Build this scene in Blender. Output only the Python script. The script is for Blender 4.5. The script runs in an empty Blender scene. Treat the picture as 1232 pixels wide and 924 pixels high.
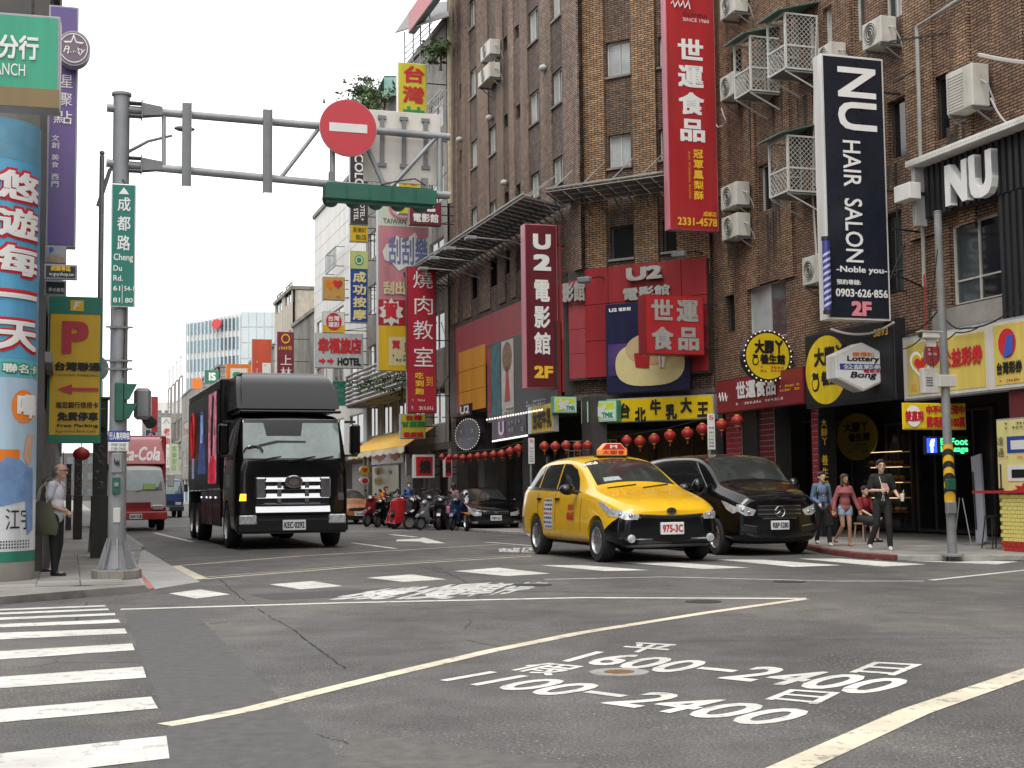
import bpy, bmesh, math, random
from mathutils import Vector, Matrix, noise
from mathutils.bvhtree import BVHTree
random.seed(7)
SC = bpy.context.scene
COL = SC.collection
PI = math.pi

# ------------------------------------------------------------------ camera
W0, H0, FPX = 1232.0, 924.0, 1650.0          # photo size and focal length in photo pixels
CAMH = 1.40
PITCH = math.atan(126.0 / FPX)
ROLL = math.radians(0.62)
_X = Vector((1, 0, 0)); _F = Vector((0, math.cos(PITCH), math.sin(PITCH))); _U = Vector((0, -math.sin(PITCH), math.cos(PITCH)))
CR = math.cos(ROLL) * _X - math.sin(ROLL) * _U
CU = math.sin(ROLL) * _X + math.cos(ROLL) * _U
CAM = Vector((0, 0, CAMH))
cd = bpy.data.cameras.new('camera')
cd.sensor_fit = 'HORIZONTAL'; cd.sensor_width = 36.0; cd.lens = 36.0 * FPX / W0
cd.clip_start = 0.1; cd.clip_end = 3000
cam = bpy.data.objects.new('camera', cd); COL.objects.link(cam)
cam.matrix_world = Matrix(((CR.x, CU.x, -_F.x, 0), (CR.y, CU.y, -_F.y, 0), (CR.z, CU.z, -_F.z, CAMH), (0, 0, 0, 1)))
SC.camera = cam

# ------------------------------------------------------------------ daylight, overcast
SUN_EL, SUN_AZ = math.radians(62), math.radians(200)
world = bpy.data.worlds.new("World"); SC.world = world; world.use_nodes = True
nt = world.node_tree; bg = nt.nodes['Background']
sky = nt.nodes.new('ShaderNodeTexSky'); sky.sky_type = 'NISHITA'; sky.sun_disc = False
sky.sun_elevation = SUN_EL; sky.sun_rotation = SUN_AZ
sky.air_density = 1.0; sky.dust_density = 1.5; sky.ozone_density = 0.6
hsv = nt.nodes.new('ShaderNodeHueSaturation'); hsv.inputs['Saturation'].default_value = 0.07
nt.links.new(sky.outputs[0], hsv.inputs['Color'])
gm = nt.nodes.new('ShaderNodeGamma'); gm.inputs[1].default_value = 0.22   # cloud cover evens the sky out
nt.links.new(hsv.outputs[0], gm.inputs[0])
sc_ = nt.nodes.new('ShaderNodeVectorMath'); sc_.operation = 'SCALE'; sc_.inputs['Scale'].default_value = 7.6
nt.links.new(gm.outputs[0], sc_.inputs[0]); nt.links.new(sc_.outputs[0], bg.inputs['Color'])
bg.inputs['Strength'].default_value = 0.14
sl = bpy.data.lights.new('sun', 'SUN'); sl.energy = 1.3; sl.angle = math.radians(25); sl.color = (1, 0.96, 0.9)
so = bpy.data.objects.new('sun', sl); COL.objects.link(so)
_sd = Vector((math.sin(SUN_AZ) * math.cos(SUN_EL), math.cos(SUN_AZ) * math.cos(SUN_EL), math.sin(SUN_EL)))
so.rotation_euler = _sd.to_track_quat('Z', 'Y').to_euler()
SC.view_settings.view_transform = 'Standard'; SC.view_settings.look = 'None'
SC.view_settings.exposure = 0.32; SC.view_settings.gamma = 1.0
SC.cycles.max_bounces = 6; SC.cycles.diffuse_bounces = 3; SC.cycles.glossy_bounces = 3
SC.cycles.transparent_max_bounces = 6

# ------------------------------------------------------------------ rays and frames
def ray(x, y):
    return (_F + CR * ((x - W0 / 2) / FPX) - CU * ((y - H0 / 2) / FPX)).normalized()
def G(x, y, z=0.0):                      # photo pixel -> point on the horizontal plane z
    d = ray(x, y); return CAM + d * ((z - CAMH) / d.z)
class Fr:                                # vertical working plane: X right, Y into it, Z up
    def __init__(s, o, ax):
        s.o = Vector(o); s.ax = Vector(ax).normalized(); s.ay = Vector((0, 0, 1)).cross(s.ax)
        a, b = s.ax, s.ay
        s.m = Matrix(((a.x, b.x, 0, s.o.x), (a.y, b.y, 0, s.o.y), (0, 0, 1, s.o.z), (0, 0, 0, 1)))
    def px(s, x, y, t=0.0):              # pixel -> (along, height) on the plane t metres in front
        d = ray(x, y); p = s.o - s.ay * t
        k = (p - CAM).dot(s.ay) / d.dot(s.ay); q = CAM + d * k - s.o
        return q.dot(s.ax), q.z
    def rect(s, x0, y0, x1, y1, t=0.0):
        xm, ym = (x0 + x1) / 2, (y0 + y1) / 2
        return s.px(x0, ym, t)[0], s.px(xm, y1, t)[1], s.px(x1, ym, t)[0], s.px(xm, y0, t)[1]
    def at(s, a, t=0.0, h=0.0): return s.m @ Vector((a, -t, h))
    def proj(s, xpx, ypx=400, left=False, s0=None):   # plane square to the wall, hinged where the pixel meets the wall
        a = s.px(xpx, ypx)[0] if s0 is None else s0
        return Fr(s.at(a), -s.ay if left else s.ay)
TH = math.atan(533.0 / FPX)
SA = Vector((math.sin(TH), -math.cos(TH), 0))        # along the street, towards the camera
SN = Vector((math.cos(TH), math.sin(TH), 0))         # across the street, to the right
FR_ = Fr((10.15, 27.7, 0), SA)                       # right-hand facade near the crossing
FLC = Vector((1.93, 43.05, 0)); FCE = Vector((5.99, 40.5, 0))
FL = Fr(FLC, SA)                                     # facade further down the street
FC = Fr(FLC, FCE - FLC)                              # chamfered corner
LC = Vector((-7.35, 21.4, 0))
LF = Fr(LC, -SA)                                     # left-hand facade

# ------------------------------------------------------------------ materials
MATS = {}
def M(name, col=(.5, .5, .5), rough=.6, metal=0, var=.18, scale=3.0, bump=0, emit=0, coat=0, streak=False, spec=.5, grime=0):
    if name in MATS: return MATS[name]
    m = bpy.data.materials.new(name); m.use_nodes = True; n = m.node_tree; L = n.links
    b = n.nodes['Principled BSDF']
    b.inputs['Roughness'].default_value = rough; b.inputs['Metallic'].default_value = metal
    b.inputs['Specular IOR Level'].default_value = spec
    if coat: b.inputs['Coat Weight'].default_value = coat; b.inputs['Coat Roughness'].default_value = .04
    c4 = (*col, 1)
    if var > 0:
        tc = n.nodes.new('ShaderNodeTexCoord'); mp = n.nodes.new('ShaderNodeMapping')
        if streak: mp.inputs['Scale'].default_value = (1, 1, .12)
        L.new(tc.outputs['Object'], mp.inputs[0])
        nz = n.nodes.new('ShaderNodeTexNoise'); nz.inputs['Scale'].default_value = scale; nz.inputs['Detail'].default_value = 7; nz.inputs['Roughness'].default_value = .62
        L.new(mp.outputs[0], nz.inputs['Vector'])
        mr = n.nodes.new('ShaderNodeMapRange'); mr.inputs['From Min'].default_value = .3; mr.inputs['From Max'].default_value = .7
        mr.inputs['To Min'].default_value = 1 - var; mr.inputs['To Max'].default_value = 1 + var * .6
        L.new(nz.outputs[0], mr.inputs[0])
        vm = n.nodes.new('ShaderNodeVectorMath'); vm.operation = 'SCALE'; vm.inputs[0].default_value = col
        L.new(mr.outputs[0], vm.inputs['Scale']); src = vm.outputs[0]
        if grime:
            n2 = n.nodes.new('ShaderNodeTexNoise'); n2.inputs['Scale'].default_value = scale * .35; n2.inputs['Detail'].default_value = 9
            mp2 = n.nodes.new('ShaderNodeMapping'); mp2.inputs['Scale'].default_value = (1.6, 1.6, .25); mp2.inputs['Location'].default_value = (5, 3, 1)
            L.new(tc.outputs['Object'], mp2.inputs[0]); L.new(mp2.outputs[0], n2.inputs['Vector'])
            r2 = n.nodes.new('ShaderNodeMapRange'); r2.inputs['From Min'].default_value = .48; r2.inputs['From Max'].default_value = .72; r2.inputs['To Max'].default_value = grime
            L.new(n2.outputs[0], r2.inputs[0])
            mx = n.nodes.new('ShaderNodeMix'); mx.data_type = 'RGBA'; mx.inputs['B'].default_value = (.06, .05, .042, 1)
            L.new(r2.outputs[0], mx.inputs['Factor']); L.new(src, mx.inputs['A']); src = mx.outputs['Result']
        L.new(src, b.inputs['Base Color'])
        r3 = n.nodes.new('ShaderNodeMapRange'); r3.inputs['To Min'].default_value = max(.02, rough - .12); r3.inputs['To Max'].default_value = min(1, rough + .12)
        L.new(nz.outputs[0], r3.inputs[0]); L.new(r3.outputs[0], b.inputs['Roughness'])
        if bump:
            bp = n.nodes.new('ShaderNodeBump'); bp.inputs['Strength'].default_value = bump; bp.inputs['Distance'].default_value = .02
            n3 = n.nodes.new('ShaderNodeTexNoise'); n3.inputs['Scale'].default_value = scale * 9; n3.inputs['Detail'].default_value = 5
            L.new(tc.outputs['Object'], n3.inputs['Vector']); L.new(n3.outputs[0], bp.inputs['Height']); L.new(bp.outputs[0], b.inputs['Normal'])
    else: b.inputs['Base Color'].default_value = c4
    if emit:
        if var > .5: L.new(src, b.inputs['Emission Color'])
        b.inputs['Emission Color'].default_value = c4; b.inputs['Emission Strength'].default_value = emit
    MATS[name] = m; return m

def brick(name, c1, c2, mortar, bw=.24, bh=.067, mw=.014, dark=.35):
    if name in MATS: return MATS[name]
    m = bpy.data.materials.new(name); m.use_nodes = True; n = m.node_tree; L = n.links; b = n.nodes['Principled BSDF']
    tc = n.nodes.new('ShaderNodeTexCoord'); sx = n.nodes.new('ShaderNodeSeparateXYZ'); cx = n.nodes.new('ShaderNodeCombineXYZ')
    L.new(tc.outputs['Object'], sx.inputs[0])
    ad = n.nodes.new('ShaderNodeMath'); ad.operation = 'ADD'; L.new(sx.outputs[0], ad.inputs[0]); L.new(sx.outputs[1], ad.inputs[1])
    L.new(ad.outputs[0], cx.inputs[0]); L.new(sx.outputs[2], cx.inputs[1])
    bt = n.nodes.new('ShaderNodeTexBrick'); bt.inputs['Scale'].default_value = 1; bt.inputs['Brick Width'].default_value = bw; bt.inputs['Row Height'].default_value = bh
    bt.inputs['Mortar Size'].default_value = mw; bt.inputs['Mortar Smooth'].default_value = .3
    bt.inputs['Color1'].default_value = (*c1, 1); bt.inputs['Color2'].default_value = (*c2, 1); bt.inputs['Mortar'].default_value = (*mortar, 1)
    L.new(cx.outputs[0], bt.inputs['Vector'])
    nz = n.nodes.new('ShaderNodeTexNoise'); nz.inputs['Scale'].default_value = .5; nz.inputs['Detail'].default_value = 9; nz.inputs['Roughness'].default_value = .65
    mp = n.nodes.new('ShaderNodeMapping'); mp.inputs['Scale'].default_value = (1.3, 1.3, .35); L.new(tc.outputs['Object'], mp.inputs[0]); L.new(mp.outputs[0], nz.inputs['Vector'])
    mr = n.nodes.new('ShaderNodeMapRange'); mr.inputs['From Min'].default_value = .35; mr.inputs['From Max'].default_value = .68; mr.inputs['To Min'].default_value = dark; mr.inputs['To Max'].default_value = 1.25
    L.new(nz.outputs[0], mr.inputs[0])
    n2 = n.nodes.new('ShaderNodeTexNoise'); n2.inputs['Scale'].default_value = 5; n2.inputs['Detail'].default_value = 4
    L.new(cx.outputs[0], n2.inputs['Vector'])
    m2 = n.nodes.new('ShaderNodeMapRange'); m2.inputs['From Min'].default_value = .3; m2.inputs['From Max'].default_value = .7; m2.inputs['To Min'].default_value = .6; m2.inputs['To Max'].default_value = 1.25
    L.new(n2.outputs[0], m2.inputs[0])
    mu = n.nodes.new('ShaderNodeMath'); mu.operation = 'MULTIPLY'; L.new(mr.outputs[0], mu.inputs[0]); L.new(m2.outputs[0], mu.inputs[1])
    vm = n.nodes.new('ShaderNodeVectorMath'); vm.operation = 'SCALE'; L.new(bt.outputs['Color'], vm.inputs[0]); L.new(mu.outputs[0], vm.inputs['Scale'])
    L.new(vm.outputs[0], b.inputs['Base Color']); b.inputs['Roughness'].default_value = .85
    bp = n.nodes.new('ShaderNodeBump'); bp.inputs['Strength'].default_value = .8; bp.inputs['Distance'].default_value = .02; bp.invert = True
    L.new(bt.outputs['Fac'], bp.inputs['Height']); L.new(bp.outputs[0], b.inputs['Normal'])
    MATS[name] = m; return m

# ------------------------------------------------------------------ mesh helper
class MB:
    def __init__(s): s.v = []; s.f = []
    def add(s, vs, fs):
        o = len(s.v); s.v += [tuple(p) for p in vs]; s.f += [tuple(i + o for i in f) for f in fs]; return s
    def box(s, x0, y0, z0, x1, y1, z1, m=None):
        x0, x1 = min(x0, x1), max(x0, x1); y0, y1 = min(y0, y1), max(y0, y1); z0, z1 = min(z0, z1), max(z0, z1)
        vs = [Vector((x, y, z)) for z in (z0, z1) for x, y in ((x0, y0), (x1, y0), (x1, y1), (x0, y1))]
        if m is not None: vs = [m @ p for p in vs]
        return s.add(vs, [(3, 2, 1, 0), (4, 5, 6, 7), (0, 1, 5, 4), (1, 2, 6, 5), (2, 3, 7, 6), (3, 0, 4, 7)])
    def cyl(s, p0, p1, r0, r1=None, n=12, caps=True):
        r1 = r0 if r1 is None else r1; p0, p1 = Vector(p0), Vector(p1); d = (p1 - p0)
        q = d.to_track_quat('Z', 'Y') if d.length > 1e-9 else Vector((0, 0, 1)).to_track_quat('Z', 'Y')
        vs = []
        for p, r in ((p0, r0), (p1, r1)):
            for i in range(n):
                a = 2 * PI * i / n; vs.append(p + q @ Vector((r * math.cos(a), r * math.sin(a), 0)))
        fs = [(i, (i + 1) % n, n + (i + 1) % n, n + i) for i in range(n)]
        if caps: fs += [tuple(range(n - 1, -1, -1)), tuple(range(n, 2 * n))]
        return s.add(vs, fs)
    def tube(s, pts, r, n=6):
        pts = [Vector(p) for p in pts]; rings = []
        for i, p in enumerate(pts):
            d = (pts[min(i + 1, len(pts) - 1)] - pts[max(i - 1, 0)])
            q = d.to_track_quat('Z', 'Y'); rr = r[i] if isinstance(r, (list, tuple)) else r
            rings.append([p + q @ Vector((rr * math.cos(2 * PI * k / n), rr * math.sin(2 * PI * k / n), 0)) for k in range(n)])
        vs = [p for R in rings for p in R]; fs = []
        for i in range(len(rings) - 1):
            for k in range(n): fs.append((i * n + k, i * n + (k + 1) % n, (i + 1) * n + (k + 1) % n, (i + 1) * n + k))
        fs += [tuple(range(n - 1, -1, -1)), tuple(range((len(rings) - 1) * n, len(rings) * n))]
        return s.add(vs, fs)
    def bar(s, p0, p1, w=.04, h=None):
        h = h or w; p0, p1 = Vector(p0), Vector(p1); d = p1 - p0; q = d.to_track_quat('Z', 'Y').to_matrix().to_4x4(); q.translation = p0
        return s.box(-w / 2, -h / 2, 0, w / 2, h / 2, d.length, q)
    def lathe(s, prof, n=16, m=None, cap=True):     # prof: (r, z)
        vs = [Vector((r * math.cos(2 * PI * k / n), r * math.sin(2 * PI * k / n), z)) for r, z in prof for k in range(n)]
        if m is not None: vs = [m @ p for p in vs]
        fs = []
        for i in range(len(prof) - 1):
            for k in range(n): fs.append((i * n + k, i * n + (k + 1) % n, (i + 1) * n + (k + 1) % n, (i + 1) * n + k))
        if cap: fs += [tuple(range(n - 1, -1, -1)), tuple(range((len(prof) - 1) * n, len(prof) * n))]
        return s.add(vs, fs)
    def prism(s, poly, y0, y1, m=None):              # poly in XZ (counter-clockwise seen from -Y)
        n = len(poly); vs = [Vector((x, y0, z)) for x, z in poly] + [Vector((x, y1, z)) for x, z in poly]
        if m is not None: vs = [m @ p for p in vs]
        fs = [tuple(range(n)), tuple(range(2 * n - 1, n - 1, -1))] + [(i, i + n, (i + 1) % n + n, (i + 1) % n) for i in range(n)]
        return s.add(vs, fs)
    def sheet(s, poly, m=None):
        vs = [Vector(p) for p in poly]
        if m is not None: vs = [m @ p for p in vs]
        return s.add(vs, [tuple(range(len(poly)))])
    def ball(s, c, r, n=12, k=8):
        rx, ry, rz = r if isinstance(r, (tuple, list)) else (r, r, r); c = Vector(c)
        vs = [c + Vector((0, 0, -rz))]
        for i in range(1, k):
            a = -PI / 2 + PI * i / k
            for j in range(n): vs.append(c + Vector((rx * math.cos(a) * math.cos(2 * PI * j / n), ry * math.cos(a) * math.sin(2 * PI * j / n), rz * math.sin(a))))
        vs.append(c + Vector((0, 0, rz))); fs = [(0, 1 + (j + 1) % n, 1 + j) for j in range(n)]
        for i in range(k - 2):
            for j in range(n): fs.append((1 + i * n + j, 1 + i * n + (j + 1) % n, 1 + (i + 1) * n + (j + 1) % n, 1 + (i + 1) * n + j))
        t = len(vs) - 1; fs += [(t, 1 + (k - 2) * n + j, 1 + (k - 2) * n + (j + 1) % n) for j in range(n)]
        return s.add(vs, fs)
    def mesh(s, name, mat, bevel=0, smooth=False, seg=1):
        me = bpy.data.meshes.new(name); me.from_pydata(s.v, [], s.f)
        if bevel:
            bm = bmesh.new(); bm.from_mesh(me)
            bmesh.ops.bevel(bm, geom=[e for e in bm.edges if len(e.link_faces) == 2 and e.calc_face_angle(0) > .5], offset=bevel, segments=seg, affect='EDGES', clamp_overlap=True)
            bm.to_mesh(me); bm.free()
        if mat: me.materials.append(mat)
        if smooth:
            me.polygons.foreach_set('use_smooth', [True] * len(me.polygons))
            try: me.set_sharp_from_angle(angle=math.radians(40))
            except Exception: pass
        me.update(); return me
    def ob(s, name, mat, parent=None, bevel=0, smooth=False, kind=None, seg=1, label=None):
        return link(name, s.mesh(name, mat, bevel, smooth, seg), parent, kind, label)

def link(name, me, parent=None, kind=None, label=None):
    o = bpy.data.objects.new(name, me); COL.objects.link(o)
    if parent is not None: o.parent = parent
    if kind: o['kind'] = kind
    if label: o['label'] = label
    return o
def tag(o, label, cat=None, group=None, kind=None):
    if label: o['label'] = label
    if cat: o['category'] = cat
    if group: o['group'] = group
    if kind: o['kind'] = kind
    return o
def thing(name, label, cat, mat=None, group=None, kind=None):
    o = bpy.data.objects.new(name, None); COL.objects.link(o); o.empty_display_size = .2
    if mat is not None: o.matrix_world = mat
    return tag(o, label, cat, group, kind)
def struct(name, mb, mat, parent=None, **k):
    return mb.ob(name, mat, parent, kind='structure' if parent is None else None, **k)
def T(x=0, y=0, z=0): return Matrix.Translation((x, y, z))
def RZ(a): return Matrix.Rotation(a, 4, 'Z')
def copy_tree(o, parent=None):
    c = o.copy(); COL.objects.link(c); c.parent = parent
    for ch in o.children: copy_tree(ch, c)
    return c
def dup(o, mat, label=None, cat=None):
    c = copy_tree(o); c.matrix_world = mat
    if label: c['label'] = label
    return c

# ------------------------------------------------------------------ lettering
_gl = {}
def glyphs(s, bold=0, shear=0):
    k = (s, shear)
    if k not in _gl:
        c = bpy.data.curves.new('t', 'FONT'); c.body = s; c.size = 1; c.resolution_u = 3; c.shear = shear
        o = bpy.data.objects.new('t', c); COL.objects.link(o); bpy.context.view_layer.update()
        me = bpy.data.meshes.new_from_object(o.evaluated_get(bpy.context.evaluated_depsgraph_get()))
        _gl[k] = ([(v.co.x, v.co.y) for v in me.vertices], [tuple(p.vertices) for p in me.polygons])
        bpy.data.objects.remove(o); bpy.data.curves.remove(c); bpy.data.meshes.remove(me)
    v, f = _gl[k]
    if not bold: return v, f, [0] * len(v)
    V = []; F_ = []; D = []
    for i, (dx, dy) in enumerate([(bold * a / 2, bold * c / 2) for a in (0, 1, 2) for c in (0, 1, 2)] if bold > .075 else ((0, 0), (bold, 0), (0, bold), (bold, bold))):
        o = len(V); V += [(x + dx, y + dy) for x, y in v]; F_ += [tuple(a + o for a in q) for q in f]; D += [i] * len(v)
    return V, F_, D
def put_text(mb, s, x0, z0, x1, z1, y, vertical=False, bold=0, shear=0, rot=0, fit=True, fill=.86, ext=0):
    """flat lettering in the XZ plane at depth y, filling the box"""
    if vertical:
        n = len(s); ch = (z1 - z0) / n
        for i, c in enumerate(s):
            if c == ' ': continue
            zc = z1 - ch * (i + .5); w = (x1 - x0); cw = min(w, ch) * fill if not fit else w
            chh = ch * fill
            put_text(mb, c, (x0 + x1) / 2 - cw / 2, zc - chh / 2, (x0 + x1) / 2 + cw / 2, zc + chh / 2, y, False, bold, shear, 0, True, fill, ext)
        return
    V, F_, D = glyphs(s, bold, shear)
    if not V: return
    if rot:
        V = [(yy, -xx) for xx, yy in V]           # read top to bottom, turned a quarter clockwise
    ax0 = min(p[0] for p in V); ax1 = max(p[0] for p in V); ay0 = min(p[1] for p in V); ay1 = max(p[1] for p in V)
    if len(s) == 1 and ord(s) > 0x2e80:           # keep flat characters such as 一 in their cell
        ax0, ax1, ay0, ay1 = min(ax0, .03), max(ax1, .9), min(ay0, -.1), max(ay1, .8)
    kx = (x1 - x0) / max(ax1 - ax0, 1e-6); kz = (z1 - z0) / max(ay1 - ay0, 1e-6)
    dy = .0006 + .0004 * (x1 - x0)
    fr = [(x0 + (px - ax0) * kx, y - D[i] * dy, z0 + (pz - ay0) * kz) for i, (px, pz) in enumerate(V)]
    mb.add(fr, F_)
    if ext:                                         # side walls of raised letters
        cnt = {}
        for f in F_:
            for a, b in zip(f, f[1:] + f[:1]): cnt[(a, b)] = cnt.get((a, b), 0) + 1
        o = len(mb.v); mb.v += fr + [(p[0], y + ext, p[2]) for p in fr]; n = len(fr)
        for (a, b) in cnt:
            if (b, a) not in cnt: mb.f.append((o + b, o + a, o + n + a, o + n + b))
def lettering(parent, s, box, mat, y=-.012, name='lettering', label=None, **k):
    mb = MB(); x0, z0, x1, z1 = box
    put_text(mb, s, x0, z0, x1, z1, y, **k)
    if not mb.v: return None
    return mb.ob(name, mat, parent, label=label)

# ------------------------------------------------------------------ signs
white = M('white_paint', (.78, .78, .76), .45, var=.08)
black = M('black_metal', (.018, .018, .02), .45)
steel = M('grey_steel', (.30, .31, .32), .5, .3, var=.15)
def sign_mat(n, c, rough=.35, emit=0): return M('sign_' + n, c, rough, var=.2, scale=1.6, emit=emit, grime=.5, streak=True)
RED = sign_mat('red', (.42, .025, .03)); YEL = sign_mat('yellow', (.72, .46, .02)); WHT = sign_mat('white', (.72, .71, .68)); BLU = sign_mat('blue', (.03, .07, .3))
GRN = sign_mat('green', (.02, .2, .13)); BLK = sign_mat('black', (.012, .013, .018)); PUR = sign_mat('purple', (.12, .07, .24)); MAR = sign_mat('maroon', (.12, .012, .02)); ORG = sign_mat('orange', (.75, .2, .02))
CRM = sign_mat('cream', (.7, .6, .35)); DRD = sign_mat('deep_red', (.25, .012, .016)); PNK = sign_mat('pink', (.6, .2, .25)); GRY = sign_mat('grey', (.33, .34, .36))
def F(box, fx0, fz0, fx1, fz1):           # fractions measured from the top left
    x0, z0, x1, z1 = box; w, h = x1 - x0, z1 - z0
    return (x0 + w * fx0, z1 - h * fz1, x0 + w * fx1, z1 - h * fz0)
def sign(fr, px, label, face, edge=None, t=0, d=.22, name='shop_sign', cat='sign', texts=(), patches=(), group=None, brackets=False, rim=.03, wall=None):
    s0, h0, s1, h1 = fr.rect(*px, t); w = s1 - s0; h = h1 - h0
    e = thing(name, label, cat, fr.m @ T((s0 + s1) / 2, -t, h0), group)
    edge = edge or steel
    MB().box(-w / 2, 0, 0, w / 2, d, h).ob('sign_box', edge, e, bevel=.008)
    b = (-w / 2, 0, w / 2, h)
    MB().box(-w / 2 + rim, -.012, rim, w / 2 - rim, .002, h - rim).ob('face_panel', face, e)
    for i, (pf, pm) in enumerate(patches):
        q = F(b, *pf); MB().box(q[0], -.02 - .003 * i, q[1], q[2], -.010, q[3]).ob('colour_panel', pm, e)
    y = -.028 - .003 * len(patches)
    for tx in texts:
        s, fb, m = tx[:3]; k = dict(tx[3]) if len(tx) > 3 else {}
        if callable(s): s(e, F(b, *fb), m, y)
        else: lettering(e, s, F(b, *fb), m, y, **k)
    if brackets:
        mb = MB(); wl = 0 if wall is None else wall
        sgn = wl - (s0 + s1) / 2; xe = w / 2 if sgn > 0 else -w / 2
        for z in (h * .12, h * .5, h * .88):
            if abs(sgn - xe) > .05: mb.bar((xe, d / 2, z), (sgn, d / 2, z), .04)
        if abs(sgn - xe) > .25: mb.bar((xe, d / 2, h * .12), (sgn, d / 2, h * .3), .025)
        if mb.v: mb.ob('bracket', black, e)
    return e
def disc(mb, cx, cz, rx, rz, y0, y1, n=28): mb.prism([(cx + rx * math.cos(2 * PI * i / n), cz + rz * math.sin(2 * PI * i / n)) for i in range(n)], y0, y1)
def p_disc(e, b, m, y, name='emblem', **k):
    mb = MB(); disc(mb, (b[0] + b[2]) / 2, (b[1] + b[3]) / 2, (b[2] - b[0]) / 2, (b[3] - b[1]) / 2, y, y + .012); return mb.ob(name, m, e)
def p_poly(pts, name='emblem', dy=0):
    def f(e, b, m, y):
        w, h = b[2] - b[0], b[3] - b[1]
        return MB().prism([(b[0] + u * w, b[3] - v * h) for u, v in pts][::-1], y + dy, y + dy + .008).ob(name, m, e)
    return f
def p_heart(dy=0):
    P = []
    for i in range(32):
        a = 2 * PI * i / 32; x = 16 * math.sin(a) ** 3; z = 13 * math.cos(a) - 5 * math.cos(2 * a) - 2 * math.cos(3 * a) - math.cos(4 * a)
        P.append((.5 + x / 34, .45 - z / 34))
    return p_poly(P, 'heart_emblem', dy)
def p_ring(e, b, m, y, k=.8):
    cx, cz, rx, rz = (b[0] + b[2]) / 2, (b[1] + b[3]) / 2, (b[2] - b[0]) / 2, (b[3] - b[1]) / 2; n = 32; vs = []; fs = []
    for q in (1, k):
        vs += [(cx + q * rx * math.cos(2 * PI * i / n), y - .001, cz + q * rz * math.sin(2 * PI * i / n)) for i in range(n)]
    fs = [(i, (i + 1) % n, n + (i + 1) % n, n + i) for i in range(n)]
    return MB().add(vs, fs).ob('ring', m, e)
def p_lines(rows, cols=9, fill=.7, seed=1):     # small print that cannot be read at this distance: strokes
    def f(e, b, m, y):
        r = random.Random(seed); mb = MB(); w, h = b[2] - b[0], b[3] - b[1]
        for i in range(rows):
            for j in range(cols):
                if r.random() < .1: continue
                x = b[0] + w * j / cols; z = b[3] - h * (i + .8) / rows; cw = w / cols * fill; chh = h / rows * .6
                for q in range(3):
                    if r.random() < .75: mb.box(x, y, z + chh * q / 3, x + cw, y + .003, z + chh * q / 3 + chh * .14)
                for q in range(2):
                    if r.random() < .75: xx = x + cw * r.random() * .9; mb.box(xx, y, z, xx + cw * .14, y + .003, z + chh)
        return mb.ob('small_print', m, e, kind='stuff') if mb.v else None
    return f
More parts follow.
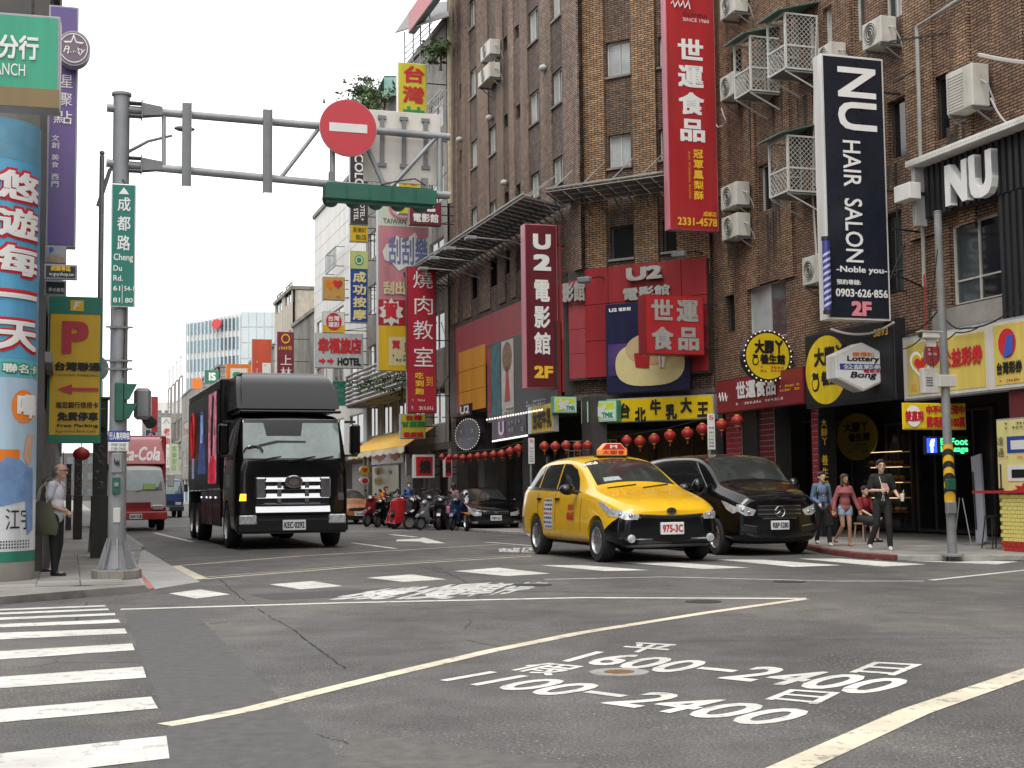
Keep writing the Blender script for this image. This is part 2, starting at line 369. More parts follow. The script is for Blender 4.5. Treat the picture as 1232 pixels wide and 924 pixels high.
# ================================================================== ground, road, pavements
def asphalt():
    m = bpy.data.materials.new('asphalt'); m.use_nodes = True; n = m.node_tree; L = n.links; b = n.nodes['Principled BSDF']
    tc = n.nodes.new('ShaderNodeTexCoord')
    def nz(scale, det=6, rough=.6, loc=(0, 0, 0), sc=(1, 1, 1)):
        mp = n.nodes.new('ShaderNodeMapping'); mp.inputs['Location'].default_value = loc; mp.inputs['Scale'].default_value = sc; L.new(tc.outputs['Object'], mp.inputs[0])
        q = n.nodes.new('ShaderNodeTexNoise'); q.inputs['Scale'].default_value = scale; q.inputs['Detail'].default_value = det; q.inputs['Roughness'].default_value = rough
        L.new(mp.outputs[0], q.inputs['Vector']); return q
    def mr(src, a, c, d, e):
        q = n.nodes.new('ShaderNodeMapRange'); q.inputs[1].default_value = a; q.inputs[2].default_value = c; q.inputs[3].default_value = d; q.inputs[4].default_value = e; L.new(src, q.inputs[0]); return q.outputs[0]
    big = mr(nz(.28, 5, .55, (0, 0, 0), (1.6, .5, 1)).outputs[0], .35, .65, .74, 1.24)
    mid = mr(nz(1.7, 8, .7).outputs[0], .3, .7, .74, 1.24)
    grain = mr(nz(55, 3, .7).outputs[0], .33, .67, .4, 1.65)
    spk = mr(nz(38, 2, .5, (3, 7, 0)).outputs[0], .62, .68, 0, .8)
    def mul(a, c):
        q = n.nodes.new('ShaderNodeMath'); q.operation = 'MULTIPLY'; L.new(a, q.inputs[0]); L.new(c, q.inputs[1]); return q.outputs[0]
    k = mul(mul(big, mid), grain)
    # worn patches with exposed stones
    pz = mr(nz(.22, 7, .6, (11, 4, 0)).outputs[0], .52, .56, 0, 1)
    vm = n.nodes.new('ShaderNodeVectorMath'); vm.operation = 'SCALE'; vm.inputs[0].default_value = (.098, .093, .091); L.new(k, vm.inputs['Scale'])
    vw = n.nodes.new('ShaderNodeVectorMath'); vw.operation = 'SCALE'; vw.inputs[0].default_value = (.118, .110, .100); L.new(k, vw.inputs['Scale'])
    mx = n.nodes.new('ShaderNodeMix'); mx.data_type = 'RGBA'; L.new(pz, mx.inputs['Factor']); L.new(vm.outputs[0], mx.inputs['A']); L.new(vw.outputs[0], mx.inputs['B'])
    ms = n.nodes.new('ShaderNodeMix'); ms.data_type = 'RGBA'; ms.inputs['B'].default_value = (.36, .34, .31, 1)
    ml = mul(spk, mr(nz(.5, 4, .6, (2, 9, 0)).outputs[0], .45, .6, .15, 1)); L.new(ml, ms.inputs['Factor']); L.new(mx.outputs['Result'], ms.inputs['A'])
    # cracks
    vo = n.nodes.new('ShaderNodeTexVoronoi'); vo.feature = 'DISTANCE_TO_EDGE'; vo.inputs['Scale'].default_value = .17
    wn = nz(1.2, 6, .7); ad = n.nodes.new('ShaderNodeMix'); ad.data_type = 'RGBA'; ad.inputs['Factor'].default_value = .2
    L.new(tc.outputs['Object'], ad.inputs['A']); L.new(wn.outputs['Color'], ad.inputs['B']); L.new(ad.outputs['Result'], vo.inputs['Vector'])
    ck = mul(mr(vo.outputs['Distance'], 0, .0022, 1, 0), mr(nz(.35, 3, .5, (6, 1, 0)).outputs[0], .5, .56, 0, .9))
    mc = n.nodes.new('ShaderNodeMix'); mc.data_type = 'RGBA'; mc.inputs['B'].default_value = (.012, .011, .011, 1); L.new(ck, mc.inputs['Factor']); L.new(ms.outputs['Result'], mc.inputs['A'])
    L.new(mc.outputs['Result'], b.inputs['Base Color'])
    L.new(mr(nz(1.1, 6).outputs[0], .3, .7, .62, .88), b.inputs['Roughness']); b.inputs['Specular IOR Level'].default_value = .35
    bp = n.nodes.new('ShaderNodeBump'); bp.inputs['Strength'].default_value = .55; bp.inputs['Distance'].default_value = .012
    L.new(nz(48, 3, .7).outputs[0], bp.inputs['Height']); L.new(bp.outputs[0], b.inputs['Normal'])
    return m
ASPH = asphalt()
MB().sheet([(-900, -700, 0), (900, -700, 0), (900, 2200, 0), (-900, 2200, 0)]).ob('road', ASPH, kind='structure')

def paint_mat(name, col, wear=.5):
    m = bpy.data.materials.new(name); m.use_nodes = True; n = m.node_tree; L = n.links; b = n.nodes['Principled BSDF']
    tc = n.nodes.new('ShaderNodeTexCoord'); a = n.nodes.new('ShaderNodeTexNoise'); a.inputs['Scale'].default_value = 5.5; a.inputs['Detail'].default_value = 10; a.inputs['Roughness'].default_value = .75
    L.new(tc.outputs['Object'], a.inputs['Vector'])
    r = n.nodes.new('ShaderNodeMapRange'); r.inputs[1].default_value = .545; r.inputs[2].default_value = .60; r.inputs[4].default_value = wear; L.new(a.outputs[0], r.inputs[0])
    a2 = n.nodes.new('ShaderNodeTexNoise'); a2.inputs['Scale'].default_value = 1.3; a2.inputs['Detail'].default_value = 8; L.new(tc.outputs['Object'], a2.inputs['Vector'])
    r2 = n.nodes.new('ShaderNodeMapRange'); r2.inputs[1].default_value = .3; r2.inputs[2].default_value = .7; r2.inputs[3].default_value = .72; r2.inputs[4].default_value = 1.08; L.new(a2.outputs[0], r2.inputs[0])
    v = n.nodes.new('ShaderNodeVectorMath'); v.operation = 'SCALE'; v.inputs[0].default_value = col; L.new(r2.outputs[0], v.inputs['Scale'])
    mx = n.nodes.new('ShaderNodeMix'); mx.data_type = 'RGBA'; mx.inputs['B'].default_value = (.09, .085, .08, 1); L.new(r.outputs[0], mx.inputs['Factor']); L.new(v.outputs[0], mx.inputs['A'])
    L.new(mx.outputs['Result'], b.inputs['Base Color']); b.inputs['Roughness'].default_value = .7
    return m
RW = paint_mat('road_paint_white', (.66, .65, .60)); RY = paint_mat('road_paint_warm', (.66, .60, .46), .6); RWW = paint_mat('road_paint_worn', (.6, .6, .57), .85)
Z1 = .004
def gpoly(pts, z=Z1): return [G(x, y, z) for x, y in pts]
def strip(pts, w, z=Z1):                    # a painted line of even width along pixel points
    P = [G(x, y, z) for x, y in pts]; Lf = []; Rt = []
    for i, p in enumerate(P):
        d = (P[min(i + 1, len(P) - 1)] - P[max(i - 1, 0)]).normalized(); nn = Vector((-d.y, d.x, 0)) * w / 2
        Lf.append(p + nn); Rt.append(p - nn)
    mb = MB(); n = len(P); mb.add(Lf + Rt, [(i, n + i, n + i + 1, i + 1) for i in range(n - 1)]); return mb
marks = thing('crosswalk', None, None, kind='structure')
def mk(name, mb, mat=RW, parent=None): return mb.ob(name, mat, parent or marks)
# near zebra on the left: each stripe from its two long edges
zeb = [((-80, 915), (200, 885), (204, 912), (-80, 946)), ((-80, 860), (182, 838), (190, 852), (-80, 876)), ((-80, 820), (172, 802), (176, 815), (-80, 834)),
       ((-80, 788), (159, 774), (162, 782), (-80, 799)), ((-80, 764), (150, 756), (153, 762), (-80, 773)), ((-80, 754), (142, 745), (145, 749), (-80, 758)),
       ((-80, 746), (138, 737.5), (139, 740), (-80, 749)), ((-80, 740), (130, 732), (131, 734), (-80, 742.5)), ((-80, 735.5), (126, 728), (128, 729.6), (-80, 737.5))]
for q in zeb: mk('stripe', MB().sheet(gpoly(q)[::-1]))
# far zebra across the street mouth
far = [((203, 714), (241, 709), (277, 715), (236, 720)), ((324, 703), (376, 699), (412, 705), (362, 709)), ((441, 695), (496, 691), (538, 697), (485, 700)),
       ((546, 687), (600, 683), (662, 690), (610, 693)), ((650, 680), (700, 680), (782, 686), (728, 687)), ((742, 676), (790, 675), (902, 683), (846, 684.5)),
       ((862, 673), (920, 673.5), (1012, 680), (955, 682)), ((960, 672), (1010, 672), (1115, 679), (1062, 681.5)), ((1050, 673), (1120, 673), (1225, 675.5), (1200, 679))]
m2 = thing('crosswalk', None, None, kind='structure')
for q in far: mk('stripe', MB().sheet(gpoly(q)[::-1]), parent=m2)
m3 = thing('road_lines', None, None, kind='structure')
for pts, w, mt in ((((145, 733), (420, 725), (700, 719), (970, 720)), .17, RW), (((968, 720.5), (850, 737), (700, 761), (590, 783), (470, 811), (380, 833), (300, 853), (228, 867), (198, 872)), .15, RY),
                   (((1300, 787), (1100, 856), (900, 946)), .2, RY), (((1120, 698), (1232, 686), (1330, 676)), .13, RW), (((655, 697), (800, 694), (1000, 699), (1112, 699)), .09, RW),
                   (((238, 697), (430, 682), (640, 669)), .13, RY), (((242, 694.6), (430, 680), (640, 667)), .06, RY), (((208, 681), (360, 669), (600, 655)), .12, RY), (((208, 681), (240, 697)), .3, RY),
                   (((424, 653), (476, 660)), .14, RW), (((584, 652), (640, 656.5)), .12, RW), (((420, 640), (520, 637)), .12, RW), (((186, 641), (232, 652)), .15, RW), (((640, 666), (700, 664), (860, 668)), .1, RW), (((470, 643), (500, 646)), .2, RW)):
    mk('line', strip(pts, w), mt, m3)
for q in (((478, 649), (505, 648), (509, 646.5), (536, 653.5), (513, 653.5), (505, 651.5), (476, 651)),):
    mk('arrow', MB().sheet(gpoly(q)[::-1]), RW, m3)
# painted hours and characters
def road_text(s, c, mat=RW, bold=.035):
    s = s.strip()   # c: bottom-left, bottom-right, top-right, top-left pixels
    mb = MB(); put_text(mb, s, 0, 0, 1, 1, 0, bold=bold)
    P = [G(*q) for q in c]; out = []
    for (x, y, z) in mb.v:
        p = (P[0] * (1 - x) + P[1] * x) * (1 - z) + (P[3] * (1 - x) + P[2] * x) * z; out.append((p.x, p.y, Z1 + min(.001, -y * .1)))
    mb.v = out; return mk('painted_text', mb, mat, m3)
road_text('1100−2400', ((528, 819), (918, 875), (988, 857), (590, 808)), bold=.035)
road_text('1600−2400', ((675, 796), (1046, 837), (1106, 819), (718, 784)), bold=.035)
road_text('平', ((738, 783), (792, 788), (818, 776), (762, 773)))
road_text('假', ((608, 806), (660, 814), (708, 802), (652, 797)))
road_text('日', ((1009, 809), (1078, 814), (1113, 800), (1040, 796)))
road_text('日', ((906, 841), (985, 849), (1014, 834), (938, 829)))
road_text('機慢', ((385, 722), (540, 721), (600, 700), (455, 709)), RWW, .05)
road_text('車停', ((545, 719), (620, 714), (665, 700), (585, 702)), RWW, .05)
road_text('越區', ((600, 664), (650, 666), (655, 658), (598, 660)), RWW, .05)
# asphalt repair patch left of centre, slightly darker
MB().sheet(gpoly([(150, 738), (232, 735), (420, 924), (560, 1010), (60, 1010), (204, 880)], .002)[::-1]).ob('asphalt_patch', M('patch_asphalt', (.098, .094, .093), .8, var=.3, scale=9, bump=.6), kind='structure')
ap = M('patch_asphalt2', (.075, .071, .07), .8, var=.3, scale=7, bump=.6); bp_l = M('patch_asphalt_pale', (.12, .114, .106), .85, var=.35, scale=8, bump=.6)
for k, (q, m_) in enumerate(((((640, 705), (900, 712), (905, 716), (620, 711)), bp_l), (((300, 715), (520, 706), (530, 712), (330, 722)), ap), (((430, 880), (700, 920), (640, 980), (380, 960)), bp_l), (((560, 770), (640, 756), (700, 764), (610, 780)), bp_l))): MB().sheet(gpoly(q, .0022 + .0003 * k)[::-1]).ob('asphalt_patch', m_, kind='structure')
def crack(pts, seed, w=.014):
    r = random.Random(seed); P = []
    for (a, b) in zip(pts, pts[1:]):
        for k in range(14):
            u = k / 14; P.append((a[0] + (b[0] - a[0]) * u + r.uniform(-2.2, 2.2), a[1] + (b[1] - a[1]) * u + r.uniform(-.9, .9)))
    Q = [G(x, y, .003) for x, y in P]; mb = MB(); V = []
    for i, p in enumerate(Q):
        d = (Q[min(i + 1, len(Q) - 1)] - Q[max(i - 1, 0)]).normalized(); nn = Vector((-d.y, d.x, 0)) * w * r.uniform(.12, .75); V += [p + nn, p - nn]
    mb.add(V, [(2 * i, 2 * i + 1, 2 * i + 3, 2 * i + 2) for i in range(len(Q) - 1)]); return mb
CK = M('crack_dark', (.012, .011, .011), .95, var=0)
cr = thing('road_cracks', None, None, kind='structure')
for i, p in enumerate([((262, 695), (300, 728), (345, 752), (385, 783), (418, 806)), ((232, 752), (280, 748), (335, 745)), ((560, 700), (540, 690), (520, 680))]):
    crack(p, i).ob('crack', CK, cr)
def manhole(cx, cy, rx, label, rimm=None, grp='manhole covers in the road'):
    c = G(cx, cy); r = (G(cx + rx, cy) - c).length
    e = thing('manhole_cover', label, 'manhole cover', T(c.x, c.y, 0), grp)
    if rimm: MB().lathe([(r * .5, 0), (r * .5, .006), (r, .006), (r, 0)], 32, cap=False).ob('rim', rimm, e)
    MB().lathe([(r * .52 if rimm else r, 0), (r * .52 if rimm else r, .007)], 28).ob('lid', M('rust_iron' if rimm else 'worn_iron', (.2, .1, .04) if rimm else (.045, .045, .045), .7, .2, var=.4, scale=14, bump=.6), e)
    return e
manhole(745, 809, 36, 'round manhole cover with a rusty lid and wide pale concrete collar between the painted hours', M('manhole_concrete', (.3, .29, .27), .9, var=.25, scale=8, bump=.5))
manhole(846, 724, 22, 'dark round manhole cover just below the long white line')
manhole(950, 700, 20, 'dark round manhole cover nearest the red kerb')
manhole(640, 704, 24, 'dark round manhole cover right of the worn white characters')
# pavements
PAVE = M('pavement_concrete', (.26, .245, .225), .85, var=.3, scale=1.2, bump=.5, grime=.5); APR = M('apron_concrete', (.36, .355, .345), .85, var=.2, scale=1.5, bump=.4, grime=.25)
KERB = M('kerb_stone', (.3, .29, .27), .85, var=.3, scale=4, bump=.4); KRED = M('kerb_red', (.17, .04, .035), .75, var=.4, scale=5, grime=.5)
ZP = .10
def slab(pts, z, mat, name): 
    P = [(p.x, p.y) for p in pts]; n = len(P)
    mb = MB(); mb.add([(x, y, z) for x, y in P] + [(x, y, -.05) for x, y in P], [tuple(range(n))] + [((i + 1) % n, i, n + i, n + (i + 1) % n) for i in range(n)])
    me = mb.mesh(name, mat); bm = bmesh.new(); bm.from_mesh(me); bmesh.ops.recalc_face_normals(bm, faces=bm.faces[:]); bm.to_mesh(me); bm.free()
    return link(name, me, kind='structure')
def kerb(pts, w, z, mat, name='kerb', parent=None):
    mb = MB()
    for i, (a, b) in enumerate(zip(pts, pts[1:])):
        d = (b - a); L_ = d.length; d.normalize(); q = Matrix(((d.x, -d.y, 0, a.x), (d.y, d.x, 0, a.y), (0, 0, 1, 0), (0, 0, 0, 1)))
        k = max(1, int(L_ / 1.0))
        for j in range(min(k, 60)): mb.box(L_ * j / k + .006, -w / 2, 0, L_ * (j + 1) / k - .006, w / 2, z + .004, q)
    return mb.ob(name, mat, parent, kind=None if parent else 'structure', bevel=.012)
kL = [G(-260, 731, ZP), G(0, 718, ZP), G(100, 710, ZP), G(174, 704, ZP), G(162, 690, ZP), G(171, 662)]
kO = [G(-260, 741, .006), G(0, 727, .006), G(100, 718.5, .006), G(182, 710.5, .006)]
farL = LC + SN * 1.95 - SA * 300
slab(kL + [farL, farL - SN * 30, LC - SN * 30 + SA * 3], ZP, PAVE, 'pavement')
MB().add([Vector((p.x, p.y, ZP)) for p in kL[:4]] + kO, [(i, i + 4, i + 5, i + 1) for i in range(3)]).ob('pavement_edge', M('kerb_dark', (.15, .14, .13), .85, var=.4, scale=4, bump=.4, grime=.5), kind='structure'); kerb([kL[5], kL[5] - SA * 60], .16, ZP, KERB)
_rp = [G(*q) for q in ((158, 664, .108), (159, 690, .108), (174, 704, .10), (182, 710.5, .006), (190, 708, .008), (241, 700, .008), (212, 684, .008), (174, 661.5, .05))]; _n = len(_rp)
MB().add(_rp + [Vector((p.x, p.y, -.03)) for p in _rp], [(0, 1, 2, 3), (0, 3, 4), (0, 4, 5, 6), (0, 6, 7)] + [((i + 1) % _n, i, _n + i, _n + (i + 1) % _n) for i in range(_n)]).ob('ramp', APR, kind='structure')
MB().sheet([G(*q) for q in ((161, 688, .114), (168, 687, .112), (186, 707.5, .022), (177, 709.5, .03))][::-1]).ob('red_kerb_paint', M('red_paint_faded', (.42, .13, .11), .8, var=.3, scale=8), kind='structure')
MB().add([G(88 + 34 * math.cos(2 * PI * i / 24), 701.5 + 3.2 * math.sin(2 * PI * i / 24), .108) for i in range(24)][::-1], [tuple(range(24))]).ob('manhole_lid', M('worn_iron2', (.05, .05, .048), .7, .2, var=.3), kind='structure')
# paving slabs of the left pavement, one by one
tile_parent = thing('paving', None, None, kind='structure')
sl_me = MB().box(0, 0, 0, .585, .585, .022).mesh('slab', M('paving_slab', (.24, .225, .205), .85, var=.35, scale=1.7, bump=.5, grime=.45), bevel=.006)
sl_me2 = MB().box(0, 0, 0, .585, .585, .02).mesh('slab', M('paving_slab_pale', (.3, .285, .26), .85, var=.3, scale=1.7, bump=.5, grime=.4), bevel=.006)
def inside(p, Q=None):
    Q = Q or kL[:5] + [kL[5] - SA * 40, LC - SA * 60 - SN * 6, LC - SN * 20]; c = False
    for a, b in zip(Q, Q[1:] + Q[:1]):
        if (a.y > p.y) != (b.y > p.y) and p.x < (b.x - a.x) * (p.y - a.y) / (b.y - a.y) + a.x: c = not c
    return c
rr = random.Random(3); base = LC + SA * 2.2 - SN * 1.2; cnt = 0
for i in range(9):
    for j in range(18):
        p = base + SN * (.6 * i) - SA * (.6 * j)
        # inside the pavement only: stay on the building side of the kerb
        q = p + SN * .6
        if (q - LC).dot(SN) > 1.95 - .3 and (q - LC).dot(SA) < .6: continue
        if (q - LC).dot(SN) > 2.6: continue
        if not all(inside(p + SN * a - SA * b_) for a in (0, .6) for b_ in (0, .6)): continue
        o = link('slab', sl_me if rr.random() < .7 else sl_me2, tile_parent)
        o.matrix_world = Matrix(((SN.x, -SA.x, 0, p.x), (SN.y, -SA.y, 0, p.y), (0, 0, 1, ZP - .008 + rr.uniform(0, .004)), (0, 0, 0, 1)))
# right pavement
kR = [G(1500, 676), G(1232, 674.5), G(1140, 675), G(1080, 674.5), G(1035, 671.5), G(995, 666), G(965, 659)]
kfar = [FR_.at(-9.5, 3.6), FL.at(0, 2.3), FL.at(-300, 2.3)]
slab(kR + kfar + [FL.at(-300, -25), FL.at(-5, -25), FR_.at(4, -25), FR_.at(14, -20), Vector((30, 22, 0))], ZP, PAVE, 'pavement')
kerb(kR[:4], .16, ZP, KERB); kerb(kR[3:], .18, ZP, KRED, 'red_kerb'); kerb([kR[-1]] + kfar[:2] + [FL.at(-60, 2.3)], .16, ZP, KERB)
# ================================================================== buildings
BRO = brick('brick_orange', (.42, .26, .15), (.29, .17, .10), (.022, .018, .015), dark=.55)
BRD = brick('brick_dark', (.24, .155, .10), (.155, .10, .07), (.022, .018, .015), dark=.5)
BRR = brick('brick_red_brown', (.37, .215, .13), (.255, .145, .09), (.022, .018, .015), dark=.5)
BRL = brick('brick_light', (.46, .29, .16), (.33, .19, .10), (.022, .018, .015), dark=.6)
BRF = brick('brick_far', (.42, .295, .215), (.32, .215, .16), (.05, .042, .037), dark=.55)  # paler, greyer brick: haze on the far facade is put into its colour
BRFD = brick('brick_far_dark', (.24, .165, .13), (.16, .12, .10), (.04, .035, .032), dark=.55)
GLASS = M('window_glass', (.05, .065, .07), .07, var=.3, scale=.8, spec=1); GLD = M('dark_glass', (.012, .014, .016), .08, var=0, spec=.8)
GLW = M('curtained_glass', (.42, .45, .45), .12, var=.25, scale=1.2); FRW = M('pale_frame', (.55, .53, .48), .5, var=.15, grime=.3); FRD = M('dark_frame', (.06, .055, .05), .5)
CONC = M('concrete_old', (.25, .235, .21), .9, var=.3, scale=1.2, bump=.4, grime=.75); CONW = M('concrete_white', (.58, .56, .52), .8, var=.14, scale=.8, grime=.3)
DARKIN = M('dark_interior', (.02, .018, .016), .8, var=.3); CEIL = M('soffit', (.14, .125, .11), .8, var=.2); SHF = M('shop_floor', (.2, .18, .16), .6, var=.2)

def wall(parent, s0, s1, h0, h1, holes, mat, t=0, thick=.3, name='wall', extra=()):
    xs = sorted({s0, s1, *[max(s0, min(s1, q[0])) for q in holes], *[max(s0, min(s1, q[2])) for q in holes]})
    zs = sorted({h0, h1, *[max(h0, min(h1, q[1])) for q in holes], *[max(h0, min(h1, q[3])) for q in holes]})
    mb = MB(); inside = lambda x, z: any(q[0] < x < q[2] and q[1] < z < q[3] for q in holes)
    nx, nz_ = len(xs) - 1, len(zs) - 1; sol = [[not inside((xs[i] + xs[i + 1]) / 2, (zs[j] + zs[j + 1]) / 2) for j in range(nz_)] for i in range(nx)]
    for i in range(nx):
        j = 0
        while j < nz_:
            if not sol[i][j]: j += 1; continue
            k = j
            while k + 1 < nz_ and sol[i][k + 1]: k += 1
            a, b, c, d = xs[i], zs[j], xs[i + 1], zs[k + 1]
            mb.add([(a, -t, b), (c, -t, b), (c, -t, d), (a, -t, d)], [(0, 1, 2, 3)]); j = k + 1
    for q in holes:
        a, b, c, d = max(q[0], s0), max(q[1], h0), min(q[2], s1), min(q[3], h1); y0, y1 = -t, -t + thick
        mb.add([(a, y0, b), (a, y0, d), (a, y1, d), (a, y1, b)], [(0, 3, 2, 1)][::1]); mb.add([(c, y0, b), (c, y0, d), (c, y1, d), (c, y1, b)], [(0, 1, 2, 3)])
        mb.add([(a, y0, b), (c, y0, b), (c, y1, b), (a, y1, b)], [(0, 3, 2, 1)]); mb.add([(a, y0, d), (c, y0, d), (c, y1, d), (a, y1, d)], [(0, 1, 2, 3)])
    y1 = -t + thick
    mb.box(s0, y1, h0, s1, y1 + .05, h1)
    for p in extra: mb.box(*p)
    return mb.ob(name, mat, parent)
def window(parent, s0, h0, s1, h1, t=0, n=2, fr=FRW, gl=GLASS, deep=.16, hb=None, fw=.05, mats=None, name='window', sill=False, sl=None):
    y = -t + deep; mb = MB(); w = s1 - s0
    mb.box(s0, y - .03, h0, s1, y + .05, h0 + fw); mb.box(s0, y - .03, h1 - fw, s1, y + .05, h1)
    mb.box(s0, y - .03, h0 + fw, s0 + fw, y + .05, h1 - fw); mb.box(s1 - fw, y - .03, h0 + fw, s1, y + .05, h1 - fw)
    for i in range(1, n): x = s0 + w * i / n; mb.box(x - fw * .45, y - .02, h0 + fw, x + fw * .45, y + .05, h1 - fw)
    if hb is not None: z = h0 + (h1 - h0) * hb; mb.box(s0 + fw, y - .015, z - fw * .35, s1 - fw, y + .045, z + fw * .35)
    wn = mb.ob(name, fr, parent)
    for i in range(n):
        g = (mats[i % len(mats)] if mats else gl)
        MB().box(s0 + w * i / n + fw * .5, y + .012 + .004 * i, h0 + fw * .6, s0 + w * (i + 1) / n - fw * .5, y + .03, h1 - fw * .6).ob('pane', g, wn)
    if sill: MB().box(s0 - .05, -t - .07, h0 - .07, s1 + .05, -t + .1, h0 - .003).ob('sill', sl or CONC, wn)
    return wn
def pil(parent, fr, px0, px1, h0, h1, mat, t=.14, ym=300, t0=0):
    s0 = fr.px(px0, ym, t)[0]; s1 = fr.px(px1, ym, t)[0]
    return MB().box(s0, -t, h0, s1, -t0 - .001, h1).ob('pilaster', mat, parent)
TOPH = 27.0
# ---------------- right-hand brick block ----------------
bR = thing('brick_building', 'brown brick block on the right with hair salon sign, caged balconies and air conditioners', 'building', FR_.m)
holes = []; wr = []
for (r, n, mats, fm) in (((913, 196, 930, 253), 1, [GLD], FRW), ((990, 8, 1001, 56), 1, [GLW], FRW), ((1027, -30, 1040, 50), 1, [GLASS], FRW), ((1062, -30, 1085, 24), 2, [GLASS, GLW], FRW),
                         ((1123, 90, 1142, 168), 1, [GLD], FRD), ((1068, 118, 1090, 190), 1, [GLD, GLASS], FRD), ((899, 340, 946, 408), 2, [GLW, GLASS], FRW), ((880, 60, 893, 120), 1, [GLD], FRD),
                         ((872, 350, 884, 400), 1, [GLD], FRD), ((935, 20, 952, 80), 1, [GLD], FRD), ((1142, 262, 1204, 362), 2, [GLASS, GLD], FRW), ((1058, 255, 1086, 355), 2, [GLD, GLASS], FRD), ((950, 160, 962, 230), 1, [GLD], FRD)):
    q = FR_.rect(*r); holes.append(q); wr.append((q, n, mats, fm))
SR0 = FR_.px(862, 300)[0] - .3; SR1 = 14.0; HS = 4.35                     # HS: height of the arcade opening
wall(bR, SR0, SR1, HS, TOPH, holes, BRR, thick=.28)
for q, n, mats, fm in wr: window(bR, *q, n=n, mats=mats, fr=fm, hb=.3 if q[3] - q[1] > 1.7 else None)
for x0, x1, m_ in ((866, 874, BRO), (893, 905, BRO), (931, 948, BRO), (962, 976, BRR), (1003, 1024, BRR), (1088, 1122, BRO), (1147, 1166, BRO), (1194, 1232, BRR)):
    s0 = FR_.px(x0, 100, .08)[0]; s1 = FR_.px(x1, 100, .08)[0]
    MB().box(s0, -.08, 6.9, s1, -.001, TOPH).ob('pilaster', m_, bR)
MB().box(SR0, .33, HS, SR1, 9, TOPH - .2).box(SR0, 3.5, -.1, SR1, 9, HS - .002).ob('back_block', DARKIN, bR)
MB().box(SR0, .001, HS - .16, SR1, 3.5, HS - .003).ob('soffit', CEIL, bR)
# net-covered dark bay between the pilasters at the top left of this block
# ---------------- chamfered corner and long brick block ----------------
bC = thing('brick_building', 'tall brown brick corner block clad in red at its lower floors', 'building', FL.m)
mFC = FL.m.inverted() @ FC.m
chE = Matrix(mFC)
def sub(fr, base):                         # an Empty-free way to place parts of another frame under one thing
    return base.m.inverted() @ fr.m
WC = (FCE - FLC).length
holes = []; wr = []
for (r, n, mats, fm) in (((729, 49, 758, 91), 2, [GLW, GLW], FRW), ((732, 161, 759, 201), 2, [GLW, GLW], FRW), ((792, 43, 806, 80), 1, [GLASS], FRW), ((793, 155, 806, 192), 1, [GLD], FRW),
                         ((734, 272, 762, 311), 1, [GLD], FRD), ((797, 264, 827, 302), 1, [GLD], FRD), ((727, -62, 757, -20), 2, [GLW, GLW], FRW)):
    q = FC.rect(*r); holes.append(q); wr.append((q, n, mats, fm))
def under(o, fr, root=bC, rf=FL):
    o.matrix_local = rf.m.inverted() @ fr.m; return o
H_RC = FC.px(775, 319)[1]; HSC = 4.3
under(wall(bC, 0, WC, HSC, TOPH, holes, BRD, name='corner_wall'), FC)
for q, n, mats, fm in wr: under(window(bC, *q, n=n, mats=mats, fr=fm, sill=True), FC)
for x0, x1, m_ in ((702, 727, BRL), (761, 789, BRL), (811, 862, BRL)):
    s0 = FC.px(x0, 150, .14)[0]; s1 = FC.px(x1, 150, .14)[0]
    under(MB().box(s0, -.14, H_RC - .5, min(s1, WC), -.001, TOPH).ob('pilaster', m_, bC), FC)
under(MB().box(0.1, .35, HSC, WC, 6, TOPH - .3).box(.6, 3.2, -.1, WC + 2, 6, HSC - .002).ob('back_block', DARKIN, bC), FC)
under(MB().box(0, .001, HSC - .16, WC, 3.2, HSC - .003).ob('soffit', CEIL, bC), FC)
# joint between the corner and the right-hand block
endL = FL.px(541, 300)[0]
holes = []; wr = []
def fw(r, n=2, mats=(GLW, GLASS), fm=FRW):
    q = FL.rect(*r); holes.append(q); wr.append((q, n, list(mats), fm))
for r in ((636, 11, 647, 51), (664, -25, 675, 22), (564, 0, 571, 34), (565, 83, 573, 117), (637, 110, 648, 149), (664, 84, 676, 126), (567, 169, 574, 202), (588, 152, 597, 186), (588, 242, 597, 278), (639, 208, 649, 238), (665, 189, 677, 221), (588, 60, 596, 92), (567, 250, 574, 285), (636, -90, 647, -50), (664, -130, 675, -90)): fw(r)
for r in ((605, 45, 610, 62), (619, 31, 624, 47), (606, 138, 611, 154), (621, 126, 626, 143), (607, 231, 612, 247), (621, 222, 626, 238), (688, 66, 693, 88), (690, 175, 694, 196), (553, 180, 557, 196), (553, 100, 557, 118)): fw(r, 1, (GLD,), FRD)
for r in ((566, 330, 574, 360), (588, 310, 598, 345), (606, 302, 613, 330), (622, 290, 630, 325), (640, 290, 650, 330)): fw(r, 1, (GLD,), FRD)
wall(bC, endL, 0, HSC, TOPH, holes, BRFD)
for q, n, mats, fm in wr: window(bC, *q, n=n, mats=mats, fr=fm, deep=.1, sill=(n == 2))
for x0, x1 in ((541, 549), (555, 565), (574, 587), (597, 605), (612, 618), (626, 635), (650, 663), (677, 687), (695, 701)):
    s0 = FL.px(x0, 130, .05)[0]; s1 = FL.px(x1, 130, .05)[0]
    MB().box(s0, -.05, 8.2, min(s1, 0), -.001, TOPH).ob('pilaster', BRF, bC)
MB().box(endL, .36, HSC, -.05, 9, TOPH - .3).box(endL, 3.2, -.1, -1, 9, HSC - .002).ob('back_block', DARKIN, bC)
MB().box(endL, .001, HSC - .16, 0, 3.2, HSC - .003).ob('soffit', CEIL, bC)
MB().box(0, 0, 0, .1, .1, .1)
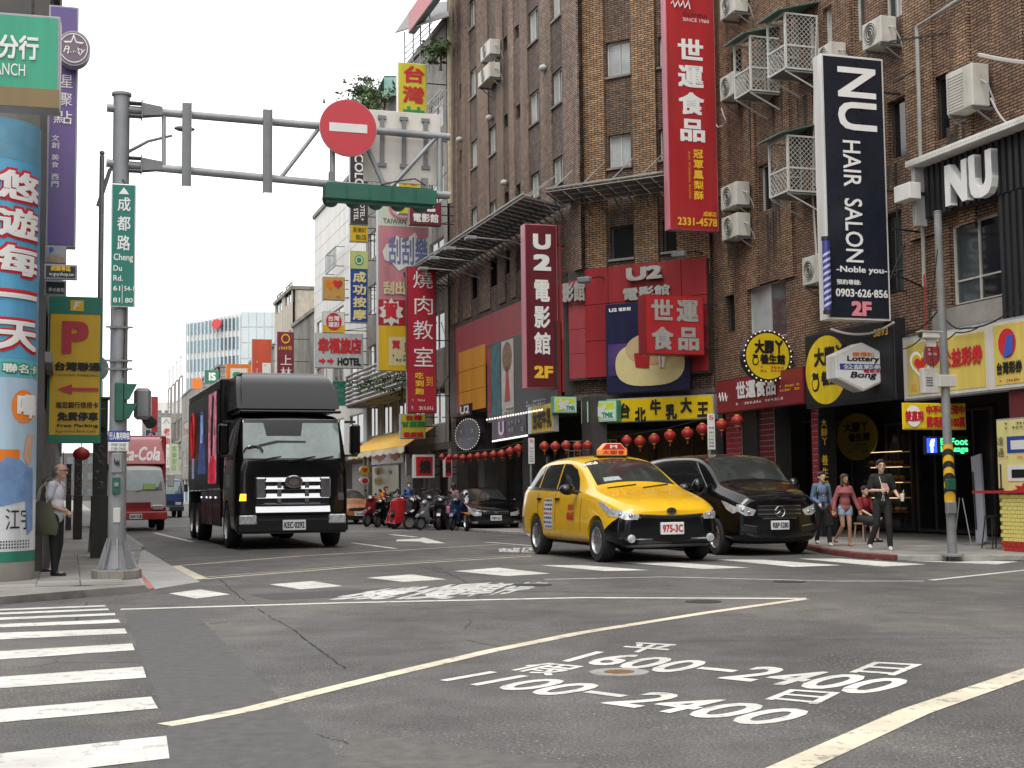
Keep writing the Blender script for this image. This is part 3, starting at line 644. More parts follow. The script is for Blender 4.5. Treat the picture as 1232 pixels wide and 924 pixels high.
# red cladding panels, one by one, on both faces
CR_ = M('cladding_red', (.30, .025, .03), .4, var=.2, scale=1, streak=True, grime=.35); CRF = M('cladding_red_faded', (.34, .055, .065), .5, var=.2, scale=1, streak=True, grime=.35); CRY = M('cladding_yellow', (.62, .27, .02), .45, var=.2, scale=1, streak=True, grime=.35)
H_RL = 7.85
def panels(fr, s0, s1, h0, h1, nx, nz_, t0, t1, mat, skip=()):
    for i in range(nx):
        for j in range(nz_):
            if (i, j) in skip: continue
            a = s0 + (s1 - s0) * i / nx; b = s0 + (s1 - s0) * (i + 1) / nx; c = h0 + (h1 - h0) * j / nz_; d = h0 + (h1 - h0) * (j + 1) / nz_
            o = MB().box(a + .008, -t1, c + .008, b - .008, -t0, d - .008).ob('panel', mat, bC, bevel=.006)
            if fr is not FL: under(o, fr)
MB().box(FL.px(549, 450)[0], -.28, 4.3, -.02, -.003, H_RL - .02).ob('cladding_frame', FRD, bC)
panels(FL, FL.px(549, 440, .34)[0], -.02, 6.05, H_RL, 5, 1, .28, .34, CRF)
panels(FL, FL.px(549, 440, .34)[0], FL.px(553, 440, .34)[0], 4.4, 6.05, 1, 1, .28, .34, CR_)
panels(FL, FL.px(553, 440, .36)[0], FL.px(584, 440, .36)[0], 4.4, 6.8, 2, 3, .342, .40, CRY)
panels(FL, FL.px(585, 440, .36)[0], -.03, 4.4, 6.05, 3, 1, .28, .34, CR_)
under(MB().box(.02, -.28, 4.75, WC - .02, -.003, H_RC - .02).ob('cladding_frame', FRD, bC), FC)
a0, a1 = FC.px(704, 400, .34)[0], min(FC.px(861, 400, .34)[0], WC - .02)
panels(FC, a0, a1, 4.8, H_RC, 5, 3, .28, .34, CR_)
panels(FC, 0.02, a0, 4.8, H_RC - .3, 1, 4, .22, .29, CRF)
# lattice canopy
CG = M('canopy_glass', (.16, .16, .15), .35, var=.3, scale=2, grime=.5); LAT = M('lattice_steel', (.12, .115, .11), .6, .2, var=.3); LATL = M('lattice_steel_pale', (.38, .37, .35), .5, .3, var=.2)
HCN = FL.px(600, 296)[1]
cn = thing('canopy', 'long steel lattice canopy with grimy glass panes running round the brick corner block', 'canopy', FL.m)
def canopy(fr, s0, s1, n, t1=1.5, z=HCN, base=FL):
    M_ = base.m.inverted() @ fr.m
    zi = z + .0; zo = z + .25
    for i in range(n):
        a = s0 + (s1 - s0) * i / n + .03; b = s0 + (s1 - s0) * (i + 1) / n - .03
        o = MB().add([(a, -.16, zi), (b, -.16, zi), (b, -t1, zo), (a, -t1, zo), (a, -.16, zi + .015), (b, -.16, zi + .015), (b, -t1, zo + .015), (a, -t1, zo + .015)], [(3, 2, 1, 0), (4, 5, 6, 7), (0, 1, 5, 4), (1, 2, 6, 5), (2, 3, 7, 6), (3, 0, 4, 7)]).ob('pane', CG, cn); o.matrix_local = M_
    mb = MB()
    for k in range(4): u = k / 3; y = -.18 - (t1 - .18) * u; zz = zi + (zo - zi) * u - .04; mb.bar((s0, y, zz), (s1, y, zz), .03)
    mb.bar((s0, -t1 - .02, zo + .06), (s1, -t1 - .02, zo + .06), .05)
    o = mb.ob('rail', LATL, cn); o.matrix_local = M_
    for i in range(n + 1):
        a = s0 + (s1 - s0) * i / n
        o = MB().bar((a, -.02, zi - .06), (a, -t1, zo - .05), .03, .05).bar((a, -.02, zi - .55), (a, -t1 * .55, zi + .02), .035).ob('rib', LAT, cn); o.matrix_local = M_
    mb = MB()
    for i in range(0, n, 2):
        a = s0 + (s1 - s0) * i / n; mb.tube([(a, -t1 * .8, zo), (a + .5, -.16, zo + .9)], .018, 5)
    o = mb.ob('stay_rod', LATL, cn); o.matrix_local = M_
canopy(FL, FL.px(517, 330)[0], -.2, 34); canopy(FC, -.2, FC.px(803, 230, 1)[0], 8, t1=1.2)
# floodlight poles under the canopy
for i, (x, y) in enumerate(((590, 323), (612, 312), (640, 300), (575, 335))):
    s, h = FL.px(x, y, .2)
    e = thing('wall_lamp', ['second of the grey rods over the red cladding, counted from the left', 'third of the grey rods over the red cladding, counted from the left', 'grey rod nearest the tall cinema sign, over the red cladding', 'leftmost grey rod over the red cladding'][i], 'lamp', FL.m @ T(s, 0, h), 'floodlight arms above the red cladding')
    MB().tube([(0, -.1, 0), (0, -.9, .25), (.1, -2.3, .3)], .025, 6).ob('arm', LATL, e); MB().box(-.16, -2.55, .22, .2, -2.2, .34).ob('lamp_head', steel, e, bevel=.02)

# ---------------- older row further down the street (FL plane) ----------------
def block(px0, px1, top, label, mat, t=0, name='building', cat='building', depth=12, rows=(), cols=3, wmat=(GLASS, GLD), sill=False, hbase=3.4, gap=.16, roofmat=None, fmat=FRW):
    s0 = FL.px(px0, 500, t)[0]; s1 = FL.px(px1, 500, t)[0]; h1 = FL.px((px0 + px1) / 2, top, t)[1] if top < 590 else top
    o = FL.m @ T(s0, -t, 0); e = thing(name, label, cat, o); w = s1 - s0; hs = []
    for (a, b) in rows:
        for c in range(cols):
            hs.append((w * (c + gap) / cols, a, w * (c + 1 - gap) / cols, b))
    wall(e, 0, w, hbase, h1, hs, mat, thick=.2)
    for q in hs: window(e, *q, n=2, gl=wmat[0], mats=list(wmat), fr=fmat, deep=.08)
    MB().box(0, .26, hbase, w, depth, h1 - .05).box(0, 2.5, 0, w, depth, hbase - .003).ob('back_block', mat, e)
    MB().box(-.05, -.12, h1, w + .05, depth + .1, h1 + .25).ob('parapet', roofmat or CONC, e)
    MB().box(0.0, .0, hbase - .3, w, 2.5, hbase - .003).ob('soffit', CEIL, e)
    for i in range(2): MB().box(w * i / 1 * .94, 0, 0, w * i * .94 + .4, .45, hbase - .31).ob('pillar', CONC, e)
    return e, s0, s1, h1
b2, s20, s21, h2 = block(441, 514, 100, 'old stained concrete building left of the brick block with sheds on its roof', CONC, cols=4, rows=((4.2, 5.8), (7.4, 9), (10.6, 12.2), (13.6, 15)))
b2b, *_ = block(514, 540, 40, 'narrow grey concrete building squeezed beside the brick block', M('concrete_pale', (.33, .31, .28), .9, var=.3, grime=.7), cols=1, rows=((4.2, 5.8), (7.4, 9), (10.6, 12.2), (13.8, 15.4), (17, 18.4)))
WT = M('white_tile', (.62, .6, .56), .5, var=.1, grime=.2)
b3, s30, s31, h3 = block(378, 441, 229, 'cream tiled building with a plain upper wall behind the hotel sign', WT, cols=3, rows=((4.0, 5.6), (7.2, 9.2), (10.8, 12.2)))
mb = MB()
for z in [h3 * .6 + k * .9 for k in range(8)]: mb.box(0, -.006, z, s31 - s30, -.001, z + .02)
mb.ob('tile_joint', M('joint_dark', (.3, .29, .27), .8), b3, kind='stuff')
block(352, 378, 385, 'low grey concrete building with roof shelters behind the small red signs', CONC, cols=2, rows=((4.2, 5.6), (7.4, 8.8)))
block(330, 352, 358, 'beige building with a flat stepped roof right of the glass tower', M('beige_render', (.5, .45, .37), .85, var=.2, grime=.3), cols=2, rows=((4.5, 6), (8, 9.5), (11.5, 13), (15, 16.5)))
block(300, 330, 428, 'low grey building behind the big orange sign', CONC, cols=2, rows=((4.2, 5.6),))
block(262, 300, 462, 'low brown building behind the top of the black truck', M('brown_render', (.2, .15, .12), .85, var=.2, grime=.3), cols=2, rows=((4.5, 6),))
block(219, 262, 460, 'long dull building hidden behind the black truck', CONC, cols=4, rows=((5, 7), (9, 11)))
block(201, 219, 535, 'thin distant grey building just left of the black truck', M('grey_render', (.3, .28, .26), .85, var=.2, grime=.3), cols=4, rows=((6, 9), (12, 15), (18, 21)), name='building')
# far end of the street
def farblock(x0, x1, ytop, Z, mat, label, nx=4, nz_=5, gl=GLASS, depth=14, band=None):
    a = G(x0, 600, 0); 
    X0 = (x0 - 616) / FPX * Z; X1 = (x1 - 616) / FPX * Z
    f = Fr((X0, Z, 0), (1, 0, 0)); h = f.px((x0 + x1) / 2, ytop)[1]; w = X1 - X0
    e = thing('building', label, 'building', f.m); MB().box(0, 0, 0, w, depth, h).ob('wall', mat, e)
    for i in range(nx):
        for j in range(nz_):
            MB().box(w * (i + .2) / nx, -.06, h * (j + .3) / nz_, w * (i + .8) / nx, .02, h * (j + .75) / nz_).ob('window', gl, e)
    if band: MB().box(-.2, -.2, h - .6, w + .2, .1, h + .3).ob('parapet', band, e)
    return e, f, w, h
farblock(170, 206, 497, 230, CONC, 'squat brown grey building closing the view down the street', 4, 6)
farblock(186, 214, 484, 240, WT, 'pale rooftop building behind the brown grey one at the end of the street', 3, 3)
farblock(40, 128, 545, 262, M('dark_far', (.1, .095, .09), .8, var=.3), 'dark low block at the end of the left pavement behind the square posts', 7, 3)
farblock(120, 172, 560, 236, M('pale_far', (.5, .48, .45), .8, var=.2), 'low pale building far away behind the red lorry', 6, 5)
farblock(186, 216, 525, 215, M('grey_far', (.34, .32, .3), .8, var=.2), 'grey building with many small windows at the street end beside the black truck', 4, 7)
# glass tower
gt = Fr(((224 - 616) / FPX * 190, 190, 0), (math.cos(-.62), math.sin(-.62), 0))
GT = M('tower_glass', (.20, .33, .39), .15, var=.25, scale=.08, spec=.8); GTD = M('tower_glass_dark', (.07, .12, .15), .1, var=.3, scale=.1); GTW = M('tower_white', (.62, .64, .64), .5, var=.1)
s1g, _ = gt.px(290, 420); hg = gt.px(290, 375)[1]
cn_ = gt.at(s1g); g2 = Fr(cn_, (math.cos(.12), math.sin(.12), 0)); s2g = g2.px(346, 420)[0]
tw = thing('office_tower', 'pale glass office block with vertical fins and a red round logo near its top', 'building', gt.m)
MB().add([(0, 0, 0), (s1g, 0, 0), (s1g, 0, hg), (0, 0, hg - 1.0)] , [(0, 1, 2, 3)]).box(0, .02, 0, s1g, 25, hg - 1.2).ob('wall', GTW, tw)
nb = 14
for i in range(nb):
    for j in range(10):
        MB().box(s1g * (i + .12) / nb, -.1, hg * (j + .06) / 10, s1g * (i + .92) / nb, .01, hg * (j + .94) / 10 - .6).ob('pane', GTD if (9 <= i <= 12 and j >= 5) else GT, tw)
for i in range(nb + 1): MB().box(s1g * i / nb - .06, -.3, 0, s1g * i / nb + .06, -.11, hg - .4).ob('fin', GTW, tw)
o = MB().box(0, 0, 0, s2g, 24, hg).ob('side_wall', GTW, tw); o.matrix_local = gt.m.inverted() @ g2.m
for i in range(6):
    for j in range(12):
        o = MB().box(s2g * (i + .03) / 6, -.1, hg * (j + .04) / 12, s2g * (i + .97) / 6, .01, hg * (j + .96) / 12).ob('pane', GTD if (j == 9 and i == 3) else M('tower_glass_pale', (.5, .56, .57), .2, var=.2, scale=.1), tw); o.matrix_local = gt.m.inverted() @ g2.m
q = gt.rect(256, 384, 266, 396, .7); mb = MB(); disc(mb, (q[0] + q[2]) / 2, (q[1] + q[3]) / 2, (q[2] - q[0]) / 2 * 1.1, (q[3] - q[1]) / 2, -.85, -.6); mb.ob('logo', sign_mat('logo_red', (.6, .03, .05)), tw)

# ---------------- left-hand corner building ----------------
LFb = Fr(LC - SA * 1.6, -SA)
bL = thing('corner_building', 'dark grey corner building on the left behind the round advertising column', 'building', LFb.m)
LG = M('left_render', (.1, .095, .09), .8, var=.3, scale=1.5, grime=.6)
hs = [(.6 + 3.2 * k, 2.9 + 3.3 * j, 2.9 + 3.2 * k, 4.7 + 3.3 * j) for k in range(6) for j in range(5)]
wall(bL, 0, 22, 0, 20, hs, LG, thick=.25)
for q in hs: window(bL, *q, n=2, fr=FRD, mats=[GLD, GLASS])
fLc = Fr(LFb.at(0) - SN * 12 + SA * 0, SN)   # face towards the crossing
o = MB().box(0, 0, 0, 12, .3, 20).ob('front_wall', LG, bL); o.matrix_local = LFb.m.inverted() @ fLc.m
MB().box(.35, .4, 0, 22, 12, 19.5).ob('back_block', LG, bL)
for z in (3.6, 7.5, 11.2): MB().box(-.02, -.12, z, 22, -.002, z + .18).ob('ledge', CONC, bL)
e, *_ = [thing('building', 'row of dark buildings along the left pavement behind the parking sign', 'building', LFb.m @ T(22.2, 0, 0))]
MB().box(0, 0.2, 0, 60, 12, 17).ob('wall', LG, e)
for k in range(14): window(e, 1 + 4 * k, 4, 3.6 + 4 * k, 6, t=-.1, fr=FRD, mats=[GLD, GLASS], deep=.02)
# ---------------- the blocks across the crossing, behind the photographer ----------------
LG2 = M('block_dark', (.09, .088, .085), .8, var=.3)
for k, (x0, y0, w, d, h, m_, lb) in enumerate(((17, -48, 26, 46, 17, LG2, 'brown block across the crossing, behind and right of the photographer'), (-46, -48, 30, 50, 15, LG2, 'grey block across the crossing, behind and left of the photographer'), (-16, -80, 33, 22, 13, CONW, 'pale block closing the street far behind the photographer'))):
    e = thing('building', lb, 'building', T(x0, y0, 0)); hs = []
    MB().box(0, 0, 3.4, w, d, h).box(.8, .8, 0, w - .8, d - .8, 3.39).ob('wall', m_, e)
    for i in range(int(w / 3)):
        for j in range(int(h / 3.3) - 1): MB().box(1 + 3 * i, d, 4.4 + 3.3 * j, 2.6 + 3 * i, d + .04, 6.2 + 3.3 * j).ob('window', GLD, e)
    sx = 0 if k == 0 else w
    if k < 2:
        for i in range(int(d / 3.4)):
            for j in range(int(h / 3.3) - 1): MB().box(sx - .04, 1 + 3.3 * i, 4.4 + 3.3 * j, sx + .04, 2.8 + 3.3 * i, 6.2 + 3.3 * j).ob('window', GLD, e)
# ================================================================== shop fronts and arcade
def arc_pillar(fr, px0, px1, h, mat, label, t=.0, d=.5, ym=520, tile=None, grp='arcade pillars of the brick blocks'):
    s0 = fr.px(px0, ym, t)[0]; s1 = fr.px(px1, ym, t)[0]; w = s1 - s0
    e = thing('pillar', label, 'pillar', fr.m @ T((s0 + s1) / 2, -t, ZP - .01), grp)
    MB().box(-w / 2, 0, 0, w / 2, d, h).ob('shaft', DARKIN if tile else mat, e, bevel=.01)
    if tile: MB().box(-w / 2, -.008, .9, w / 2, -.001, 3.9).ob('grout', mat, e)
    if tile:                                          # small square tiles with pale joints: one mesh per tile, shared
        nx = max(3, round(w / .15)); nzz = 14; tw_ = w / nx; me = MB().box(.009, -.02, .009, tw_ - .009, 0, .15 - .009).mesh('tile', tile)
        for i in range(nx):
            for j in range(nzz + 6):
                o = link('tile', me, e); o.location = (-w / 2 + tw_ * i, 0, .9 + .15 * j)
    return e
TLR = M('tile_red', (.28, .03, .04), .25, var=.35, scale=6); TLJ = M('tile_joint_pale', (.5, .42, .42), .8, var=.1); BLP = M('black_stone', (.02, .02, .022), .3, var=.4, scale=9, bump=.3)
arc_pillar(FR_, 874, 893, HS - .2, TLJ, 'arcade pillar faced with red tiles, left of the black stone pillar', tile=TLR, grp=None)
arc_pillar(FR_, 894, 910, HS - .2, BLP, 'black rough stone arcade pillar between two red tiled ones', t=.1, grp=None)
arc_pillar(FR_, 911, 932, HS - .2, TLJ, 'arcade pillar faced with dark red tiles, right of the black stone pillar', tile=M('tile_dark_red', (.13, .02, .025), .3, var=.4), grp=None)
arc_pillar(FR_, 977, 985, HS - .2, TLJ, 'narrow red tiled pillar left of the black and gold massage banner', tile=TLR, grp=None)
# interior glimpses of the arcade (back wall at 3.5 m)
def backfr(fr, dy): return Fr(fr.at(0, -dy), fr.ax)
BR_ = backfr(FR_, 3.48); BC_ = backfr(FC, 3.18); BL_ = backfr(FL, 3.18)
WARM = M('warm_lit_strip', (.9, .62, .3), .5, var=0, emit=1.6)
def shop_front(fr, x0, x1, h0, h1, label, frame, panes=3, gl=GLD, ym=560, extra=None, name='shopfront'):
    s0 = fr.px(x0, ym)[0]; s1 = fr.px(x1, ym)[0]; w = s1 - s0
    e = thing(name, label, 'shop front', fr.m @ T(s0, 0, ZP)); e2 = window(e, 0, h0, w, h1, n=panes, fr=frame, gl=gl, deep=-.06, fw=.07, name='window')
    if extra: extra(e, w)
    return e
WARM = M('warm_lit_strip', (.9, .62, .3), .5, var=0, emit=1.6)
def bakery(e, w):
    wood = M('shelf_wood', (.2, .1, .05), .6); br = M('bread', (.45, .24, .08), .8, var=.4, scale=15)
    r = random.Random(5)
    for k in range(4):
        MB().box(.15, -.3, .93 + .42 * k, w - .15, -.27, .945 + .42 * k).ob('shelf_lamp', WARM, e)
        MB().box(.1, -.5, .55 + .42 * k, w - .1, -.12, .58 + .42 * k).ob('shelf', wood, e)
        for j in range(int(w / .28)):
            MB().ball((.25 + .28 * j + r.uniform(-.05, .05), -.3, .62 + .42 * k + .02), (.1, .09, .05 + r.random() * .03), 8, 5).ob('loaf', br, e)
shop_front(BR_, 868, 980, .05, 3.3, 'dark shop front deep in the arcade between red tiled pillars', FRD, 4)
shop_front(BR_, 1055, 1100, .05, 3.0, 'bakery window with lit shelves of bread behind the walkers', FRD, 3, extra=bakery)
shop_front(BR_, 985, 1050, .05, 3.2, 'dark shop front behind the walking group', FRD, 3)
shop_front(BR_, 1105, 1200, .05, 3.2, 'dark entrance beside the yellow tiled counter', FRD, 4)
shop_front(BC_, 705, 862, .05, 3.2, 'milk shop front with warm windows under the yellow sign', FRD, 6, M('warm_glass', (.10, .07, .035), .15, var=.5, scale=1.2))
shop_front(BL_, 628, 700, .05, 3.0, 'shop front with pale steel grilles at the corner', steel, 5)
shop_front(BL_, 545, 628, .05, 3.0, 'dark shop front behind the parked black saloon', FRD, 6)
for i, (x, y, w) in enumerate(((913, 520, .9), (935, 512, .7), (790, 600, .5), (1215, 520, .4))):
    s, h = BR_.px(x, y, .4); e = thing('strip_light', ['warm strip light in the arcade behind the black stone pillar', 'warm strip light further right in the dark arcade', 'small strip light low behind the taxi roof', 'small strip light behind the yellow poster wall'][i], 'lamp', BR_.m @ T(s, -.4, h))
    MB().box(-w / 2, -.04, 0, w / 2, .04, .06).ob('tube', WARM, e); MB().box(-w / 2 - .03, -.06, .061, w / 2 + .03, .06, .1).ob('housing', steel, e)
# grille of tiles/steel bars at the corner shop (x 690-730)
mb = MB(); q = FC.rect(684, 530, 742, 600, -.6)
for i in range(9): x = q[0] + (q[2] - q[0]) * i / 8; mb.box(x - .012, .6, q[1], x + .012, .624, q[3])
for j in range(7): z = q[1] + (q[3] - q[1]) * j / 6; mb.box(q[0], .595, z - .012, q[2], .6, z + .012)
e = thing('security_grille', 'pale steel grid screen under the corner milk sign', 'grille', FC.m); mb.ob('grid', LATL, e)
# arcade pillars down the street
for x0, x1, fr, n in ((700, 712, FL, 'dark'), (628, 640, FL, 'dark'), (575, 582, FL, 'dark'), (543, 549, FL, 'dark')):
    arc_pillar(fr, x0, x1, HSC - .2, M('pillar_dark', (.05, .045, .045), .6, var=.4), 'dark square pillar of the shop arcade behind the parked vehicles', t=0.02)
arc_pillar(FC, 850, 862, HSC - .2, M('pillar_dark', (.05, .045, .045), .6), 'dark square pillar at the right end of the chamfered corner, behind the white notice', t=.02, grp=None)
# yellow tiled counter and poster wall at the right edge
q = FR_.rect(1204, 600, 1400, 660, 1.0)
e = thing('counter', 'yellow tiled shop counter with a red tiled foot and red ledge at the right edge', 'counter', FR_.m @ T(q[0], -1.0, ZP))
wq = 2.6
MB().box(0, .01, 0, wq, 1.0, 1.1).ob('core', M('yellow_grout', (.32, .28, .06), .8), e)
TY = M('tile_yellow', (.74, .64, .2), .3, var=.2, scale=4); TR = M('tile_bright_red', (.42, .03, .03), .3, var=.2, scale=4)
mey = MB().box(.006, -.012, .005, .144, .01, .07).mesh('tile', TY); mer = MB().box(.006, -.012, .005, .144, .01, .09).mesh('tile', TR)
zz = 0
for j in range(2):
    for i in range(17): o = link('tile', mer, e); o.location = (.15 * i - (.075 if j % 2 else 0) + .075, 0, zz)
    zz += .095
for j in range(12):
    for i in range(17): o = link('tile', mey, e); o.location = (.15 * i + (0 if j % 2 else .075), 0, zz)
    zz += .075
MB().box(-.75, -.08, 1.11, wq, 1.0, 1.16).ob('ledge', M('ledge_red', (.35, .03, .03), .35, var=.15), e)
MB().box(0, .3, 1.17, wq, .42, 3.3).ob('poster_wall', M('wall_dark_red', (.12, .015, .015), .6, var=.2), e)
PY = sign_mat('pale_yellow', (.72, .66, .28))
ps = sign(FR_, (1200, 502, 1262, 603), 'tall pale yellow poster board with vehicle photos above the red ledge', PY, t=.76, d=.04, cat='poster', name='poster_board', patches=(((.22, .22, .75, .42), BLU), ((.22, .57, .75, .76), WHT), ((.30, .27, .68, .38), WHT), ((.3, .62, .7, .72), BLK)),
          texts=(('達', (.03, .22, .17, .33), BLK), ('通', (.03, .36, .17, .47), BLK), (p_lines(2, 8), (.2, .04, .8, .14), BLK), (p_lines(1, 9), (.2, .44, .85, .5), ORG), (p_poly([(.5 + (.5 if i % 2 else .3) * math.cos(i * PI / 9), .5 + (.5 if i % 2 else .3) * math.sin(i * PI / 9)) for i in range(18)], 'star_burst'), (.3, .78, .85, .96), RED), (p_poly([(.4, 0), (.6, 0), (.6, .7), (1, .7), (.5, 1), (0, .7), (.4, .7)], 'arrow'), (.03, .55, .14, .97), BLK)))
# folded white board leaning, easel and stool in the arcade
bo = thing('leaning_board', 'tall pale grey folded board leaning back beside the dark entrance', 'board', FR_.m @ T(FR_.px(1175, 650, -.6)[0], .6, ZP) @ RZ(.0))
MB().box(-.02, 0, 0, .3, .05, 1.95).ob('board_panel', M('board_grey', (.42, .42, .48), .6, var=.1), bo); bo.rotation_euler.rotate_axis('X', -.12); bo.rotation_euler.rotate_axis('Y', -.2)
o = MB().box(.02, -.03, .3, .05, 0, 1.6).ob('handle_slot', FRD, bo)
st = thing('stool', 'black metal stool beside the yellow tiled counter', 'stool', FR_.m @ T(FR_.px(1196, 650, .5)[0], -.5, ZP))
MB().lathe([(.15, .62), (.17, .64), (.17, .66), (0.001, .67)], 16).ob('seat', black, st)
for sx in (-1, 1):
    for sy in (-1, 1): MB().tube([(.11 * sx, .11 * sy, .62), (.17 * sx, .17 * sy, 0)], .014, 6).ob('leg', black, st)
ea = thing('easel', 'thin steel easel with a round base plate standing in the dark entrance', 'easel', FR_.m @ T(FR_.px(1158, 650, .1)[0], -.1, ZP))
for sx in (-1, 1): MB().tube([(.05 * sx, 0, 1.0), (.3 * sx, 0, 0)], .012, 5).ob('leg', LATL, ea)
MB().lathe([(.22, 0), (.22, .04), (.03, .06)], 18, T(.05, .25, 0)).ob('base_plate', steel, ea)
# black cladding and letters of the salon on the upper right
ns = thing('salon_front', 'black ribbed salon front with a white dotted frame and white raised letters NU', 'shop front', FR_.m)
q = FR_.rect(1112, 180, 1400, 265, .35)
lo = FR_.px(1112, 264, .35)[1]; hi = FR_.px(1170, 180, .35)[1]; s0 = FR_.px(1112, 220, .35)[0]
DK = M('ribbed_black', (.022, .022, .025), .5, var=.3, streak=True)
MB().box(s0, -.35, lo, 13.9, -.17, hi).ob('backing', DK, ns)
for i in range(40):
    x = s0 + .1 + .2 * i
    if x > 13.7: break
    MB().box(x, -.40, lo + .01, x + .1, -.351, hi - .01).ob('rib', DK, ns)
x1204 = FR_.px(1203, 300, .35)[0]; lo2 = FR_.px(1215, 385, .35)[1]
MB().box(x1204, -.33, lo2, 13.9, -.17, lo - .003).ob('lower_backing', DK, ns)
for i in range(30):
    x = x1204 + .05 + .2 * i
    if x > 13.7: break
    MB().box(x, -.38, lo2, x + .1, -.331, lo - .006).ob('rib', DK, ns)
MB().box(s0 - .12, -.75, hi, 13.9, -.17, hi + .14).box(s0 - .12, -.6, FR_.px(1112, 272, .4)[1], s0, -.3, hi).ob('white_frame', WHT, ns, bevel=.01)
mb = MB()
for i in range(110): mb.box(s0 - .05 + .08 * i, -.757, hi + .055, s0 - .02 + .08 * i, -.75, hi + .085)
mb.ob('bulbs', M('bulb', (.5, .45, .35), .3, var=0), ns, kind='stuff')
for ch, bx in (('N', (1139, 195, 1166, 245)), ('U', (1168, 183, 1196, 238))):
    a = FR_.rect(*bx, .5); mb = MB(); put_text(mb, ch, a[0], a[1], a[2], a[3], -.55, bold=.09, ext=.16); mb.ob('letter', white, ns)
# bench of concrete below the salon window
MB().box(FR_.px(1135, 365)[0], -.3, FR_.px(1170, 368)[1] - .45, 13.9, -.01, FR_.px(1170, 368)[1]).ob('ledge', CONC, bR)
# shop awning row in front of the old building
aw = thing('awning', 'yellow striped fabric awning with a scalloped edge over the small lottery shop', 'awning', FL.m)
s0, h0, s1, h1 = FL.rect(424, 525, 492, 545, 1.2); hh = FL.px(460, 524, 0)[1]
n = 9; AY = M('awning_yellow', (.72, .42, .05), .7, var=.15)
for i in range(n):
    a = s0 + (s1 - s0) * i / n; b = s0 + (s1 - s0) * (i + 1) / n
    MB().add([(a, -1.4, h0 + .15), (b, -1.4, h0 + .15), (b, -.02, hh), (a, -.02, hh), (a, -1.4, h0 + .12), (b, -1.4, h0 + .12), (b, -.02, hh - .03), (a, -.02, hh - .03)], [(0, 1, 2, 3), (7, 6, 5, 4), (0, 4, 5, 1), (1, 5, 6, 2), (3, 2, 6, 7), (0, 3, 7, 4)]).ob('panel', AY, aw)
    MB().prism([(a, h0 + .12), (a + .02, h0 - .08), ((a + b) / 2, h0 - .16), (b - .02, h0 - .08), (b, h0 + .12)], -1.41, -1.4).ob('scallop', CRM, aw)
# fluted balcony screen above it
fb = thing('balcony_screen', 'curved grey screen of horizontal metal ribs above the yellow awning', 'screen', FL.m)
s0, h0, s1, h1 = FL.rect(419, 438, 492, 478, .8)
for k in range(8):
    z = h0 + (h1 - h0) * k / 7.5; MB().tube([(s0 + .2, -.02, z), (s0, -.7, z), (s0 + 1, -1.1, z), (s1, -1.1, z), (s1 + .05, -.1, z)], .075, 6).ob('rib', LATL, fb)
MB().box(s0 + .1, -.9, h0 - .1, s1, -.03, h0 - .02).ob('floor', CONC, fb)
# ================================================================== signs
TW = M('letter_white', (.8, .79, .76), .5, var=.05); TY_ = M('letter_yellow', (.85, .5, .03), .5, var=.05); TR_ = M('letter_red', (.55, .02, .03), .5, var=.05); TK = M('letter_black', (.012, .012, .012), .5, var=0)
TG = M('letter_green', (.02, .28, .1), .5, var=.05); TS = M('letter_silver', (.42, .41, .38), .4, .2, var=.15); TB = M('letter_blue', (.04, .1, .45), .5, var=.05); TO = M('letter_orange', (.8, .22, .03), .5, var=.05)
V = dict(vertical=True); VB = dict(vertical=True, bold=.05); B = dict(bold=.05); BB = dict(bold=.09)
PS = dict(brackets=True)
def scrawl(seed=1, n=14, w=.02):
    def f(e, b, m, y):
        r = random.Random(seed); P = []
        for i in range(n): u = i / (n - 1); P.append((b[0] + (b[2] - b[0]) * u, y - .004, b[1] + (b[3] - b[1]) * (.5 + .45 * math.sin(i * 2.1) * r.uniform(.4, 1))))
        return MB().tube(P, w, 4).ob('logo', m, e)
    return f
# --- right block
f = FR_.proj(868, 150)
s = sign(f, (802, -75, 861, 277), 'tall red vertical sign of white characters hanging over the joint of the brick blocks', RED, PNK, d=.32, brackets=True, texts=(('世運食品', (.22, .345, .75, .71), TW, dict(vertical=True, bold=.07)), ('冠軍鳳梨酥', (.50, .725, .70, .90), TY_, VB), (p_lines(26, 1, .8, 3), (.40, .735, .45, .895), TY_), ('成都店', (.68, .935, .95, .952), TY_, B), ('2331-4578', (.16, .958, .96, .985), TY_, B), (scrawl(3, 12, .02), (.12, .215, .5, .26), TW), ('OLYMPIA', (.35, .262, .85, .274), TK), ('SINCE 1960', (.35, .28, .88, .292), TW)))
f = FR_.proj(868, 390)
s = sign(f, (776, 355, 847, 427), 'square red sign with four big raised silver characters over the cinema poster', RED, DRD, d=.5, brackets=True, wall=0, texts=[(c, bx, TS, dict(bold=.07, ext=.07)) for c, bx in (('世', (.10, .08, .47, .46)), ('運', (.53, .08, .90, .46)), ('食', (.10, .54, .47, .93)), ('品', (.53, .54, .90, .93)))])
f = FR_.proj(1092, 230)
s = sign(f, (992, 68, 1067, 385), 'tall black hair salon sign with white letters running down its face', M('sign_navy_black', (.014, .017, .028), .3, var=.1), WHT, d=.36, rim=.05, brackets=True, texts=(('NU', (.24, .045, .86, .285), TW, dict(rot=1, bold=.035)), ('HAIR', (.30, .325, .58, .50), TW, dict(rot=1, bold=.02)), ('SALON', (.30, .545, .58, .785), TW, dict(rot=1, bold=.02)), ('-Noble you-', (.14, .80, .95, .83), TW, B), ('預約專線:', (.14, .85, .52, .87), TW, B), ('0903·626·856', (.12, .885, .95, .915), TW, B), ('2F', (.36, .93, .68, .985), M('letter_pink_red', (.75, .25, .3), .5, var=0), BB)))
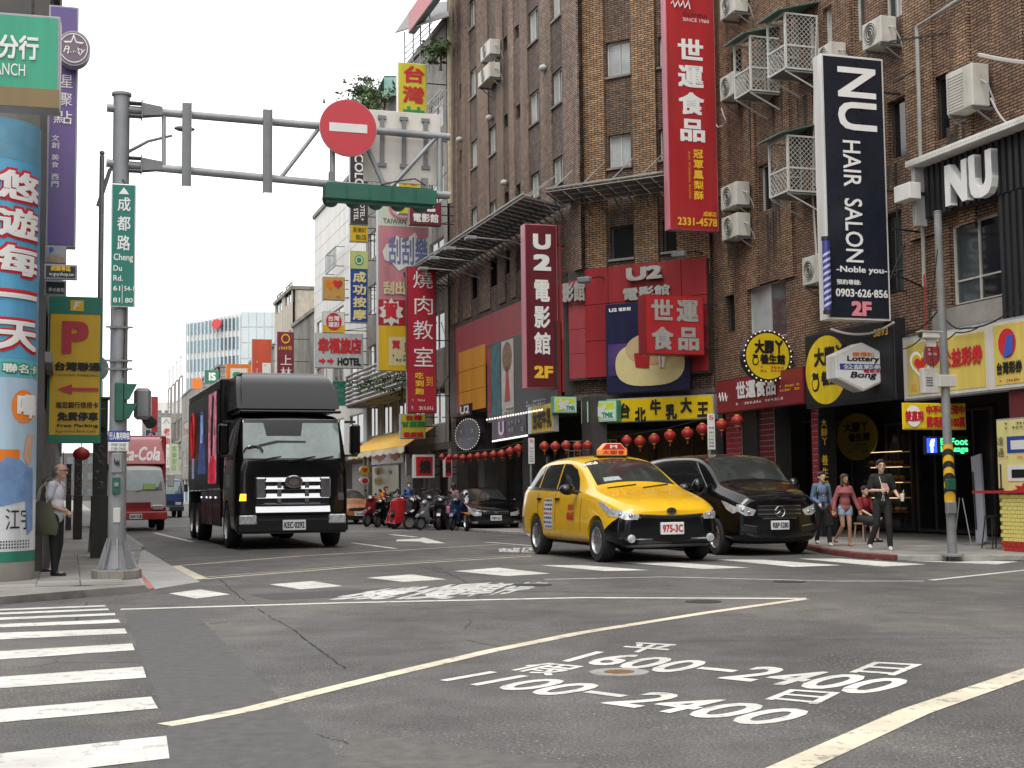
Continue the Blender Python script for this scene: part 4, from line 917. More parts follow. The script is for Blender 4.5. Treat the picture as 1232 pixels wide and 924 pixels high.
# round yellow massage sign
def round_sign(fr, px, label, face, edge, t=0, d=.25, texts=(), bulbs=0, wall=None, n=36, cat='sign', bracket=True):
    s0, h0, s1, h1 = fr.rect(*px, t); w = s1 - s0; h = h1 - h0
    e = thing('round_sign', label, cat, fr.m @ T((s0 + s1) / 2, -t, h0))
    mb = MB(); disc(mb, 0, h / 2, w / 2, h / 2, 0, d, n); mb.ob('rim', edge, e)
    mb = MB(); disc(mb, 0, h / 2, w * .455, h * .455, -.01, .02, n); mb.ob('face_panel', face, e)
    if bulbs:
        mb = MB()
        for i in range(bulbs): a = 2 * PI * i / bulbs; mb.ball((w * .5 * math.cos(a), -.005, h / 2 + h * .5 * math.sin(a)), .022, 6, 4)
        mb.ob('bulbs', M('bulb_lit', (.8, .75, .6), .3, var=0, emit=.5), e, kind='stuff')
    b = (-w / 2, 0, w / 2, h)
    for tx in texts:
        k = dict(tx[3]) if len(tx) > 3 else {}
        tx[0](e, F(b, *tx[1]), tx[2], -.02) if callable(tx[0]) else lettering(e, tx[0], F(b, *tx[1]), tx[2], -.016, **k)
    if bracket:
        wl = 0 if wall is None else wall; sg = wl - (s0 + s1) / 2; xe = math.copysign(w / 2 * .95, sg)
        if abs(sg) > abs(xe): MB().bar((xe, d / 2, h * .4), (sg, d / 2, h * .4), .05).bar((xe, d / 2, h * .6), (sg, d / 2, h * .6), .05).ob('bracket', black, e)
    return e
YB = sign_mat('bright_yellow', (.78, .56, .02))
foot = p_poly([(.3, .95), (.1, .8), (.05, .5), (.2, .3), (.1, .1), (.3, .0), (.55, .1), (.75, .05), (.8, .3), (.9, .6), (.7, .9)], 'foot_outline'); foot_in = p_poly([(.34, .85), (.2, .72), (.18, .5), (.32, .38), (.5, .38), (.7, .38), (.76, .6), (.6, .82)], 'foot_inside', -.012)
round_sign(FR_.proj(957, 430), (895, 398, 952, 459), 'round yellow massage sign edged with little bulbs over the red shop board', YB, black, bulbs=30, texts=(('大腳丫', (.22, .18, .82, .45), TK, BB), ('養生館', (.33, .46, .86, .66), TK, BB), (foot, (.16, .46, .32, .70), TK), (foot_in, (.16, .46, .32, .70), YB), (p_lines(2, 7), (.33, .68, .84, .82), TR_)))
sign(FR_, (969, 393, 1077, 486), 'wide black board with a huge yellow disc and black massage characters', M('sign_soft_black', (.008, .008, .009), .6, var=.1), black, t=.55, d=.3, rim=.06, texts=((lambda e, b, m, y: p_disc(e, b, m, y + .006), (.01, .05, .50, .97), YB), ('大腳丫', (.12, .2, .48, .45), TK, BB), ('養生館', (.2, .52, .49, .72), TK, BB), (foot, (.08, .52, .19, .80), TK), (foot_in, (.08, .52, .19, .80), YB), ('5893', (.8, .1, .95, .2), TY_, B)))
sign(FR_, (862, 450, 967, 492), 'long deep red shop board with white characters under the round yellow sign', M('sign_wine', (.24, .02, .03), .45, var=.15, grime=.3), MAR, t=.45, d=.2, texts=(('世運食品', (.26, .12, .72, .66), TW, BB), (p_lines(1, 16), (.25, .72, .8, .84), TW), (scrawl(5, 10, .015), (.04, .3, .15, .7), TW), (p_lines(2, 12), (.76, .4, .97, .62), TY_)))
# hexagonal lottery sign
f = FR_.proj(1084, 440); s0, h0, s1, h1 = f.rect(1006, 412, 1070, 471); w, h = s1 - s0, h1 - h0
e = thing('hexagon_sign', 'white six-sided lottery sign in front of the black and yellow board', 'sign', f.m @ T((s0 + s1) / 2, -.0, h0))
hexp = lambda k: [(-w / 2 * k, h * (.5 - .24 * k)), (0, h * (.5 - .5 * k)), (w / 2 * k, h * (.5 - .24 * k)), (w / 2 * k, h * (.5 + .24 * k)), (0, h * (.5 + .5 * k)), (-w / 2 * k, h * (.5 + .24 * k))]
MB().prism(hexp(1), 0, .45).ob('sign_box', WHT, e, bevel=.02); MB().prism(hexp(.9), -.012, .01).ob('face_panel', M('hex_face', (.78, .78, .76), .3, var=.05), e)
b = (-w / 2, 0, w / 2, h)
MB().box(*[(v) for v in (-w * .44, -.018, h * .44, w * .44, -.01, h * .56)]).ob('band', BLU, e)
for s_, q, m_ in (('樂得利', (.3, .2, .7, .3), TO), ('Lottery', (.2, .28, .8, .42), TK), ('公益彩券', (.12, .45, .88, .55), TW), ('Bong', (.25, .6, .75, .76), TK), ('電動彩', (.5, .56, .85, .62), TR_)): lettering(e, s_, F(b, *q), m_, -.022, bold=.05, shear=.2 if s_ == 'Bong' else 0)
MB().bar((w / 2, .2, h * .5), (-(s0 + s1) / 2, .2, h * .5), .06).ob('bracket', black, e)
# flat lottery board
WB = sign_mat('board_white', (.66, .63, .56)); YP = sign_mat('pale_lottery_yellow', (.68, .52, .12))
_a, _b = FR_.rect(1086, 381, 1360, 468, .8)[0], FR_.rect(1086, 381, 1360, 468, .8)[2]
fx = lambda p: (FR_.px(p, 425, .8)[0] - _a) / (_b - _a)
sign(FR_, (1086, 381, 1360, 468), 'long white and yellow lottery board along the upper edge of the right shop', WB, GRY, t=.8, d=.35, rim=.04, patches=(((fx(1092), .12, fx(1186), .92), YP), ((fx(1197), .08, fx(1262), .92), YP)),
     texts=((p_heart(), (fx(1095), .2, fx(1124), .75), TW), (p_heart(-.006), (fx(1098), .26, fx(1121), .68), YB), (p_heart(-.012), (fx(1101), .34, fx(1117), .6), TR_), ('公', (fx(1096), .74, fx(1103), .86), TO), ('益', (fx(1105), .74, fx(1112), .86), TO), ('公益彩券', (fx(1134), .3, fx(1184), .58), TR_, BB), ((lambda e, b, m, y: p_disc(e, b, m, y)), (fx(1203), .14, fx(1224), .55), TR_), (p_poly([(.5, .3), (.9, .2), (.8, .9), (.3, 1)], 'fold', -.014), (fx(1203), .14, fx(1224), .55), TB), ('台灣彩券', (fx(1200), .6, fx(1231), .78), TK, BB), (p_lines(1, 9), (fx(1203), .84, fx(1228), .89), TR_)))
sign(FR_.proj(1168, 500), (1086, 485, 1162, 517), 'yellow lottery banner strung under the white lottery board', YB, YB, d=.03, cat='banner', name='banner', texts=(((lambda e, b, m, y: p_disc(e, b, m, y)), (.05, .1, .28, .9), TW), ('雙贏彩', (.03, .3, .32, .7), TR_, BB), ('中不中全沒中', (.36, .08, .97, .42), TR_, BB), ('獎項最高100萬', (.36, .5, .97, .92), TR_, BB)))
LED = M('led_green', (.08, .9, .35), .5, var=0, emit=1.1); LEDB = M('led_blue', (.03, .08, .9), .5, var=0, emit=1.2); LEDW = M('led_white', (.8, .85, 1), .5, var=0, emit=1.5)
sign(FR_.proj(1168, 535), (1113, 525, 1165, 547), 'small black lit board reading Foot Massage in green beside a blue square', BLK, BLK, d=.08, name='led_board', patches=(((.03, .1, .26, .9), LEDB),), texts=(('f', (.09, .15, .2, .88), LEDW, BB), ('B  Foot', (.34, .1, .97, .48), LED, B), ('Massage', (.34, .52, .97, .95), LED, B)))
sign(FR_.proj(1000, 560), (986, 500, 998, 622), 'narrow black hanging banner with gold characters beside the red tiled pillar', BLK, BLK, d=.05, cat='banner', name='banner', texts=(('大腳丫', (.2, .03, .8, .3), TY_, V), ('養生館', (.2, .38, .8, .75), TY_, V), ((lambda e, b, m, y: p_ring(e, b, m, y)), (.2, .82, .8, .95), TY_)))
YD = sign_mat('dull_yellow', (.35, .25, .02))
round_sign(BR_, (1007, 497, 1055, 554), 'big dim yellow massage disc on the dark wall behind the walkers', YD, YD, t=.3, d=.04, bracket=False, texts=(('大腳丫', (.2, .18, .8, .4), TK, BB), ('養生館', (.3, .42, .85, .6), TK, BB), (p_lines(3, 8), (.3, .63, .8, .84), TK)))
# --- corner (chamfer)
sign(FC, (699, 478, 859, 507), 'long yellow milk shop board with tumbling black characters across the chamfered corner', sign_mat('milk_yellow', (.72, .50, .01)), GRY, t=.5, d=.3, texts=[(c, (x, .1 + dy, x + .085, .75 + dy), TK, BB) for c, x, dy in (('台', .30, .1), ('北', .42, .3), ('牛', .535, .0), ('乳', .65, .22), ('大', .76, -.02), ('王', .88, .2))])
def tmk(fr, px, label, t, d=.3, **k):
    s = sign(fr, px, label, sign_mat('mint', (.45, .68, .5)), sign_mat('mint_dark', (.1, .35, .2)), t=t, d=d, rim=.02, patches=(((.1, .12, .9, .88), M('leaf_yellow', (.55, .65, .03), .4, var=.1)), ((.48, .45, .94, .9), M('pale_mint', (.6, .7, .68), .4, var=.05))),
             texts=((p_poly([(0, .45), (.1, .2), (.05, .05), (.22, 0), (.35, .14), (.65, .14), (.8, 0), (.95, .05), (.9, .25), (.75, .45), (.85, .7), (.7, 1), (.45, .8), (.2, 1), (.05, .9), (.2, .7)], 'cow_shape'), (.18, .2, .7, .85), M('cow_grey', (.6, .62, .62), .5, var=.05)), ('TMK', (.52, .55, .9, .82), TG, BB)), **k)
    return s
tmk(FC, (706, 482, 742, 508), 'large mint framed milk sign at the left end of the yellow board', .85)
tmk(FL.proj(697, 487), (666, 477, 694, 497), 'small mint framed milk sign sticking out at the corner', 0, .25, brackets=True)
sign(FL, (636, 487, 665, 521), 'short yellow board of black characters on the street side of the corner', YEL, GRY, t=.8, d=.2, texts=(('台北牛乳', (.2, .15, .98, .85), TK, BB), ((lambda e, b, m, y: MB().box(b[0], y, b[1], b[2], y + .01, b[3]).ob('end_panel', m, e)), (.0, .02, .14, .98), M('pale_mint', (.6, .7, .68)))))
# red ladder frame behind the tall cinema sign
f = FL.proj(0, s0=-.1); e = thing('steel_frame', 'rusty red ladder-like steel frame behind the tall cinema sign', 'frame', f.m)
for x in (674, 694, 711):
    a = f.px(x, 270); b_ = f.px(x, 465); MB().bar((a[0], .1, b_[1]), (a[0], .1, a[1]), .06).ob('upright', M('rust_red', (.22, .03, .03), .6, var=.3), e)
for k in range(8):
    h = f.px(690, 272 + 27 * k)[1]; a = f.px(674, 300)[0]; b_ = f.px(711, 300)[0]; MB().bar((a, .1, h), (b_, .1, h), .045).ob('rung', MATS['rust_red'], e)
f = FL.proj(0, s0=-.3)
sign(f, (632, 270, 671, 467), 'tall dark maroon cinema sign with white characters and yellow 2F at its foot', sign_mat('cinema_maroon', (.13, .012, .022)), PNK, d=.4, brackets=True, texts=(('U', (.25, .06, .80, .155), TW, dict(bold=.1)), ('2', (.25, .185, .80, .285), TW, dict(bold=.1)), ('電影館', (.25, .33, .75, .81), TW, dict(vertical=True, bold=.05)), ('2F', (.24, .865, .82, .94), TY_, BB)))
# letters and poster on the red corner cladding
e = thing('sign_letters', 'silver raised letters U2 with three white characters beneath on the red corner cladding', 'sign', FC.m)
a = FC.rect(755, 321, 798, 337, .4); mb = MB(); put_text(mb, 'U2', *a, -.5, bold=.1, ext=.1); mb.ob('letter', TS, e)
a = FC.rect(750, 344, 806, 360, .4); mb = MB(); put_text(mb, '電影館', *a, -.42, bold=.06, ext=.05); mb.ob('letter', TS, e)
e = thing('sign_letters', 'small silver characters on the narrow red panel left of the corner poster', 'sign', FC.m)
a = FC.rect(673, 338, 700, 362, .6); mb = MB(); put_text(mb, '影館', *a, -.42, bold=.06, ext=.05); mb.ob('letter', TS, e)
NV = sign_mat('night_blue', (.02, .022, .06)); SOF = M('print_sofa', (.62, .52, .25), .6, var=.1); 
sign(FC, (729, 362, 829, 472), 'large dark blue cinema poster showing a cream sofa with red cushions', NV, black, t=.55, d=.12, cat='poster', name='billboard', patches=(((.03, .45, .5, .8), M('print_violet', (.07, .04, .16), .5, var=.5, scale=1)),), texts=(('U2', (.05, .05, .15, .09), TW, BB), ('電影館', (.17, .05, .32, .09), TW, B), (p_poly([(.5 + .5 * math.copysign(abs(math.cos(a * PI / 20)) ** .7, math.cos(a * PI / 20)), .5 + .5 * math.copysign(abs(math.sin(a * PI / 20)) ** .8, math.sin(a * PI / 20))) for a in range(40)], 'sofa'), (.12, .45, .95, .93), SOF), (p_poly([(.5 + .5 * math.cos(a * PI / 12), .5 - .5 * math.sin(a * PI / 12)) for a in range(24)], 'sofa_back', -.01), (.25, .35, .85, .7), M('print_sofa_dark', (.5, .36, .2), .6, var=.1)), (p_poly([(0, .1), (1, 0), (.9, 1), (.1, .9)], 'cushion', -.018), (.35, .55, .55, .74), RED), (p_poly([(0, 0), (1, 0), (.8, 1), (.2, 1)], 'popcorn_box', -.02), (.64, .58, .73, .74), WHT), (p_poly([(.3, 0), (.5, 0), (.45, 1), (.35, 1)], 'stripe', -.026), (.64, .58, .73, .74), RED)))
# cinema display along the street side
sign(FL, (586, 400, 671, 502), 'long dark film poster hoarding on the red wall beside the street', M('sign_dark_film', (.04, .045, .045), .35, var=.4, scale=.6), DRD, t=.5, d=.12, cat='poster', name='billboard', patches=(((.04, .04, .22, .92), M('print_teal', (.03, .15, .18), .4, var=.8, scale=2.5)), ((.02, .06, .08, .9), M('print_red_glow', (.3, .04, .03), .4, var=.7, scale=3)), ((.24, .03, .42, .96), M('print_pale_film', (.55, .5, .46), .4, var=.3, scale=2))),
     texts=(((lambda e, b, m, y: p_disc(e, b, m, y)), (.26, .05, .40, .42), M('print_bronze', (.25, .15, .08), .5, var=.6, scale=6)), (p_poly([(.4, 0), (.6, 0), (.9, .9), (.1, .9)], 'figure'), (.28, .35, .38, .82), RED), (p_lines(2, 8), (.24, .85, .42, .94), TK), (p_lines(2, 10), (.6, .82, .9, .9), TW)))
mb = MB()
for x0, y0, x1, y1 in ((586, 505, 652, 493), (593, 531, 634, 524)):
    for i in range(22):
        u = i / 21; a = FL.px(x0 + (x1 - x0) * u, y0 + (y1 - y0) * u, .85); mb.ball((a[0], -.85, a[1]), .035, 6, 4)
e = thing('light_string', 'rows of little white bulbs edging the dark display under the film posters', 'lights', FL.m); mb.ob('bulbs', M('bulb_lit2', (.9, .88, .8), .4, var=0, emit=1.0), e, kind='stuff')
sign(FL, (592, 500, 634, 528), 'dark purple fascia with pale writing under the film hoarding', sign_mat('dark_purple', (.035, .02, .05)), BLK, t=.75, d=.15, patches=(((.2, .1, .4, .95), sign_mat('mauve', (.2, .05, .2))),), texts=(('U', (.22, .2, .38, .8), TW, B), (p_lines(2, 5, .7, 4), (.5, .15, .95, .8), GRY)))
round_sign(FL, (548, 504, 577, 541), 'dark round arcade sign ringed with lit bulbs on the yellow panel', NV, BLK, t=.5, d=.15, bulbs=34, bracket=False, texts=((p_lines(1, 4), (.2, .3, .8, .5), GRY), (p_lines(1, 6), (.2, .6, .8, .7), GRY)))
sign(FL, (553, 486, 567, 500), 'tiny black plate reading U2 on the yellow panel', BLK, BLK, t=.45, d=.05, texts=(('U2', (.1, .15, .9, .85), TW, BB),))
# --- signs down the street
DP = dict(brackets=True, d=.3)
sign(FL.proj(545, 400), (490, 321, 525, 497), 'tall red barbecue sign with four slender white characters', sign_mat('bbq_red', (.42, .02, .04)), MAR, **DP, texts=(('燒', (.2, .03, .88, .15), TW), ('肉', (.2, .2, .88, .33), TW), ('教', (.2, .37, .88, .5), TW), ('室', (.2, .55, .88, .69), TW), ('吃到飽', (.25, .72, .55, .88), TY_, VB), ('到', (.62, .75, .85, .82), TY_), (p_lines(1, 7), (.15, .9, .6, .925), TW), (p_lines(1, 9), (.12, .945, .9, .985), TW)))
sign(FL.proj(538, 160), (479, 76, 514, 258), 'yellow sign with red and green characters high above the street', sign_mat('lime_yellow', (.62, .55, .04)), WHT, **DP, texts=[(c, (.15, .02 + .135 * i, .9, .135 + .135 * i), (TR_, TR_, TG, TG, TR_, TR_, TR_)[i], dict(bold=.07)) for i, c in enumerate('台灣甘蔗健康鍋')])
sign(FL.proj(549, 256), (493, 243, 531, 271), 'small maroon cinema sign below the green traffic signal', sign_mat('cinema_maroon2', (.17, .02, .035)), MAR, **DP, texts=(('U2', (.2, -.15, .8, .42), TW, BB), ('電影館', (.1, .5, .9, .88), TW, B)))
sign(FL.proj(527, 400), (455, 245, 516, 446), 'tall pink, red and yellow scratch card billboard behind the barbecue sign', sign_mat('billboard_pink', (.55, .22, .26)), GRY, brackets=True, d=.4, name='billboard', cat='billboard', patches=(((0, 0, 1, .14), sign_mat('pale_green', (.55, .6, .5))), ((0, .58, 1, .735), RED), ((0, .735, 1, 1), YEL), ((.2, .8, .95, .97), CRM)),
     texts=(((lambda e, b, m, y: p_ring(e, b, m, y, .8)), (.2, -.05, .8, .1), PNK), ('TAIWAN SPORTS', (.1, .095, .98, .125), TK), (p_poly([(0, .5), (.1, .3), (.25, .35), (.3, .1), (.5, .2), (.7, 0), (.8, .2), (1, .1), (1, .8), (.8, .9), (.7, 1), (.5, .85), (.35, .95), (.2, .75), (.05, .7)], 'splash'), (.08, .17, 1, .42), WHT), ('刮刮樂', (.2, .2, .98, .37), M('letter_lilac', (.16, .18, .36), .5, var=0), dict(bold=.045)), ('刮出大獎', (.1, .47, .98, .55), CRM, BB), (p_poly([(.5 + (.5 if i % 2 else .36) * math.cos(i * PI / 10), .5 + (.5 if i % 2 else .36) * math.sin(i * PI / 10)) for i in range(20)], 'star_burst'), (0, .57, .5, .74), WHT), ('賀', (.1, .595, .38, .70), TR_, BB), ('賀', (.26, .82, .42, .87), TR_, BB), ('頭獎', (.5, .83, .9, .89), TR_, BB), (p_lines(2, 9), (.26, .9, .9, .95), TK)))
sign(FL.proj(462, 345), (421, 302, 443, 388), 'blue massage sign with pale yellow characters under a round emblem', BLU, WHT, **DP, patches=(((0, 0, 1, .25), sign_mat('pale_lime', (.5, .55, .2))),), texts=(((lambda e, b, m, y: p_disc(e, b, m, y)), (.25, .06, .75, .2), TG), ((lambda e, b, m, y: p_ring(e, b, m, y - .008, .7)), (.3, .075, .7, .185), WHT), ('成功按摩', (.15, .28, .88, .98), M('letter_pale_yellow', (.75, .65, .3), .5, var=0), dict(vertical=True, bold=.06))))
sign(FL.proj(462, 240), (421, 184, 443, 270), 'dark brown hostel sign with white letters running down', sign_mat('brown_black', (.05, .04, .04)), GRY, **DP, texts=(('COLOR', (.25, .02, .75, .6), TW, dict(rot=1, bold=.04)), ('HOTEL+', (.55, .65, .8, .95), TW, dict(rot=1, bold=.03)), ('HOSTEL', (.2, .65, .45, .95), TW, dict(rot=1, bold=.03))))
sign(FL.proj(462, 280), (421, 271, 443, 291), 'small yellow plate with handwritten characters under the hostel sign', YEL, GRY, **DP, texts=(('長樂町', (.15, .12, .9, .45), TK), ('飯店', (.3, .55, .9, .88), TK)))
f = FL.proj(442, 350)
sign(f, (388, 333, 415, 361), 'small ochre sign with two overlapping hearts', sign_mat('ochre', (.55, .33, .08)), GRY, **DP, texts=((p_heart(), (.1, .1, .6, .65), ORG), (p_heart(-.01), (.45, .1, .9, .55), TR_), (p_lines(1, 5), (.25, .8, .8, .9), TR_)))
sign(f, (388, 375, 415, 400), 'small sign with a red disc above the hotel sign', WHT, GRY, **DP, patches=(((0, .65, 1, 1), YEL),), texts=(((lambda e, b, m, y: p_disc(e, b, m, y)), (.15, .05, .85, .9), TR_), ('台灣', (.25, .2, .75, .45), TW, B), ('運彩', (.25, .5, .75, .75), TW, B)))
sign(f, (379, 401, 437, 443), 'grey hotel sign with red characters and two red arrows', sign_mat('pale_grey', (.5, .53, .52)), GRY, **DP, texts=(('幸福旅店', (.06, .13, .96, .58), TR_, BB), (p_poly([(0, .3), (.5, .3), (.5, 0), (1, .5), (.5, 1), (.5, .7), (0, .7)], 'arrow'), (.08, .7, .22, .9), TR_), (p_poly([(0, .3), (.5, .3), (.5, 0), (1, .5), (.5, 1), (.5, .7), (0, .7)], 'arrow'), (.25, .7, .39, .9), TR_), ('HOTEL', (.46, .7, .95, .92), TK, BB)))
sign(FL.proj(425, 470), (400, 458, 417, 488), 'small green sign beside the top of the black truck', GRN, GRY, **DP, texts=((p_lines(3, 3), (.15, .1, .85, .7), GRY),))
sign(FL.proj(372, 430), (333, 399, 354, 470), 'maroon sign with a gold emblem and white characters', sign_mat('wine2', (.2, .02, .035)), GRY, **DP, texts=(((lambda e, b, m, y: p_ring(e, b, m, y, .75)), (.25, .04, .75, .2), TY_), ('1949年', (.12, .24, .88, .32), TY_), ('上林', (.2, .38, .85, .8), TW, V)))
sign(FL.proj(345, 430), (303, 408, 327, 460), 'bright orange sign with a white boxed character', sign_mat('coral', (.6, .09, .04)), GRY, **DP, texts=(('國', (.5, .55, .95, .85), TW, BB), (p_lines(8, 1), (.2, .5, .35, .95), TW)))
sign(FL.proj(318, 440), (272, 438, 303, 462), 'white burger sign with a thick orange border behind the truck roof', WHT, ORG, **DP, rim=.35, texts=(('Su', (.25, .4, .9, .95), TG, BB),))
sign(FL.proj(280, 452), (246, 445, 263, 461), 'small green sign left of the burger sign', GRN, GRY, **DP, texts=(('IS', (.3, .2, .8, .8), TW, BB),))
sign(FL.proj(262, 462), (231, 455, 243, 468), 'small orange sign left of the green one', ORG, GRY, **DP)
# low signs by the yellow awning
sign(FL.proj(528, 512), (482, 498, 512, 528), 'yellow sign with red and green characters over the yellow awning', sign_mat('lime_yellow', (.62, .55, .04)), GRY, **DP, texts=(('台灣', (.2, .05, .85, .25), TR_, BB), ('甘蔗頭', (.02, .3, .98, .52), TG, BB), ('健康鍋', (.1, .72, .9, .95), TR_, BB)))
sign(FL.proj(535, 560), (498, 547, 523, 575), 'square red sign with one bold black character over the scooters', sign_mat('lit_red', (.6, .02, .03)), WHT, **DP, rim=.09, texts=(('燒', (.25, .22, .8, .82), TK, BB),))
sign(FL.proj(555, 560), (535, 550, 544, 574), 'second red sign half hidden behind a dark pillar', sign_mat('lit_red', (.6, .02, .03)), WHT, **DP, texts=(('燒', (.1, .22, .8, .82), TK, BB),))
sign(FL, (448, 560, 480, 612), 'tall yellow lottery panel on the shop wall below the awning', sign_mat('olive_yellow', (.4, .33, .04)), GRY, t=-.1, d=.1, texts=((p_lines(5, 1), (.15, .08, .35, .9), BLU), (p_lines(5, 1), (.6, .08, .85, .9), TR_)))
sign(FL, (447, 541, 486, 558), 'ochre fascia with a big red heart under the yellow awning', sign_mat('ochre2', (.3, .2, .06)), GRY, t=.2, d=.1, texts=((p_heart(), (.05, .1, .5, .9), TR_), (p_heart(), (.6, .3, .9, .9), TO)))
round_sign(FL.proj(447, 565), (433, 560, 445, 572), 'little round yellow sign hanging left of the lottery panel', YEL, GRY, texts=((p_heart(), (.2, .2, .8, .8), TR_),))
round_sign(FL.proj(447, 578), (433, 573, 445, 584), 'little round red and white sign below the round yellow one', WHT, GRY, texts=(((lambda e, b, m, y: p_disc(e, b, m, y)), (.2, .2, .8, .8), TR_),))
sign(FL.proj(440, 543), (420, 533, 436, 553), 'small yellow heart sign against the truck side of the awning', YEL, GRY, **DP, texts=((p_heart(), (.1, .1, .8, .6), TR_),))
sign(FL.proj(495, 558), (489, 546, 494, 572), 'narrow white vertical sign left of the square red one', WHT, GRY, **DP)
# distant
sign(FL.proj(212, 530), (194, 502, 206, 563), 'white vertical sign with red characters far down the street', WHT, GRY, d=.5, brackets=True, texts=(('老抽', (.2, .2, .85, .55), TR_, VB), (p_lines(6, 1), (.6, .6, .8, .95), TR_), (p_poly([(0, 1), (.5, 0), (1, 1), (.85, 1), (.5, .25), (.15, 1)], 'roof_logo'), (.1, .03, .9, .13), GRY)))
sign(FL.proj(219, 550), (204, 534, 215, 569), 'pale green tea shop sign right of the white vertical one', sign_mat('pale_tea', (.5, .52, .35)), GRY, d=.5, brackets=True, texts=(('金泰茶莊', (.2, .05, .8, .95), TG, V),))
sign(FL.proj(205, 525), (175, 517, 187, 533), 'small dark sign with a pink ring far down the street', NV, GRY, d=.5, brackets=True, texts=(((lambda e, b, m, y: p_ring(e, b, m, y, .6)), (.25, .25, .85, .85), PNK),))
sign(FL.proj(206, 495), (182, 477, 190, 520), 'dark red vertical sign rising over the far roofs', DRD, GRY, d=1.2, brackets=True)
sign(FL.proj(198, 545), (160, 533, 168, 546), 'small red and white sign far down the street', WHT, GRY, d=.5, texts=((p_lines(2, 2), (.1, .1, .9, .9), TR_),))
# --- left side
f = LF.proj(56, 200, left=True)
sign(f, (57, 7, 93, 297), 'tall purple vertical sign on the left building with white characters', PUR, GRY, d=.25, brackets=True, wall=0, texts=(('星', (.42, .29, .82, .345), TW), ('聚', (.42, .365, .82, .42), TW), ('點', (.2, .44, .82, .495), TW), ('文創', (.15, .54, .4, .60), TW, V), ('美食', (.15, .62, .4, .68), TW, V), ('西門', (.15, .70, .4, .76), TW, V)))
f2 = Fr(f.at(0, .35), f.ax)
round_sign(f2, (68, 37, 109, 79), 'round mauve sign with a white star outline beside the purple sign', sign_mat('mauve_round', (.17, .11, .16)), GRY, d=.25, texts=((lambda e, b, m, y: p_ring(e, b, m, y, .94), (.08, .08, .92, .92), TW), (p_poly([(.5 + (.5 if i % 2 == 0 else .22) * math.sin(i * PI / 5), .5 - (.5 if i % 2 == 0 else .22) * math.cos(i * PI / 5)) for i in range(10)], 'star'), (.18, .1, .82, .75), TW), (p_poly([(.5 + (.5 if i % 2 == 0 else .22) * math.sin(i * PI / 5), .5 - (.5 if i % 2 == 0 else .22) * math.cos(i * PI / 5)) for i in range(10)], 'star_inside', -.01), (.25, .2, .75, .68), MATS['sign_mauve_round']), ('Party', (.2, .45, .85, .7), TW, dict(shear=.3))), bracket=False)
f = LF.proj(57, 420, left=True)
sign(f, (58, 357, 122, 533), 'large yellow parking sign with a red letter P and a red arrow', sign_mat('parking_yellow', (.68, .42, .02)), GRN, d=.3, brackets=True, patches=(((0, 0, 1, .12), GRN), ((0, .945, 1, 1), GRN)), texts=((p_poly([(0, 0), (1, 0), (1, 1), (0, 1)], 'badge'), (.4, .025, .65, .1), YEL), ('F', (.45, .035, .6, .09), TW, dict(shear=.3, bold=.05)), ('P', (.25, .17, .75, .39), M('letter_parking_red', (.5, .04, .06), .5, var=.05), dict(bold=.09)), ('台灣聯通', (.12, .45, .98, .51), TK, BB), ('TAIWAN PARKING', (.12, .53, .95, .548), TK), (p_poly([(0, .5), (.35, 0), (.35, .35), (1, .35), (1, .65), (.35, .65), (.35, 1)], 'arrow'), (.18, .6, .95, .67), MATS['letter_parking_red']), ('指定銀行信用卡', (.15, .72, .95, .765), TK, B), ('免費停車', (.18, .79, .95, .85), TK, BB), ('Free Parking', (.18, .87, .95, .90), TK, B), ('Appointed Bank Card', (.15, .91, .9, .935), TK)))
f = LF.proj(53, 330, left=True)
sign(f, (53, 318, 93, 336), 'small black plate with yellow writing under the purple sign', BLK, GRY, d=.1, brackets=True, texts=(('網購專區', (.2, .12, .8, .48), TY_, B), ('w.guyshop.tw', (.15, .55, .9, .85), TW)))
sign(Fr(f.at(0, -.4), f.ax), (54, 296, 80, 317), 'small grey plate with a coloured strip just below the purple sign', GRY, GRY, d=.1, brackets=True, patches=(((.1, .5, .9, .95), M('print_rainbow', (.4, .3, .2), .5, var=.8, scale=4)),), texts=(('P', (.2, .1, .4, .45), TB, BB),))
sign(Fr(f.at(0, -.5), f.ax), (53, 337, 80, 356), 'black plate with faint writing above the parking sign', BLK, GRY, d=.1, brackets=True, texts=(('手の眉毛', (.2, .5, .9, .75), TW),))
# bank fascia on the corner (turned a little towards the crossing)
bf = Fr(CAM + ray(72, 200) * 17.5 - Vector((0, 0, 0)), (math.cos(.35), math.sin(.35) * .75, 0)); bf = Fr((bf.o.x, bf.o.y, 0), bf.ax)
e = sign(bf, (-90, 14, 72, 126), 'green bank fascia at the top left with white characters over a brown band', sign_mat('bank_green', (.03, .34, .2)), GRY, d=.35, name='bank_fascia', rim=.03, patches=(((0, .80, 1, 1), sign_mat('bronze', (.22, .15, .06))),), texts=(('分行', (.54, .24, .84, .50), TW, B), ('BRANCH', (.42, .55, .74, .68), TW)))
